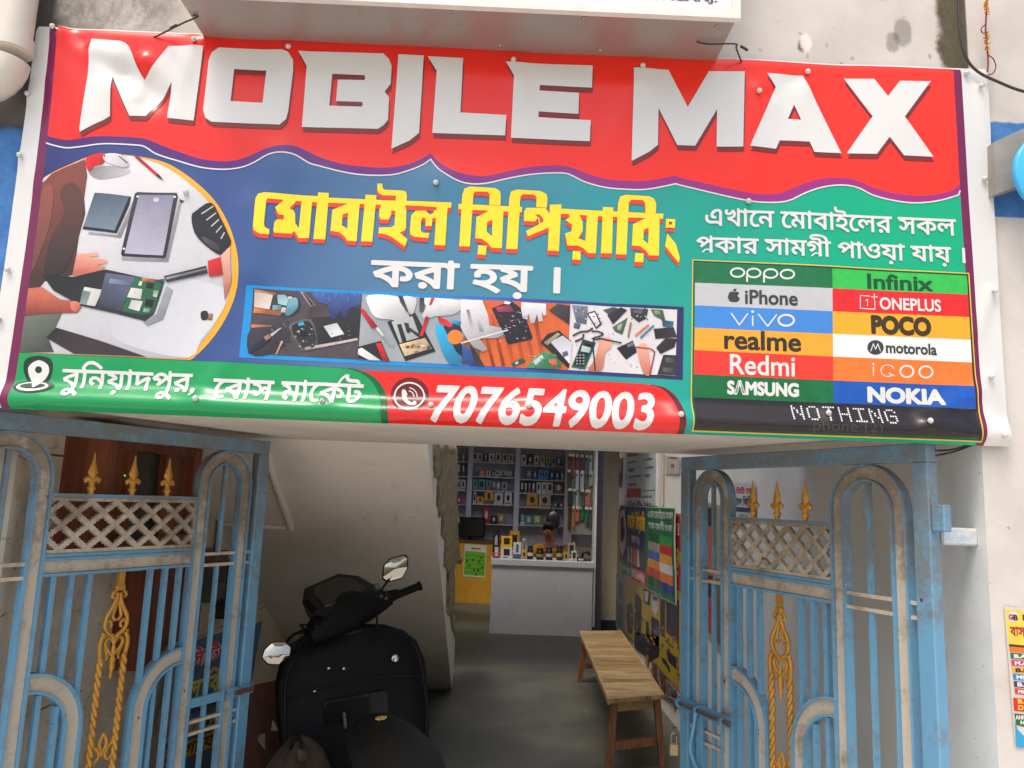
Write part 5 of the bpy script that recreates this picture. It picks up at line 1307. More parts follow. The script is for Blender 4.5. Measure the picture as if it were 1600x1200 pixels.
for s in (.025, .955):
    for t in (.08, .84):
        dt = -.10 if t < .5 else .10; ds = -.02 if s < .5 else .02
        mb = MB(); mb.hexa([bl_pt(s+ds, t+dt, 0), bl_pt(s+ds, t+dt+.11, 0), bl_pt(s+ds+.022, t+dt+.11, 0), bl_pt(s+ds+.022, t+dt, 0)], [bl_pt(s, t, HB-.029), bl_pt(s, t+.12, HB-.029), bl_pt(s+.024, t+.12, HB-.029), bl_pt(s+.024, t, HB-.029)])
        mb.build('leg', M_LEGWOOD, bch)
    hexb(MB(), s-.004, s+.012, .10, .90, .14, .19).build('stretcher', M_LEGWOOD, bch)
    hexb(MB(), s+.004, s+.016, .20, .84, HB-.10, HB-.03).build('end_apron', M_EDGEW, bch)

# ------------------------------------------------------------------ scooter under the stairs
def scmat(name, c, rough, coat=0.0, var=.2):
    n = NT(name); a = n.noise(9.0, 6.0, .65); b = n.noise(60, 4, .6)
    col = n.mix(a, tuple(v*(1-var) for v in rgb(*c)[:3])+(1,), tuple(v*(1+var) for v in rgb(*c)[:3])+(1,))
    dust = n.noise(4.0, 7.0, .7)
    col = n.mix(n.math('MULTIPLY', n.step(dust, .5, .8), .10), col, rgb(60, 54, 44))
    return n.out(col, n.math('MULTIPLY_ADD', dust, .3, rough-.1), 0, n.bump(b, .05, .002), .18, coat)
S_BODY = scmat('scooter_grey_black_paint', (10, 10, 11), .36, .15)
S_BLK = scmat('scooter_black_plastic', (6, 6, 7), .5)
S_SEAT = scmat('scooter_seat_vinyl', (9, 9, 9), .5)
S_GREY = scmat('scooter_silver_trim', (92, 92, 92), .4)
S_CHROME = mat('scooter_chrome', (200, 200, 200), .2, 1.0)
S_MIRROR = mat('mirror_glass', (176, 174, 164), .04, 1.0, var=.02)
sco = thing('scooter', (-.62, 1.05, 0), 'black motor scooter leaning under the stairs with two mirrors and its front turned left', 'scooter')
yaw, lean = rad(18), rad(7)
SM = Matrix.Translation((-.37, .98, .02)) @ Matrix.Rotation(yaw, 4, 'Z') @ Matrix.Rotation(-lean, 4, 'Y') @ Matrix.Scale(1.13, 4)
X_, Y_, Z_ = (1, 0, 0), (0, 1, 0), (0, 0, 1)
def sbuild(mb, name, m, par=sco):
    mb.v = [tuple(SM @ Vector(q)) for q in mb.v]; return mb.build(name, m, par)
# local: y forward (bars at y=.58), z up, seat from y=-.75 to .0
sec = []
for y, w, z0, z1 in ((-.85, .05, .54, .60), (-.78, .10, .44, .64), (-.6, .14, .34, .66), (-.35, .155, .28, .66), (-.12, .14, .24, .64), (0.02, .11, .22, .58), (.07, .08, .22, .48)):
    sec.append(((0, y, (z0+z1)/2), w, (z1-z0)/2, X_, Z_, 3.0))
sbuild(MB().loft(sec, 24), 'rear_body', S_BODY)
sec = []
for y, w, z, h in ((-.74, .04, .73, .02), (-.70, .10, .72, .04), (-.5, .125, .72, .05), (-.25, .118, .705, .05), (-.10, .10, .695, .045), (0, .072, .69, .04), (.05, .03, .685, .02)):
    sec.append(((0, y, z), w, h, X_, Z_, 2.6))
seat = sbuild(MB().loft(sec, 24), 'seat', S_SEAT)
# small gilt flower mark printed on the seat nose
mb = MB()
for k in range(6):
    a = k*math.pi/3; mb.lathe([(.008, .747), (.007, .7505), (.001, .751)], 8, Matrix.Translation((.01+.013*math.cos(a), -.13+.013*math.sin(a), .0)))
sbuild(mb, 'seat_emblem', mat('gilt_mark', (190, 160, 90), .4, .4), seat)
sbuild(MB().box(-.16, .16, -.02, .42, .20, .26, 0, None, .02), 'footboard', S_BLK)
# leg shield: broad, curved, taller than the footboard
sh = MB(); secs = []
for z, w, y in ((.22, .24, .40), (.35, .275, .45), (.5, .30, .48), (.65, .31, .51), (.76, .31, .535), (.84, .285, .555), (.89, .235, .57), (.925, .15, .58), (.94, .05, .585)):
    secs.append(((0, y, z), w, .035 if z < .9 else .022, X_, Y_, 2.6))
sh.loft(secs, 28); sbuild(sh, 'leg_shield', S_BLK)
sec = []
for z, w, y, d in ((.25, .10, .60, .07), (.45, .19, .62, .10), (.65, .22, .62, .11), (.8, .21, .62, .10), (.92, .12, .61, .06)): sec.append(((0, y, z), w, d, X_, Y_, 2.4))
sbuild(MB().loft(sec, 22), 'front_apron', S_BODY)
sec = []
for y, w, z in ((.62, .05, .34), (.72, .075, .47), (.86, .08, .52), (1.0, .07, .46), (1.10, .04, .34)): sec.append(((0, y, z), w, .03, X_, Z_, 2.4))
sbuild(MB().loft(sec, 16), 'front_mudguard', S_BODY)
for y in (-.58, .86):
    prof = [(.20, -.02), (.245, -.045), (.265, -.03), (.27, 0), (.265, .03), (.245, .045), (.20, .02)]
    M = Matrix.Translation((0, y, .27)) @ Matrix.Rotation(rad(90), 4, 'Y')
    wh = MB(); wh.lathe(prof, 28, M); w = sbuild(wh, 'wheel', mat('tyre_rubber', (24, 24, 24), .85))
    sbuild(MB().lathe([(.03, -.035), (.19, -.02), (.205, 0), (.19, .02), (.03, .035)], 20, M), 'rim', S_GREY, w)
sbuild(MB().lathe([(.016, 0), (.018, .002), (.016, .012), (.010, .014), (.001, .015)], 12, Matrix.Translation((.17, .475, .80)) @ Matrix.Rotation(rad(90), 4, 'X')), 'ignition_lock', S_CHROME)
for kx, kz in ((-.10, .80), (-.04, .79), (-.16, .72)):
    sbuild(MB().lathe([(.008, 0), (.009, .002), (.006, .008), (.001, .009)], 10, Matrix.Translation((kx, .478, kz)) @ Matrix.Rotation(rad(90), 4, 'X')), 'screw_cap', S_CHROME)
sbuild(MB().box(-.13, .13, .462, .476, .50, .68, 0, None, .012), 'glove_box_lid', S_BODY)
sbuild(MB().tube(cr([(-.30, .475, .70), (-.15, .452, .735), (.0, .446, .742), (.15, .452, .735), (.30, .475, .70)], 6), .0035, 6), 'panel_seam', S_BODY)
sbuild(MB().tube(cr([(-.05, .46, .62), (-.05, .44, .60), (-.05, .435, .575), (-.05, .455, .565)], 4), .007, 8), 'bag_hook', S_GREY)
sbuild(MB().tube(cr([(-.24, .445, .86), (-.27, .44, .78), (-.28, .42, .60), (-.26, .40, .42)], 6), .006, 6), 'shield_trim', S_BODY)
sbuild(MB().tube(cr([(.24, .445, .86), (.27, .44, .78), (.28, .42, .60), (.26, .40, .42)], 6), .006, 6), 'shield_trim', S_BODY)
# steering head, turned to the left
HM = SM @ Matrix.Translation((0, .55, .98)) @ Matrix.Rotation(rad(24), 4, 'Z') @ Matrix.Rotation(rad(-13), 4, 'Y')
def hbuild(mb, name, m, par=sco):
    mb.v = [tuple(HM @ Vector(q)) for q in mb.v]; return mb.build(name, m, par)
sec = []
for x, hy, hz, z, y in ((-.20, .035, .03, .0, -.01), (-.15, .06, .05, .01, .0), (-.08, .085, .075, .02, .02), (0, .095, .085, .025, .03), (.08, .085, .075, .02, .02), (.15, .06, .05, .01, .0), (.20, .035, .03, .0, -.01)):
    sec.append(((x, y, z), hy, hz, Y_, Z_, 2.8))
hd = hbuild(MB().loft(sec, 20), 'handlebar_cover', S_BLK)
def tilt(M_, name, m, par): M_.v = [tuple(HM @ (Matrix.Translation((0, .02, .085)) @ Matrix.Rotation(rad(24), 4, 'X')) @ Vector(q)) for q in M_.v]; return M_.build(name, m, par)
mb = MB(); oc = [(-.155, -.03), (-.125, -.075), (.125, -.075), (.155, -.03), (.145, .07), (.085, .15), (-.085, .15), (-.145, .07)]
n8 = len(oc)
vs8 = [(a*.86, b*.86, .022) for a, b in oc]+[(a, b, .006) for a, b in oc]+[(a*.9, b*.9, -.06) for a, b in oc]
mb.add(vs8, [tuple(range(n8))]+[(r_*n8+(i+1) % n8, r_*n8+i, (r_+1)*n8+i, (r_+1)*n8+(i+1) % n8) for r_ in range(2) for i in range(n8)])
ip = tilt(mb, 'instrument_panel', S_BODY, hd)
mb = MB(); oc2 = [(-.105, -.035), (-.075, -.050), (.075, -.050), (.105, -.035), (.095, .06), (.055, .11), (-.055, .11), (-.095, .06)]
mb.add([(a, b, .0225) for a, b in oc2]+[(a*.96, b*.96, .026) for a, b in oc2], [tuple(range(8, 16))]+[(i, (i+1) % 8, 8+(i+1) % 8, 8+i) for i in range(8)])
tilt(mb, 'display_glass', mat('display_glass', (16, 18, 20), .15), ip)
hbuild(MB().box(-.10, .10, -.055, -.040, .03, .055, 0, None, .005), 'switch_trim', S_GREY, hd)
for s in (-1, 1):
    hbuild(MB().tube([(s*.19, -.012, 0), (s*.23, -.02, .0)], .020, 14).tube([(s*.23, -.02, .0), (s*.345, -.05, .0)], .0175, 14).tube([(s*.345, -.05, 0), (s*.352, -.052, 0)], .022, 14), 'grip', S_BLK)
    hbuild(MB().box(s*.15-.03, s*.15+.03, -.05, .03, .0, .055, 0, None, .012), 'switch_housing', S_BLK)
    hbuild(MB().tube(cr([(s*.17, .06, .01), (s*.21, .085, .01), (s*.26, .070, 0), (s*.30, .05, -.005)], 4), [.009]*3+[.006]*10, 8), 'brake_lever', S_BLK)
for k, (pts, r_) in enumerate((([(.19, .03, .03), (.14, .12, .02), (.02, .16, -.06), (-.03, .12, -.16)], .0045), ([(-.19, .03, .03), (-.15, .13, .02), (-.05, .17, -.05), (-.02, .12, -.16)], .0045), ([(.10, -.06, .0), (.07, -.085, -.06), (.03, -.07, -.13)], .004))):
    hbuild(MB().tube(cr(pts, 6), r_, 6), 'control_cable', S_BLK)
hbuild(MB().lathe([(.020, 0), (.024, .004), (.024, .022), (.020, .026), (.002, .027)], 12, Matrix.Translation((.155, .0, .055))), 'brake_fluid_cap', S_GREY, hd)
hbuild(MB().box(.128, .172, -.058, -.048, .012, .024, 0, None, .003).box(.132, .150, -.060, -.048, .030, .042, 0, None, .003), 'switch_buttons', mat('switch_red_grey', (110, 60, 54), .4), hd)
hs = MB(); hs.loft([((0, .105, .0), .12, .05, X_, Z_, 2.6), ((0, .135, .0), .10, .04, X_, Z_, 2.6), ((0, .145, .0), .06, .02, X_, Z_, 2.6)], 20); hbuild(hs, 'headlight', mat('headlight_lens', (170, 172, 172), .12), hd)
# mirrors: stalk, housing, glass (each set from its own place)
def mirror(base, mid, head, outline, face):
    """outline: (right, up) in metres around head; face = direction the glass looks"""
    fw = Vector(face).normalized(); rt = Vector((0, 0, 1)).cross(-fw).normalized() * 1.0
    rt = fw.cross(Vector((0, 0, 1))).normalized()*-1.0
    up = rt.cross(fw)*-1.0
    if up.z < 0: up = -up
    st = MB().tube([tuple(q) for q in cr([base, mid, head], 6)], .0055, 8); s_ = st.build('mirror_stalk', S_BLK, sco)
    H = Vector(head)
    def P(a, b, d): return tuple(H+rt*a+up*b+fw*d)
    o = cr([q for i, q in enumerate(outline) for q in ((outline[i-1][0]*.12+q[0]*.88, outline[i-1][1]*.12+q[1]*.88), (q[0]*.88+outline[(i+1) % len(outline)][0]*.12, q[1]*.88+outline[(i+1) % len(outline)][1]*.12))], 2, True); n = len(o)
    cx = sum(p[0] for p in o)/n; cy = sum(p[1] for p in o)/n
    mb = MB(); vs = []
    for k, d in ((1.0, .008), (1.04, -.002), (.9, -.022), (.5, -.034)): vs += [P(cx+(a-cx)*k, cy+(b-cy)*k, d) for a, b in o]
    fs = []
    for r_ in range(3):
        for i in range(n): fs.append((r_*n+i, r_*n+(i+1) % n, (r_+1)*n+(i+1) % n, (r_+1)*n+i))
    mb.add(vs, fs, 0, True); mb.add(vs[-n:], [tuple(range(n))], 0)
    mb.add([P(a, b, .006) for a, b in o], [tuple(range(n))], 0)
    hs_ = mb.build('mirror_housing', S_BLK, sco)
    g = MB(); ks = [.93, .8, .62, .42, .2]
    gv = [P(cx+(a-cx)*k, cy+(b-cy)*k, .0085+.007*(1-(k/.93)**2)) for k in ks for a, b in o]+[P(cx, cy, .0155)]
    gf = [(r_*n+i, r_*n+(i+1) % n, (r_+1)*n+(i+1) % n, (r_+1)*n+i) for r_ in range(4) for i in range(n)]+[(4*n+i, 4*n+(i+1) % n, 5*n) for i in range(n)]
    g.add(gv, gf, 0, True); g.build('mirror_glass', S_MIRROR, hs_)
def hp(x, y, z): v = HM @ Vector((x, y, z)); return (v.x, v.y, v.z)
hr, hl = hp(.16, 0, .05), hp(-.17, .02, .04)
dr = hr[1]; 
mr = at_y(617, 890, hr[1]+.06); mid = at_y(590, 930, hr[1]+.02)
fr_ = Vector((CAM[0]-mr[0]+.25, CAM[1]-mr[1], .20))
mirror(hr, tuple(mid), tuple(mr), [(-.060, -.045), (-.058, .018), (-.030, .052), (.045, .075), (.062, .060), (.064, .010), (.040, -.040), (-.030, -.062)], fr_)
ml = at_y(433, 1020, hl[1]-.24); mid = at_y(466, 1010, hl[1]-.14)
mirror(hl, tuple(mid), tuple(ml), [(-.062, -.020), (-.055, .012), (-.022, .046), (.035, .044), (.058, .022), (.056, -.012), (.012, -.050), (-.035, -.046)], Vector((CAM[0]-ml[0]-.15, CAM[1]-ml[1], .75)))

# ------------------------------------------------------------------ the phone shop at the back
M_LAM = mat('white_laminate', (205, 206, 216), .28, var=.02, scale=1.2)
M_LAMG = mat('grey_violet_laminate', (188, 188, 204), .4, var=.06)
M_POST = mat('violet_post_paint', (96, 90, 108), .5, var=.1)
MB().box(1.318, 1.425, 8.20, 8.30, 0, 2.75, 0, None, .006).build('door_post', M_POST, bld)
MB().box(1.285, 1.316, 8.0, 8.20, .12, 2.75).build('door_post', mat('pale_post_paint', (206, 210, 206), .5), bld)
cnt = thing('counter', (.62, 8.2, 0), 'white laminate shop counter with a thick top at the end of the passage', 'counter')
MB().box(-.04, 1.275, 7.965, 8.5, 0, .862).build('counter_body', M_LAM, cnt)
MB().box(-.055, 1.284, 7.94, 8.55, .863, .94, 0, None, .004).build('counter_top', M_LAM, cnt)
Z5 = (700, 690, .1625); Z6 = (700, 810, .1625)
_cm = {}
def cmat(c, rough=.4):
    if c not in _cm: _cm[c] = mat('packaging_'+str(len(_cm)), c, rough, var=.15, scale=25)
    return _cm[c]
def cname(c):
    r, g, b = c; mx, mn = max(c), min(c)
    if mx-mn < 28: return 'black' if mx < 60 else 'dark grey' if mx < 100 else 'grey' if mx < 165 else 'white'
    if r == mx: return ('yellow' if g > 130 else 'orange' if g > 95 else 'brown' if r < 130 else 'red')
    if g == mx: return 'teal' if b > g*.8 else 'green'
    return 'light blue' if mx > 150 else 'blue'
ORD = ['first', 'second', 'third', 'fourth', 'fifth', 'sixth', 'seventh', 'eighth', 'ninth', 'tenth', 'eleventh', 'twelfth']
def carton(x0, x1, yt, yb, Y, depth, c, label, group, zb=None, motif=None, cat='box', name='product_box'):
    """one carton measured by its front face"""
    a = at_y(x0, yb, Y); b = at_y(x1, yt, Y)
    z0 = a[2] if zb is None else zb; z1 = max(b[2], z0+.03); w = b[0]-a[0]
    mb = MB(); X0, X1 = a[0]+.006*w, b[0]-.006*w
    mb.box(X0, X1, Y, Y+depth, z0, z1, 0, None, .002)
    m = motif or ((40, 40, 44) if sum(c) > 380 else (200, 200, 200))
    h = z1-z0; cx = (X0+X1)/2; hw = (X1-X0)/2; k = random.random()
    f = lambda pts, mi: mb.add([(cx+u*hw, Y-.0015, z0+v*h) for u, v in pts], [tuple(range(len(pts)))], mi)
    if k < .45: f(ell(0, .55, .45, .26, 12), 1); f([(-.7, .08), (.7, .08), (.7, .16), (-.7, .16)], 2)
    elif k < .75: f([(-.55, .28), (.55, .28), (.55, .85), (-.55, .85)], 1); f([(-.6, .08), (.2, .08), (.2, .16), (-.6, .16)], 2)
    else: f([(-.97, .02), (.97, .02), (.97, .3), (-.97, .3)], 2); f([(-.3, .4), (.35, .4), (.3, .9), (-.25, .9)], 1)
    o = mb.build(name, [cmat(c), cmat(m), cmat(random.choice([(190, 60, 50), (60, 90, 150), (90, 90, 94), (214, 200, 90), m]))])
    off = Vector((cx, Y+depth/2, z0))
    for v in o.data.vertices: v.co -= off
    o.location = off
    return tag(o, label, cat, group)
SY = 11.0
def sx_(x): return Z5[0]+x*Z5[2]
def sy_(y): return Z5[1]+y*Z5[2]
unit = thing('shelf_unit', (.25, SY+.1, 0), 'tall violet grey shelf unit full of phone boxes on the shop back wall', 'shelves')
def zz(x, y): return at_y(sx_(x), sy_(y), SY)[2]
def xx(x, y=400): return at_y(sx_(x), sy_(y), SY)[0]
for a, b in ((185, 232), (640, 690), (1122, 1200)):
    MB().box(xx(a), xx(b), SY-.02, SY+.20, .98, 2.72).build('upright', M_LAMG, unit)
MB().box(-1.3, 1.75, SY+.19, SY+.198, .95, 2.74).build('back_panel', mat('grey_back_panel', (168, 165, 178), .6), unit)
BAYS = {'left': (40, 185, [190, 330, 465, 600, 740]), 'middle': (232, 640, [198, 338, 472, 602, 792]), 'right': (690, 1122, [232, 368, 497, 632, 806])}
SHZ = {}
for bn, (a, b, ys) in BAYS.items():
    for k, y in enumerate(ys):
        z = zz((a+b)/2, y); SHZ[(bn, k)] = z
        MB().box(xx(a)+.002, xx(b)-.002, SY-.01, SY+.188, z-.018, z).build('shelf', M_LAMG, unit)
W_ = (196, 194, 190); DKB = (28, 28, 32); TEAL = (86, 150, 156); BLU = (30, 70, 140); LBL = (70, 150, 210); YELb = (210, 160, 40); ORG = (214, 100, 40); GRN = (120, 160, 50); REDb = (170, 40, 40); BEI = (190, 170, 130); GR = (120, 122, 128)
PROD = {('left', 0): [(85, 128, 95, (150, 150, 130)), (130, 168, 100, (130, 126, 120))], ('left', 1): [(82, 125, 200, (54, 54, 62)), (128, 168, 205, (64, 64, 70))], ('left', 2): [(80, 122, 360, W_), (124, 170, 365, W_)], ('left', 3): [(84, 130, 535, REDb)],
 ('middle', 0): [(236, 284, 108, W_), (285, 331, 110, W_), (338, 386, 118, DKB), (392, 445, 112, W_), (455, 511, 112, W_), (520, 575, 118, W_), (582, 626, 120, W_)],
 ('middle', 1): [(300, 356, 272, ORG), (366, 411, 285, W_), (420, 449, 280, DKB), (451, 491, 272, W_), (500, 560, 285, W_), (566, 612, 288, W_)],
 ('middle', 2): [(238, 286, 362, TEAL), (290, 356, 366, TEAL), (361, 416, 370, TEAL), (420, 462, 380, GR), (464, 506, 382, GR), (514, 572, 390, (150, 158, 156))],
 ('middle', 3): [(238, 272, 490, W_), (276, 342, 528, (232, 158, 40)), (346, 440, 485, YELb), (442, 531, 492, W_), (540, 616, 490, W_)],
 ('middle', 4): [(330, 405, 640, REDb), (410, 472, 712, DKB), (476, 546, 690, (160, 130, 60))],
 ('right', 0): [(702, 755, 128, W_), (765, 816, 126, DKB), (826, 876, 135, W_), (884, 935, 138, (170, 170, 150)), (941, 985, 145, (150, 190, 110)), (995, 1036, 148, (160, 165, 175)), (1044, 1086, 148, (34, 36, 60))],
 ('right', 1): [(755, 805, 272, GR), (815, 857, 278, BLU), (868, 915, 274, LBL), (921, 965, 278, LBL), (975, 1021, 284, BLU), (1030, 1071, 286, BLU), (1080, 1120, 292, (60, 100, 110))],
 ('right', 2): [(695, 728, 382, DKB), (730, 764, 384, DKB), (766, 801, 386, DKB), (803, 841, 388, DKB), (850, 896, 390, W_), (899, 949, 392, W_), (951, 1010, 394, W_), (1016, 1110, 398, (120, 76, 40))],
 ('right', 3): [(755, 866, 505, YELb), (871, 990, 512, BEI), (1010, 1056, 585, (70, 70, 66)), (1060, 1112, 588, (70, 70, 74))],
 ('right', 4): [(695, 740, 700, (70, 140, 140)), (742, 812, 712, (90, 150, 140)), (816, 900, 706, GRN)]}
ROWN = ['top', 'second', 'third', 'fourth', 'lowest']
for (bn, k), lst in PROD.items():
    for i, (a, b, yt, c) in enumerate(lst):
        where = f"{ORD[i]} from the left" if len(lst) > 1 else 'standing alone'
        carton(sx_(a), sx_(b), sy_(yt), sy_(BAYS[bn][2][k]), SY+.005, .10, c, f"{cname(c)} product box {where} on the {ROWN[k]} shelf of the {bn} bay", 'boxes on the shop shelves', zb=SHZ[(bn, k)]+.0005)
# hanging phone covers on a board to the right of the shelves
HY = 10.3
brd = thing('display_board', (1.2, HY+.06, 1.4), 'grey hook board hung with phone covers right of the shelf unit', 'board')
p0, p1 = at_y(sx_(1140), sy_(90), HY), at_y(sx_(1440), sy_(900), HY)
MB().box(p0[0], p1[0]+.1, HY+.05, HY+.065, p1[2], p0[2]+.1).build('panel', mat('dim_board', (120, 118, 112), .6), brd)
HC = [(92, 50, 36), (106, 62, 40), (56, 48, 44), (160, 160, 164), (84, 92, 96), (34, 40, 44), (56, 80, 72), (156, 104, 88), (36, 100, 58), (158, 92, 64), (66, 70, 82), (140, 140, 132)]
rows = [(118, 300, [0, 1, 1, 0, 4, 3, 11]), (270, 440, [2, 4, 3, 3, 4, 11, 5]), (450, 620, [5, 4, 3, 6, 7, 7, 6]), (615, 800, [2, 9, 9, 8, 8, 10, 5])]
for r_, (yt, yb, cs) in enumerate(rows):
    for i, ci in enumerate(cs):
        a = 1150+i*40+random.uniform(-9, 9); b = a+36+random.uniform(-8, 10); c = HC[ci]
        y2 = yb+random.uniform(-45, 45)
        q0, q1 = at_y(sx_(a), sy_(y2), HY), at_y(sx_(b), sy_(yt+i*3), HY); dz = random.uniform(-.02, .02); w = (q1[0]-q0[0])
        mb = MB(); Yc = HY+.02-.013*((i*2+r_) % 3)
        mb.box(q0[0], q1[0], Yc, Yc+.012, q0[2], q1[2]-.04, 0, None, .004)
        mb.box(q0[0]+w*.1, q1[0]-w*.1, Yc+.003, Yc+.006, q1[2]-.04, q1[2], 1)
        mb.box(q0[0]+w*.15, q1[0]-w*.45, Yc-.002, Yc, q1[2]-.10, q1[2]-.06, 2)
        o = mb.build('phone_cover', [cmat(c), cmat((190, 190, 186)), cmat((24, 24, 26))]); off = Vector(((q0[0]+q1[0])/2, Yc, q0[2]))
        for v in o.data.vertices: v.co -= off
        o.location = off
        tag(o, f"{cname(c)} phone cover, {ORD[i]} from the left in the {['top', 'second', 'third', 'lowest'][r_]} hanging row", 'phone cover', 'phone covers hanging on the hook board')
# yellow desk with a calendar, monitor
DY = 10.75
d0, d1 = at_y(714, 845, DY), at_y(790, 943, DY)
dsk = thing('desk', (-.2, DY+.3, 0), 'yellow painted desk left of the white counter with a green calendar on its front', 'desk')
MB().box(d0[0], d1[0], DY, DY+.5, 0, .99, 0, None, .004).build('desk_body', mat('yellow_desk_paint', (196, 146, 44), .45, var=.1), dsk)
MB().box(d0[0]-.02, d1[0]+.02, DY-.02, DY+.5, .991, 1.02).build('desk_top', mat('brown_desk_top', (86, 70, 54), .5), dsk)
cal = thing('calendar', (-.3, DY-.002, .5), 'green and white calendar sheet stuck on the front of the yellow desk', 'calendar')
pr = Print(lambda x, y: tuple(at_y(x, y, DY-.004)[[0, 2]]), lambda u, v, h: (u, DY-.003-h, v), .0008)
def z6(x, y): return (Z6[0]+x*Z6[2], Z6[1]+y*Z6[2])
pr.poly([z6(*p) for p in ((160, 245), (375, 262), (352, 570), (145, 555))], cmat((206, 204, 190)), 1)
pr.poly([z6(*p) for p in ((165, 312), (362, 328), (348, 556), (152, 542))], cmat((104, 176, 44)), 2)
for k in range(5): pr.poly([z6(160-k*2, 352+k*40), z6(358-k*2, 366+k*40), z6(358-k*2, 370+k*40), z6(160-k*2, 356+k*40)], cmat((40, 80, 30)), 3)
for x, y in ((205, 455), (252, 498), (290, 500), (330, 470), (240, 400), (300, 420), (270, 540), (185, 410), (320, 380)): pr.poly([z6(x-9, y-9), z6(x+9, y-8), z6(x+9, y+10), z6(x-9, y+9)], cmat((40, 70, 30)), 3)
pr.poly([z6(225, 280), z6(265, 283), z6(265, 297), z6(225, 294)], cmat((60, 60, 60)), 2); pr.poly([z6(268, 283), z6(312, 286), z6(312, 300), z6(268, 297)], cmat((200, 40, 40)), 2)
pr.build('calendar_sheet', cal)
mon = thing('monitor', (-.45, DY+.2, 1.02), 'black computer monitor standing on the yellow desk', 'monitor')
m0, m1 = at_y(711, 843, DY+.15), at_y(758, 809, DY+.15)
MB().box(m0[0], m1[0], DY+.15, DY+.19, max(m0[2], 1.06), m1[2], 0, None, .008).build('screen_case', S_BLK, mon)
MB().box(m0[0]+.02, m1[0]-.02, DY+.148, DY+.1495, max(m0[2], 1.06)+.02, m1[2]-.02).build('screen', mat('black_screen', (12, 12, 14), .2), mon)
MB().box((m0[0]+m1[0])/2-.03, (m0[0]+m1[0])/2+.03, DY+.16, DY+.18, 1.02, 1.08).box((m0[0]+m1[0])/2-.1, (m0[0]+m1[0])/2+.1, DY+.1, DY+.25, 1.02, 1.032).build('stand', S_BLK, mon)
# goods on the counter
CY = 8.04; CZ = .9402
G_ = 'goods standing on the white counter'
def on_counter(x0, x1, yt, c, label, Y=CY, dep=.07, motif=None, zb=CZ, yb=380): 
    p, q = z6(x0, yb), z6(x1, yt); return carton(p[0], q[0], q[1], p[1], Y, dep, c, label, G_, zb, motif)
on_counter(428, 500, 330, (190, 50, 44), 'red box at the left end of the counter top')
b1 = on_counter(508, 620, 280, (206, 206, 206), 'white earbud box under the yellow box on the counter', motif=(34, 34, 40))
ztop = max((b1.matrix_basis @ v.co).z for v in b1.data.vertices)
on_counter(510, 620, 176, (226, 186, 40), 'bright yellow box on top of the white earbud box', zb=ztop+.0005, motif=(60, 30, 34), yb=270)
on_counter(624, 706, 234, (206, 208, 212), 'white and blue picture box right of the earbud box', motif=(70, 90, 130))
on_counter(708, 757, 306, (200, 160, 60), 'small yellow and black box beside the dark bottle')
on_counter(1112, 1160, 332, (170, 150, 90), 'small pale gold box near the right of the counter'); on_counter(1186, 1240, 316, (196, 190, 170), 'small white box near the right end of the counter')
on_counter(585, 690, 124, YELb, 'yellow carton standing behind the counter goods', Y=8.42, motif=(30, 30, 30)); on_counter(1150, 1226, 236, (176, 160, 124), 'beige carton beside the yellow shirt', Y=8.42)
on_counter(432, 500, 258, (34, 32, 36), 'black box behind the red box at the counter end', Y=8.2); on_counter(712, 752, 196, (180, 180, 176), 'pale carton behind the small yellow box', Y=8.42); on_counter(425, 500, 110, DKB, 'tall black carton far behind the counter left end', Y=8.44)
for i, (a, b, yt, c, lab) in enumerate(((760, 822, 262, (22, 22, 24), 'black lidded tub with a white band, leftmost of the dark tubs'), (846, 922, 286, (24, 26, 22), 'wide black tub with a gold disc, second of the dark tubs'), (938, 1008, 276, (30, 30, 32), 'black tub with a silver label, third of the dark tubs'), (1040, 1106, 262, (30, 32, 24), 'dark tub with a gold label, rightmost of the dark tubs'))):
    p, q = at_y(*z6(a, 388), CY+.04), at_y(*z6(b, yt), CY+.04); r = (q[0]-p[0])/2; h = q[2]-CZ
    M = Matrix.Translation(((p[0]+q[0])/2, CY+.04, CZ))
    t = thing('tub', ((p[0]+q[0])/2, CY+.04, CZ), lab, 'tub', G_)
    MB().lathe([(r*.9, 0), (r, .01), (r, h*.7), (r*.8, h*.78)], 16, M).build('tub_body', cmat(c), t); MB().lathe([(r*.82, h*.78), (r*.85, h*.8), (r*.85, h*.97), (r*.7, h)], 16, M).build('lid', cmat((18, 18, 20)), t)
    MB().lathe([(r*1.01, h*.25), (r*1.01, h*.5)], 16, M).build('label_band', cmat([(200, 200, 200), (150, 130, 50), (170, 170, 172), (176, 160, 80)][i]), t)
p = at_y(*z6(1270, 385), CY+.05)
t = tag(MB().box(p[0]-.05, p[0]+.06, CY, CY+.12, CZ, CZ+.045, 0, None, .01).box(p[0]-.03, p[0]+.04, CY-.002, CY, CZ+.012, CZ+.034, 1).build('card_machine', [cmat((22, 22, 24)), cmat((190, 190, 190))]), 'small black machine with a pale label at the right end of the counter', 'machine')
p = at_y(*z6(1325, 385), CY+.05)
mb = MB(); mb.tube(cr([(p[0]-.05, CY+.1, CZ+.03), (p[0]-.03, CY+.1, CZ+.10), (p[0]+.02, CY+.1, CZ+.12), (p[0]+.06, CY+.1, CZ+.08)], 5), [.02]*16, 10); mb.box(p[0]-.07, p[0]+.07, CY+.05, CY+.16, CZ, CZ+.03, 0, None, .01)
tag(mb.build('barcode_scanner', cmat((24, 24, 26))), 'black hand scanner on its stand at the far right of the counter', 'scanner')
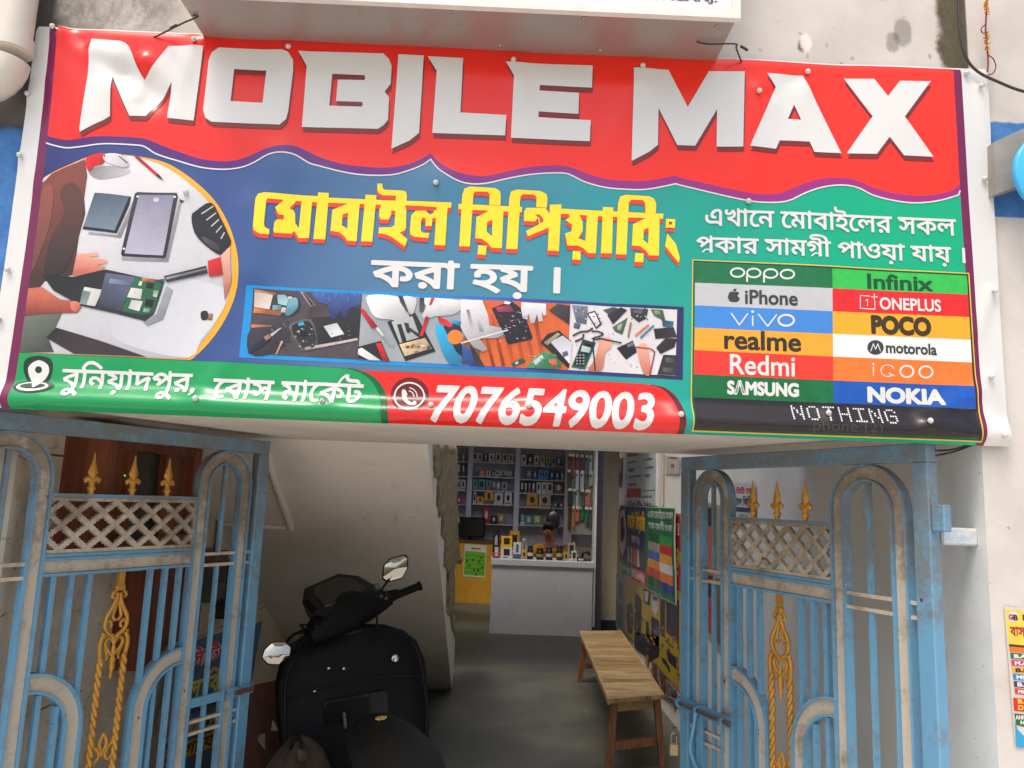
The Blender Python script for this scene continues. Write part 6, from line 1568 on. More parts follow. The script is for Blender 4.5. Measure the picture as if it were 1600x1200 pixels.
# shopkeeper sitting behind the counter
PY = 9.35; hp0 = at_y(*z6(968, 140), PY); hx, hz = hp0[0], hp0[2]
prs = thing('person', (hx, PY, .5), 'dark haired person in a yellow shirt sitting behind the shop counter', 'person')
def skin_obj(name, pts, edges, radii, m, parent, sub=2, root=0):
    off = base_of(parent); me = bpy.data.meshes.new(name); me.from_pydata([(a-off.x, b-off.y, c-off.z) for a, b, c in pts], edges, []); me.materials.append(m)
    o = link_mesh(name, me, parent); o.modifiers.new('skin', 'SKIN').use_smooth_shade = True
    sv = me.skin_vertices[0].data
    for i, r in enumerate(radii): sv[i].radius = r if isinstance(r, tuple) else (r, r); sv[i].use_root = (i == root)
    md = o.modifiers.new('smooth', 'SUBSURF'); md.levels = md.render_levels = sub; return o
M_SKIN = mat('skin', (156, 104, 80), .5, var=.08); M_SHIRT = mat('yellow_shirt', (206, 140, 30), .8, var=.15); M_HAIR = mat('black_hair', (14, 12, 12), .55)
B_ = [(hx, PY+.08, .50), (hx+.02, PY+.06, .75), (hx+.03, PY+.03, hz-.24), (hx+.01, PY, hz-.12), (hx, PY-.01, hz-.02), (hx, PY, hz+.06),
      (hx+.20, PY+.04, hz-.25), (hx+.30, PY-.05, hz-.45), (hx+.16, PY-.40, CZ-.02+.06), (hx+.08, PY-.52, CZ+.06),
      (hx-.17, PY+.04, hz-.25), (hx-.26, PY-.05, hz-.45), (hx-.16, PY-.40, CZ+.04), (hx-.08, PY-.52, CZ+.06),
      (hx+.10, PY-.25, .52), (hx+.11, PY-.30, .12), (hx-.10, PY-.25, .52), (hx-.11, PY-.30, .12), (hx+.11, PY-.42, .05), (hx-.11, PY-.42, .05)]
E_ = [(0, 1), (1, 2), (2, 3), (3, 4), (4, 5), (2, 6), (6, 7), (7, 8), (8, 9), (2, 10), (10, 11), (11, 12), (12, 13), (0, 14), (14, 15), (15, 18), (0, 16), (16, 17), (17, 19)]
R_ = [(.15, .12), (.145, .11), (.14, .10), .055, (.078, .095), (.075, .095), .06, .048, .036, .03, .06, .048, .036, .03, .08, .05, .08, .05, .04, .04]
body = skin_obj('body', B_, E_, R_, M_SKIN, prs)
fm = MB()
fm.loft([((hx, PY-.105, hz+.03), .010, .008, X_, Y_, 2), ((hx, PY-.118, hz-.005), .016, .016, X_, Y_, 2), ((hx, PY-.105, hz-.015), .012, .008, X_, Y_, 2)], 10)
fm.build('nose', M_SKIN, prs)
for s in (-1, 1):
    MB().lathe([(.001, -.008), (.012, -.004), (.013, 0), (.010, .006), (.001, .008)], 10, Matrix.Translation((hx+s*.032, PY-.096, hz+.028)) @ Matrix.Rotation(rad(90), 4, 'X')).build('eye', mat('eye', (40, 34, 30), .2), prs)
    MB().loft([((hx+s*.082, PY+.005, hz-.02), .012, .02, X_, Y_, 2), ((hx+s*.09, PY+.01, hz+.02), .013, .025, X_, Y_, 2), ((hx+s*.084, PY+.01, hz+.045), .010, .018, X_, Y_, 2)], 10).build('ear', M_SKIN, prs)
MB().tube([(hx-.026, PY-.094, hz-.046), (hx, PY-.102, hz-.047), (hx+.026, PY-.094, hz-.046)], .006, 8).build('mouth', mat('lips', (96, 48, 42), .5), prs)
hm = MB(); hm.loft([((hx, PY+.045, hz+.02), .084, .075, X_, Y_, 2.2), ((hx, PY+.035, hz+.075), .090, .095, X_, Y_, 2.3), ((hx, PY+.015, hz+.115), .085, .098, X_, Y_, 2.3), ((hx, PY+.015, hz+.15), .055, .07, X_, Y_, 2.2), ((hx, PY+.015, hz+.165), .015, .02, X_, Y_, 2)], 20); hm.build('hair', M_HAIR, prs)
skin_obj('shirt', [B_[0], B_[1], B_[2], (hx+.015, PY+.01, hz-.16), B_[6], B_[7], (hx+.22, PY-.26, hz-.42), B_[10], B_[11], (hx-.2, PY-.26, hz-.42)], [(0, 1), (1, 2), (2, 3), (2, 4), (4, 5), (5, 6), (2, 7), (7, 8), (8, 9)],
         [(.175, .14), (.17, .135), (.165, .125), .075, .085, .075, .062, .085, .075, .062], M_SHIRT, prs)
bq = at_y(sx_(1010), sy_(745), 10.2)
tag(MB().loft([((bq[0], 10.2, bq[2]-.13), .08, .06, X_, Y_, 3), ((bq[0], 10.2, bq[2]-.1), .11, .07, X_, Y_, 3), ((bq[0], 10.2, bq[2]+.05), .11, .07, X_, Y_, 3), ((bq[0]+.01, 10.2, bq[2]+.11), .07, .05, X_, Y_, 2.5), ((bq[0]+.01, 10.2, bq[2]+.14), .02, .02, X_, Y_, 2)], 18).tube(cr([(bq[0]-.05, 10.2, bq[2]+.1), (bq[0]-.03, 10.2, bq[2]+.2), (bq[0]+.03, 10.2, bq[2]+.2), (bq[0]+.05, 10.2, bq[2]+.1)], 5), .008, 8).build('shoulder_bag', cmat((20, 20, 22))), 'black bag hanging above the head of the seated person', 'bag')

# ------------------------------------------------------------------ posters on the right wall
XP = XR-.006
def wall_print(off=0.0, gap=.0009):
    X = XP-off
    return Print(lambda x, y: (lambda q: (-q[1], q[2]))(at_x(x, y, X)), lambda u, v, h: (X-h, -u, v), gap)
_pm = {}
def pm(r, g, b, rough=.35):
    k = (r, g, b)
    if k not in _pm: _pm[k] = mat('poster_colour_%d' % len(_pm), k, rough, var=.1, scale=9)
    return _pm[k]
def poster(name, loc, label, cat='poster'): return thing(name, loc, label, cat)
KA = (940, 700, 1/6); KB = (940, 880, 140/730)
def ka(x, y): return (KA[0]+x*KA[2], KA[1]+y*KA[2])
def kb(x, y): return (KB[0]+x*KB[2], KB[1]+y*KB[2])
# yellow poster board behind everything
yb = poster('poster_board', (XP, 5.2, 1.0), 'large yellow poster board with dark pictures of loudspeakers and phones above the bench', 'poster')
a0, a1, a2, a3 = at_x(966, 790, XP), at_x(1063, 806, XP), at_x(1062, 1092, XP), at_x(963.5, 985, XP)
MB().box(XP-.004, XR-.0005, a1[1], a0[1], .30, 1.645).build('board', pm(150, 128, 40), yb)
wp = wall_print(.0045)
wp.shape([ccw([(-a0[1]+.02, .32), (-a1[1]-.02, .32), (-a1[1]-.02, 1.63), (-a0[1]+.02, 1.63)])], pm(168, 146, 44), 1)
def wq(pts, c, l=2, K=kb): wp.poly([K(*p) for p in pts], pm(*c), l)
wq([(640, 0), (655, 0), (650, 215), (610, 230), (605, 5)], (170, 26, 34)); wp.poly([(1055, 805), (1063, 807), (1063, 860), (1056, 856)], pm(170, 26, 34), 3)
wp.text('03', (1056.2, 836), (1062.2, 818), pm(220, 210, 205), 4)
for y in (856, 868, 880, 892): wp.poly([(1056, y), (1060, y+1), (1060, y+7), (1056, y+6)], pm(220, 186, 40), 4)
wq([(120, 80), (190, 100), (190, 560), (115, 520)], (126, 122, 120)); wq([(135, 150), (175, 160), (170, 300), (140, 280)], (70, 66, 70), 3); wq([(130, 330), (180, 350), (172, 520), (130, 480)], (80, 84, 80), 3)
wq([(120, 440), (260, 690), (250, 700), (118, 470)], (40, 130, 50), 3)
for pts in ([(210, 340), (250, 320), (262, 420), (250, 580), (215, 560), (205, 450)], [(272, 270), (290, 240), (328, 300), (325, 560), (300, 600), (268, 540)], [(362, 470), (388, 480), (388, 640), (362, 620)], [(345, 205), (395, 220), (395, 350), (345, 320)], [(480, 290), (518, 310), (518, 610), (478, 580)], [(528, 320), (632, 300), (632, 670), (528, 560)], [(408, 430), (470, 470), (470, 690), (402, 640)], [(525, 700), (612, 770), (612, 870), (545, 800)], [(270, 560), (470, 600), (470, 760), (400, 800), (330, 730), (268, 690)], [(490, 760), (520, 790), (560, 850), (540, 860), (495, 800)]):
    wq(pts, (44, 36, 40), 2)
for pts in ([(350, 225), (388, 230), (375, 320), (358, 310)], [(412, 250), (465, 270), (462, 390), (440, 430), (415, 380)]): wq(pts, (178, 178, 186), 3)
wq([(418, 262), (458, 278), (456, 310), (420, 300)], (40, 60, 130), 4); wq([(440, 500), (466, 520), (464, 600), (438, 580)], (50, 80, 150), 3)
wq([(545, 350), (620, 360), (620, 600), (548, 540)], (36, 38, 64), 3); wq([(360, 750), (385, 750), (380, 840), (360, 820)], (170, 120, 40), 3)
for k in range(9): wq([(410+k*22, 800+k*30), (428+k*22, 790+k*30), (432+k*22, 960+k*28), (414+k*22, 940+k*28)], [(130, 96, 84), (96, 70, 66), (150, 120, 106), (70, 90, 96), (120, 60, 54)][k % 5], 3)
wp.line([kb(520, 630), kb(590, 690)], .012, pm(60, 50, 30), 3); wp.line([kb(580, 590), kb(582, 700)], .012, pm(60, 50, 30), 3)
for x, y in ((208, 140), (232, 170), (258, 200)): wp.line([kb(x, y), kb(x+2, y+45), kb(x+12, y+55)], .02, pm(196, 60, 40), 3)
pr_r = random.Random(12)
for k in range(80):
    x, y = pr_r.uniform(215, 630), 0; y = pr_r.uniform(300, 560)+(x-215)*pr_r.uniform(.55, 1.0); w, h = pr_r.uniform(5, 22), pr_r.uniform(8, 34)
    wq([(x, y), (x+w, y+w*.5), (x+w, y+h+w*.5), (x, y+h)], pr_r.choice([(160, 60, 50), (70, 90, 130), (150, 146, 140), (44, 70, 54), (190, 150, 60), (90, 70, 62), (36, 34, 40), (120, 126, 140)]), 4.6+(k % 8)*.1)
for k in range(40):
    x = pr_r.uniform(400, 625); y = pr_r.uniform(790, 900)+(x-400)*1.15; w, h = pr_r.uniform(8, 16), pr_r.uniform(30, 90)
    wq([(x, y), (x+w, y+w*.8), (x+w, y+h+w*.8), (x, y+h)], pr_r.choice([(150, 116, 100), (96, 70, 66), (140, 60, 54), (70, 100, 96), (170, 150, 136), (60, 56, 60)]), 5.6+(k % 6)*.1)
wp.build('poster_print', yb)
# smaller copy of the shop banner, laid over it
sbn = poster('small_banner', (XP-.01, 5.4, 1.3), 'smaller crumpled copy of the shop banner hung over the yellow poster board', 'banner')
t0, t1, t2, t3 = at_x(967, 787, XP-.03), at_x(1055, 802.5, XP-.03), at_x(1055.5, 947, XP-.03), at_x(966, 886, XP-.03)
Y0, Y1, Zb, Zt = t0[1], t1[1], .93, 1.69
def sbs(u, v, h):
    Yv = -np.asarray(u, float); w = .006*np.sin(9*Yv)*np.sin(7*np.asarray(v)+1)+.004*np.sin(21*Yv+4*np.asarray(v))
    return (XP-.022-h-w, Yv, v)
wp = Print(lambda x, y: (lambda q: (-q[1], q[2]))(at_x(x, y, XP-.03)), sbs, .0014, .05)
U0, U1 = -Y0, -Y1
def fr_(a, b): return (U0+(U1-U0)*a, Zt-(Zt-Zb)*b)
def sp(pts, c, l): wp.shape([ccw([fr_(*p) for p in pts])], pm(*c), l)
sp([(0, 0), (1, 0), (1, 1), (0, 1)], (196, 196, 192), 0)
sp([(.01, .01), (.58, .01), (.55, .99), (.01, .99)], (36, 46, 96), 1); sp([(.58, .01), (.985, .01), (.985, .99), (.52, .99)], (22, 110, 70), 1); sp([(.0, .0), (.09, .0), (.07, .8), (0, .8)], (120, 24, 34), 2)
wp.shape([ccw([fr_(*p) for p in ell(.10, .40, .08, .34, 18)])], pm(186, 184, 182), 3); sp([(.05, .2), (.1, .15), (.11, .5), (.06, .55)], (90, 50, 46), 4); sp([(.10, .3), (.15, .32), (.14, .5), (.1, .48)], (60, 64, 84), 4)
a, b = fr_(.20, .36), fr_(.56, .06); wp.shape(fit(lettering('েমাবাইল িরিপয়ািরং', .09), a[0], a[1], b[0], b[1]), pm(230, 190, 30), 3, True)
a, b = fr_(.29, .52), fr_(.47, .40); wp.shape(fit(lettering('করা হয় ।', .05), a[0], a[1], b[0], b[1]), pm(210, 210, 206), 3, True)
for (s_, x0, y0, x1, y1) in (('এখােন েমাবাইেলর সকল', .60, .14, .97, .02), ('প~কার সামগ~ী পাওয়া', .60, .28, .97, .16)):
    a, b = fr_(x0, y0), fr_(x1, y1); wp.shape(fit(lettering(s_, .03), a[0], a[1], b[0], b[1]), pm(206, 214, 206), 3, True)
sp([(.20, .55), (.58, .57), (.55, .80), (.20, .80)], (70, 66, 76), 3)
for i, c in enumerate(((150, 150, 156), (190, 186, 184), (204, 90, 50), (196, 196, 198), (60, 60, 66))): sp([(.22+i*.065, .58), (.26+i*.065, .57), (.27+i*.065, .78), (.23+i*.065, .79)], c, 4)
for i, (c, d) in enumerate((((26, 90, 50), (50, 150, 60)), ((150, 150, 150), (186, 40, 36)), ((50, 100, 170), (206, 150, 40)), ((206, 140, 40), (200, 200, 198)), ((190, 56, 40), (206, 110, 40)), ((18, 84, 50), (24, 60, 130)))):
    sp([(.60, .32+i*.10), (.79, .32+i*.10), (.79, .42+i*.10), (.60, .42+i*.10)], c, 3); sp([(.79, .32+i*.10), (.97, .32+i*.10), (.97, .42+i*.10), (.79, .42+i*.10)], d, 3)
sp([(.01, .82), (.30, .82), (.30, .98), (.01, .98)], (20, 130, 70), 3); sp([(.30, .82), (.58, .82), (.58, .98), (.30, .98)], (196, 40, 40), 3)
a, b = fr_(.32, .95), fr_(.56, .85); wp.shape(fit(lettering('7076549003', .08), a[0], a[1], b[0], b[1]), pm(214, 206, 204), 4, True)
a, b = fr_(.03, .95), fr_(.27, .85); wp.shape(fit(lettering('বুিনয়াদপুর', .03), a[0], a[1], b[0], b[1]), pm(206, 214, 206), 4, True)
wp.build('banner_sheet', sbn)
# white service board above
svb = poster('service_board', (XP, 5.6, 1.9), 'white and pale blue service list board above the small banner', 'notice board')
c0, c1 = at_x(979, 712, XP), at_x(1027, 716, XP)
MB().box(XP-.012, XR-.0005, c1[1], c0[1], 1.70, 2.32).build('board', pm(188, 200, 204), svb)
wp = wall_print(.0125)
def tx(t, x0, y0, x1, y1, c, bold=.03): wp.text(t, ka(x0, y0), ka(x1, y1), pm(*c), 1, bold=bold)
wq([(240, 50), (350, 55), (340, 72), (240, 85)], (186, 40, 40), 1, ka)
for t, x0, y0, x1, y1 in (('•Accounting', 248, 155, 322, 112), ('•Taxation', 248, 228, 302, 182), ('•Company Formation', 248, 292, 372, 242), ('•Other Works', 248, 360, 326, 318), ('•Auditing', 402, 128, 478, 84), ('•Tax Work', 402, 205, 486, 160), ('•NGO', 402, 282, 455, 240)): tx(t, x0, y0, x1, y1, (44, 54, 90), .05)
wq([(235, 378), (368, 378), (368, 466), (235, 466)], (190, 40, 38), 1, ka); tx('for any information', 374, 412, 504, 385, (50, 50, 60)); tx('contact us', 374, 468, 470, 440, (50, 50, 60)); tx('Our Ph. No.', 250, 545, 476, 492, (60, 56, 66), .04)
wp.build('board_print', svb)
sm = poster('picture_strip', (XP, 6.9, 2.0), 'narrow picture sheet at the far left end of the right wall', 'poster')
wp = wall_print(.002); wq([(163, 100), (200, 92), (190, 368), (158, 370)], (120, 112, 96), 1, ka); wq([(166, 130), (196, 120), (192, 210), (163, 212)], (150, 120, 60), 2, ka); wq([(164, 240), (192, 236), (188, 330), (160, 345)], (60, 70, 80), 2, ka); wp.build('sheet', sm)
pp = poster('paper_notice', (XP, 3.9, 2.0), 'small white paper notice with red heading at the top of the right wall', 'notice')
wp = wall_print(.002); wq([(600, 76), (735, 84), (730, 250), (600, 240)], (190, 184, 174), 1, ka); wq([(630, 82), (710, 88), (708, 102), (630, 96)], (150, 70, 66), 2, ka); wq([(650, 150), (682, 152), (682, 185), (650, 183)], (150, 96, 96), 2, ka); wp.build('sheet', pp)
q0, q1 = at_x(1037.5, 712, XP), at_x(1036, 797, XP)
MB().tube([(XP-.012, q0[1], 2.6), (XP-.012, q0[1], 1.66)], .014, 10).build('conduit_pipe', mat('old_conduit', (176, 170, 152), .5), bld)
# posters seen through the right gate leaf
dn = poster('clinic_poster', (XP, 2.3, 1.75), 'small white clinic poster with red and blue lettering behind the gilded spears', 'poster')
wp = wall_print(.002); cp = lambda x, y: (1070+x*260/1114, 720+y*260/1114)
wp.poly([cp(325, 145), cp(475, 155), cp(478, 405), cp(335, 388)], pm(206, 206, 204), 1)
wp.text('িসিট েডন', cp(345, 222), cp(470, 168), pm(196, 40, 50), 2, bold=.06); wp.text('টাল িকিনক', cp(340, 300), cp(470, 232), pm(40, 40, 80), 2, bold=.06)
wp.poly([cp(340, 308), cp(474, 318), cp(474, 350), cp(340, 340)], pm(70, 66, 110), 2); wp.text('ডাঃ', cp(360, 375), cp(420, 358), pm(60, 60, 60), 2); wp.poly([cp(345, 378), cp(450, 386), cp(450, 396), cp(345, 388)], pm(190, 90, 80), 2)
wp.build('sheet', dn)
rp = poster('red_poster', (XP, 2.9, 1.3), 'tall red and dark poster behind the free end of the gate leaf', 'poster')
wp = wall_print(.002); wp.poly([cp(120, 270), cp(240, 300), cp(240, 1300), cp(118, 1130)], pm(150, 150, 140), 1)
wp.poly([cp(125, 430), cp(175, 440), cp(215, 640), cp(190, 760), cp(140, 760), cp(120, 600)], pm(196, 84, 70), 2); wp.poly([cp(120, 300), cp(200, 320), cp(180, 440), cp(120, 420)], pm(44, 40, 42), 2); wp.poly([cp(140, 760), cp(190, 770), cp(180, 920), cp(130, 910)], pm(50, 34, 36), 2); wp.poly([cp(130, 915), cp(190, 930), cp(200, 1180), cp(120, 1120)], pm(180, 50, 40), 2); wp.poly([cp(205, 780), cp(240, 800), cp(240, 1250), cp(210, 1200)], pm(110, 96, 70), 2)
wp.build('sheet', rp)

# ------------------------------------------------------------------ education poster on the right pier
ed = poster('education_poster', (1.55, .016, 1.2), 'colourful education poster with course names at the lower right edge of the white pier', 'poster')
yp = .0165
ep = Print(lambda x, y: tuple(at_y(x, y, yp)[[0, 2]]), lambda u, v, h: (u, yp-h, v), .0008)
KE = (1480, 900, .25)
def ke(x, y): return (KE[0]+x*KE[2], KE[1]+y*KE[2])
def eq(pts, c, l): ep.poly([ke(*p) for p in pts], pm(*c), l)
eq([(355, 190), (640, 215), (700, 1090), (425, 1068)], (206, 200, 186), 0.5)
eq([(362, 208), (640, 232), (662, 450), (384, 424)], (232, 200, 70), 1); eq([(384, 424), (662, 450), (663, 466), (385, 440)], (70, 50, 30), 1); eq([(385, 440), (663, 466), (668, 500), (390, 474)], (228, 110, 40), 1)
ep.poly([ke(*p) for p in ell(408, 254, 34, 34, 18)], pm(214, 210, 206), 2); ep.text('G', ke(381, 272), ke(408, 238), pm(180, 40, 50), 3, bold=.1); ep.text('B', ke(410, 276), ke(438, 242), pm(40, 44, 60), 3, bold=.1)
eq([(468, 240), (560, 248), (560, 285), (470, 278)], (60, 50, 80), 2); ep.text('বাসনত', ke(392, 375), ke(560, 318), pm(160, 30, 60), 2, bold=.05)
BARS = [((22, 118, 66), 'B.A', 478), ((206, 40, 120), 'M.A', 522), ((226, 170, 50), 'B.Sc', 566), ((40, 130, 190), 'MSc', 610), ((56, 50, 96), 'B.Tech', 656), ((206, 56, 50), 'MCA', 700)]
for c, t, y in BARS:
    x = 392+(y-478)*.12; eq([(x, y), (680, y+25), (684, y+62), (x+4, y+37)], c, 2)
    ep.text(t, ke(x+22, y+34), ke(x+22+26*len(t), y+12), pm(60, 44, 20) if t == 'B.Sc' else pm(222, 220, 214), 3, bold=.10)
eq([(410, 760), (690, 785), (696, 868), (416, 842)], (206, 36, 30), 2); ep.text('B.Ed', ke(438, 796), ke(530, 770), pm(236, 190, 50), 3, bold=.1); ep.text('D.El.Ed', ke(440, 836), ke(580, 810), pm(236, 190, 50), 3, bold=.1)
eq([(416, 858), (696, 884), (700, 1000), (470, 940), (430, 930)], (24, 96, 56), 2); ep.text('ANM GNM', ke(424, 896), ke(560, 872), pm(222, 222, 214), 3, bold=.08); ep.text('Nursing', ke(456, 934), ke(570, 906), pm(222, 222, 214), 3, bold=.08)
eq([(420, 905), (440, 960), (480, 1000), (540, 1030), (700, 1060), (700, 1085), (428, 1066)], (40, 150, 196), 2.5)
ep.build('poster_sheet', ed)

# ------------------------------------------------------------------ round sign, cables and garland at the upper right
rs_ = thing('round_sign', (1.70, -.1, 2.75), 'pale blue round sign on a grey backing at the right edge', 'sign')
pc = at_y(1652, 272, -.10)
MB().lathe([(.001, -.012), (.13, -.012), (.136, -.006), (.136, .008), (.13, .012), (.001, .012)], 48, Matrix.Translation((pc[0], -.10, pc[2])) @ Matrix.Rotation(rad(90), 4, 'X')).build('disc', mat('cyan_disc', (64, 178, 236), .35, var=.03), rs_)
gp0 = [tuple(at_y(x, y, -.035)) for x, y in ((1553, 222), (1640, 182), (1640, 274), (1556, 303))]
mb = MB(); mb.hexa([(a, -.035, c) for a, b, c in gp0], [(a, .019, c) for a, b, c in gp0]); mb.build('backing', mat('grey_cement_board', (150, 146, 140), .85, var=.12, bump=.4), rs_)
MB().box(pc[0]-.02, pc[0]+.02, -.088, -.0355, pc[2]-.02, pc[2]+.02).build('bracket', M_STEEL, rs_)
cpts = [tuple(at_y(x, y, -.02)) for x, y in ((1500, -60), (1498, 0), (1500, 50), (1510, 90), (1528, 112), (1560, 128), (1600, 143), (1680, 160))]
tag(MB().tube(cr(cpts, 6), .0045, 8).build('cable', mat('black_cable', (52, 50, 46), .5)), 'grey black cable hanging in a curve past the banner corner at upper right', 'cable')
gl = thing('garland', (1.5, -.01, 3.1), 'withered yellow marigold garland on red thread at the wall corner, upper right', 'garland')
gpts = [tuple(at_y(x, y, -.015)) for x, y in ((1541, -30), (1542, 0), (1541, 24), (1540, 44), (1541, 60), (1543, 80), (1544, 98), (1543, 112))]
MB().tube(cr(gpts, 4), .003, 6).tube(cr([tuple(at_y(x, y, -.015)) for x, y in ((1544, 86), (1552, 92), (1556, 104), (1552, 114), (1544, 117))], 4), .002, 6).tube(cr([tuple(at_y(x, y, -.015)) for x, y in ((1540, 38), (1533, 45), (1536, 52), (1544, 50))], 4), .002, 6).build('thread', mat('red_thread', (130, 50, 44), .8), gl)
M_MARI = mat('marigold_petals', (226, 168, 34), .8, var=.3, scale=120)
for y0, y1 in ((-10, 24), (54, 80)):
    mb = MB(); rr = random.Random(int(y0+50))
    for k in range(46):
        y = rr.uniform(y0, y1); q = at_y(1541.5+rr.uniform(-3, 3), y, -.016+rr.uniform(-.006, .006)); d = Vector((rr.uniform(-1, 1), rr.uniform(-1, .2), rr.uniform(-1, 1))).normalized()*.008; e = d.cross(Vector((0, 0, 1))).normalized()*.003
        mb.add([tuple(Vector(q)-e), tuple(Vector(q)+d*.6-e), tuple(Vector(q)+d), tuple(Vector(q)+d*.6+e), tuple(Vector(q)+e)], [(0, 1, 2, 3, 4)])
    mb.build('flower_string', M_MARI, gl)
w1 = [tuple(at_y(x, y, .03)) for x, y in ((1462, 712), (1490, 706), (1515, 697), (1540, 690))]; w2 = [tuple(at_y(x, y, .025)) for x, y in ((1462, 704), (1485, 703), (1515, 695), (1540, 688))]
tag(MB().tube(cr(w1, 5), .003, 6).build('wire', mat('thin_black_wire', (30, 30, 30), .5)), 'thin black wire, lower of two, under the lower right banner corner', 'wire')
tag(MB().tube(cr(w2, 5), .003, 6).build('wire', mat('thin_black_wire', (30, 30, 30), .5)), 'thin black wire, upper of two, under the lower right banner corner', 'wire')

# ------------------------------------------------------------------ things stored under the stairs
bd0, bd1, bd2 = Vector(at_y(284, 1006, 1.72)), Vector(at_y(410, 970, 2.05)), Vector(at_y(238, 1195, 1.42))
dsn = thing('dental_sign', tuple(bd2), 'old dark blue clinic sign board with red and yellow lettering leaning behind the gate leaf', 'sign')
eu, ev = bd1-bd0, bd2-bd0; en = eu.cross(ev).normalized()
if en.y > 0: en = -en
ev = ev*1.35
def dsf(u, v, h):
    u = np.asarray(u, float); v = np.asarray(v, float)
    return tuple(bd0[i]+eu[i]*u+ev[i]*v+en[i]*h for i in range(3))
mb = MB(); c4 = [bd0, bd0+eu, bd0+eu+ev, bd0+ev]
mb.hexa([tuple(q-en*.02) for q in c4], [tuple(q-en*.0005) for q in c4]); mb.build('board', mat('old_navy_board', (50, 88, 122), .5, var=.2, dirt=(84, 74, 60), dirt_amt=.3), dsn)
dp_ = Print(lambda x, y: (x, y), dsf, .001)
def dt(t, x0, y0, x1, y1, c, bold=.05, l=1):
    cons = fit(lettering(t, bold), x0, -y0, x1, -y1); dp_.shape([[(a, -b) for a, b in q][::-1] for q in cons], pm(*c), l, True)
dt('িসিট েডন', .10, .20, .92, .05, (210, 196, 190), .16); dt('িসিট েডন', .10, .20, .92, .05, (190, 34, 44), .05, 2)
dt('টাল িকিনক', .04, .42, .96, .24, (196, 176, 44), .06); dt('বাসসটযানড', .06, .51, .6, .44, (20, 20, 24)); dt('ডিাঃ', .66, .51, .9, .44, (20, 20, 24))
dp_.shape([ccw([(.0, .56), (1, .56), (1, .64), (0, .64)])], pm(150, 140, 110), 1); dt('িব ৷ 820', .12, .63, .75, .57, (24, 22, 22), .05, 2)
dp_.shape([ccw([(.05, .68), (.95, .68), (.95, .78), (.05, .78)])], pm(176, 136, 30), 1); dt('েযাগােযাগ', .12, .77, .8, .69, (60, 44, 20), .04, 2)
dp_.build('lettering', dsn)
mt0, mt1 = at_x(346, 962, XW+.05), at_x(378, 880, XW+.05)
mbx = thing('meter_box', (XW, mt0[1], mt0[2]), 'dark electric meter box on the old side wall beside the wooden shutter', 'meter box')
MB().box(XW, XW+.09, mt0[1], mt0[1]+.20, mt0[2]-.02, mt1[2]+.03, 0, None, .01).build('box_case', mat('dark_meter_case', (54, 52, 46), .5), mbx)
MB().box(XW, XW+.07, mt0[1]-.22, mt0[1]-.03, mt0[2]+.10, mt1[2]+.10, 0, None, .006).build('meter', mat('grey_meter', (96, 92, 84), .5), mbx)
MB().box(XW+.0705, XW+.074, mt0[1]-.19, mt0[1]-.08, mt0[2]+.2, mt0[2]+.28).build('dial_window', mat('dial_glass', (40, 44, 44), .2), mbx)
MB().tube([(XW+.02, mt0[1]-.1, mt1[2]+.1), (XW+.02, mt0[1]-.1, 1.60)], .012, 8).build('conduit', mat('grey_conduit', (110, 106, 96), .6), mbx)
k0, k1 = Vector(at_y(294, 1000, 1.62)), Vector(at_y(236, 1195, 1.30)); kd = (k1-k0)*1.4
tag(MB().hexa([tuple(k0+kd+Vector(q)) for q in ((-.03, -.012, 0), (.03, -.012, 0), (.03, .012, 0), (-.03, .012, 0))], [tuple(k0+Vector(q)) for q in ((-.03, -.012, 0), (.03, -.012, 0), (.03, .012, 0), (-.03, .012, 0))]).build('plank', mat('grey_old_plank', (128, 112, 92), .8, var=.2)), 'narrow grey plank leaning against the blue clinic sign', 'plank')
cb = [Vector(at_y(x, y, Y)) for x, y, Y in ((378, 1075, 1.35), (448, 1060, 1.7), (432, 1215, 1.5), (360, 1215, 1.15))]
mb = MB(); mb.hexa([tuple(q+Vector((-.004, .012, 0))) for q in cb], [tuple(q) for q in cb])
tag(mb.build('cardboard_sheet', mat('worn_red_cardboard', (104, 62, 48), .85, var=.3, dirt=(70, 62, 50), dirt_amt=.4)), 'worn reddish cardboard sheet standing between the gate leaf and the scooter', 'cardboard')
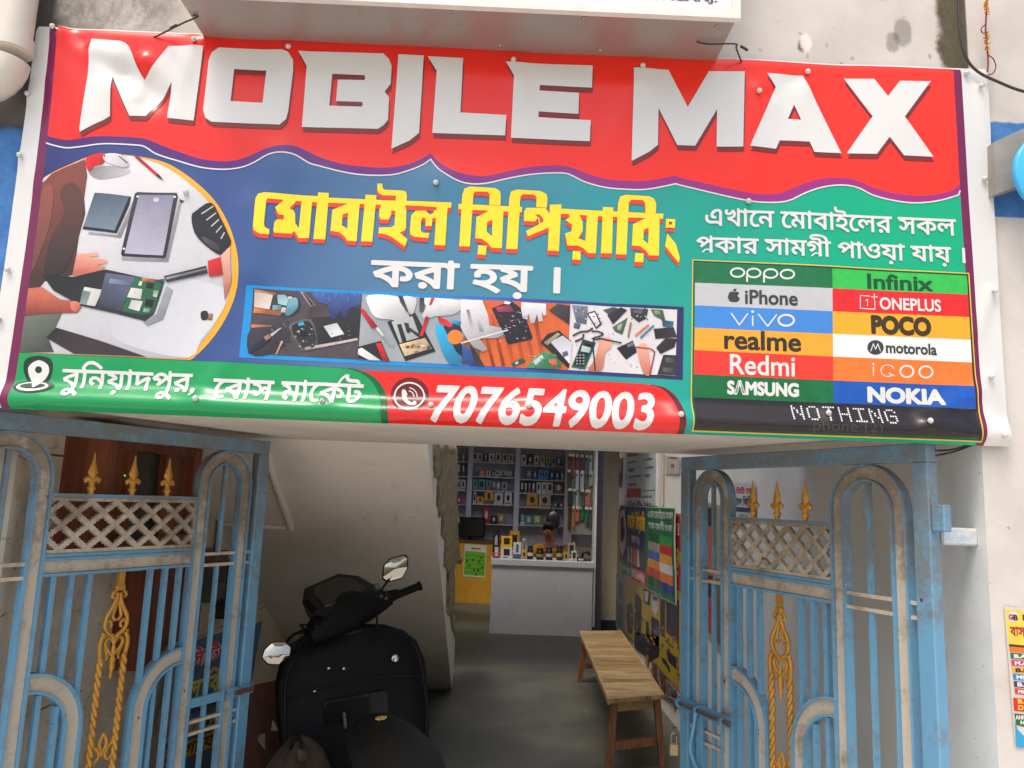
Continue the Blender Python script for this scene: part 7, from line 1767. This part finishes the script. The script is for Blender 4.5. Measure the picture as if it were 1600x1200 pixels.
def lump(c, rx, ry, rz, seed, name, m, lab, cat):
    rr = random.Random(seed); mb = MB(); n, k = 22, 12; vs = []; fs = []
    ph = [rr.uniform(0, 6.28) for _ in range(8)]
    for i in range(k+1):
        t = math.pi*i/k
        for j in range(n):
            a = 2*math.pi*j/n; w = 1+.12*math.sin(3*a+ph[0]+2*t)+.10*math.sin(5*a-3*t+ph[1])+.06*math.sin(9*a+7*t+ph[2])
            vs.append((c[0]+rx*w*math.sin(t)*math.cos(a), c[1]+ry*w*math.sin(t)*math.sin(a), max(.002, c[2]+rz*math.cos(t)*(1+.1*math.sin(4*a+ph[3])))))
    for i in range(k):
        for j in range(n): fs.append((i*n+j, i*n+(j+1) % n, (i+1)*n+(j+1) % n, (i+1)*n+j))
    mb.add(vs, fs, 0, True); return tag(mb.build(name, m, weld=True), lab, cat)
M_SACK = mat('brown_sack', (50, 38, 30), .9, var=.3, bump=.6, bscale=120)
M_RAG = mat('dark_red_rag', (46, 24, 20), .9, var=.3, bump=.5)
s0 = at_y(470, 1145, 1.15); lump((s0[0], 1.15, .33), .17, .15, .33, 1, 'sack', M_SACK, 'brown sack standing left of the scooter', 'sack')
s1 = at_y(418, 1190, 1.0); lump((s1[0], 1.0, .22), .12, .12, .28, 2, 'sack', M_RAG, 'dark red sack in front of the brown sack by the gate leaf', 'sack')
M_PAPER = mat('grey_paper', (60, 56, 46), .8, var=.2)
for i, (x, y, Y, lab) in enumerate(((428, 1140, .95, 'crumpled pale paper cone poking up between the sacks'), (410, 1158, .93, 'crumpled grey paper on the dark red sack'), (470, 1178, 1.0, 'torn pale paper strip in front of the brown sack'))):
    q = Vector(at_y(x, y, Y)); rr = random.Random(i); ps = [q+Vector((rr.uniform(-.025, .025), rr.uniform(-.02, .02), rr.uniform(-.03, .035))) for _ in range(7)]
    bm = bmesh.new(); vv = [bm.verts.new(p) for p in ps]; bmesh.ops.convex_hull(bm, input=vv); me = bpy.data.meshes.new('crumpled_paper'); bm.to_mesh(me); bm.free(); me.materials.append(M_PAPER)
    tag(link_mesh('crumpled_paper', me), lab, 'paper', 'waste paper by the scooter')
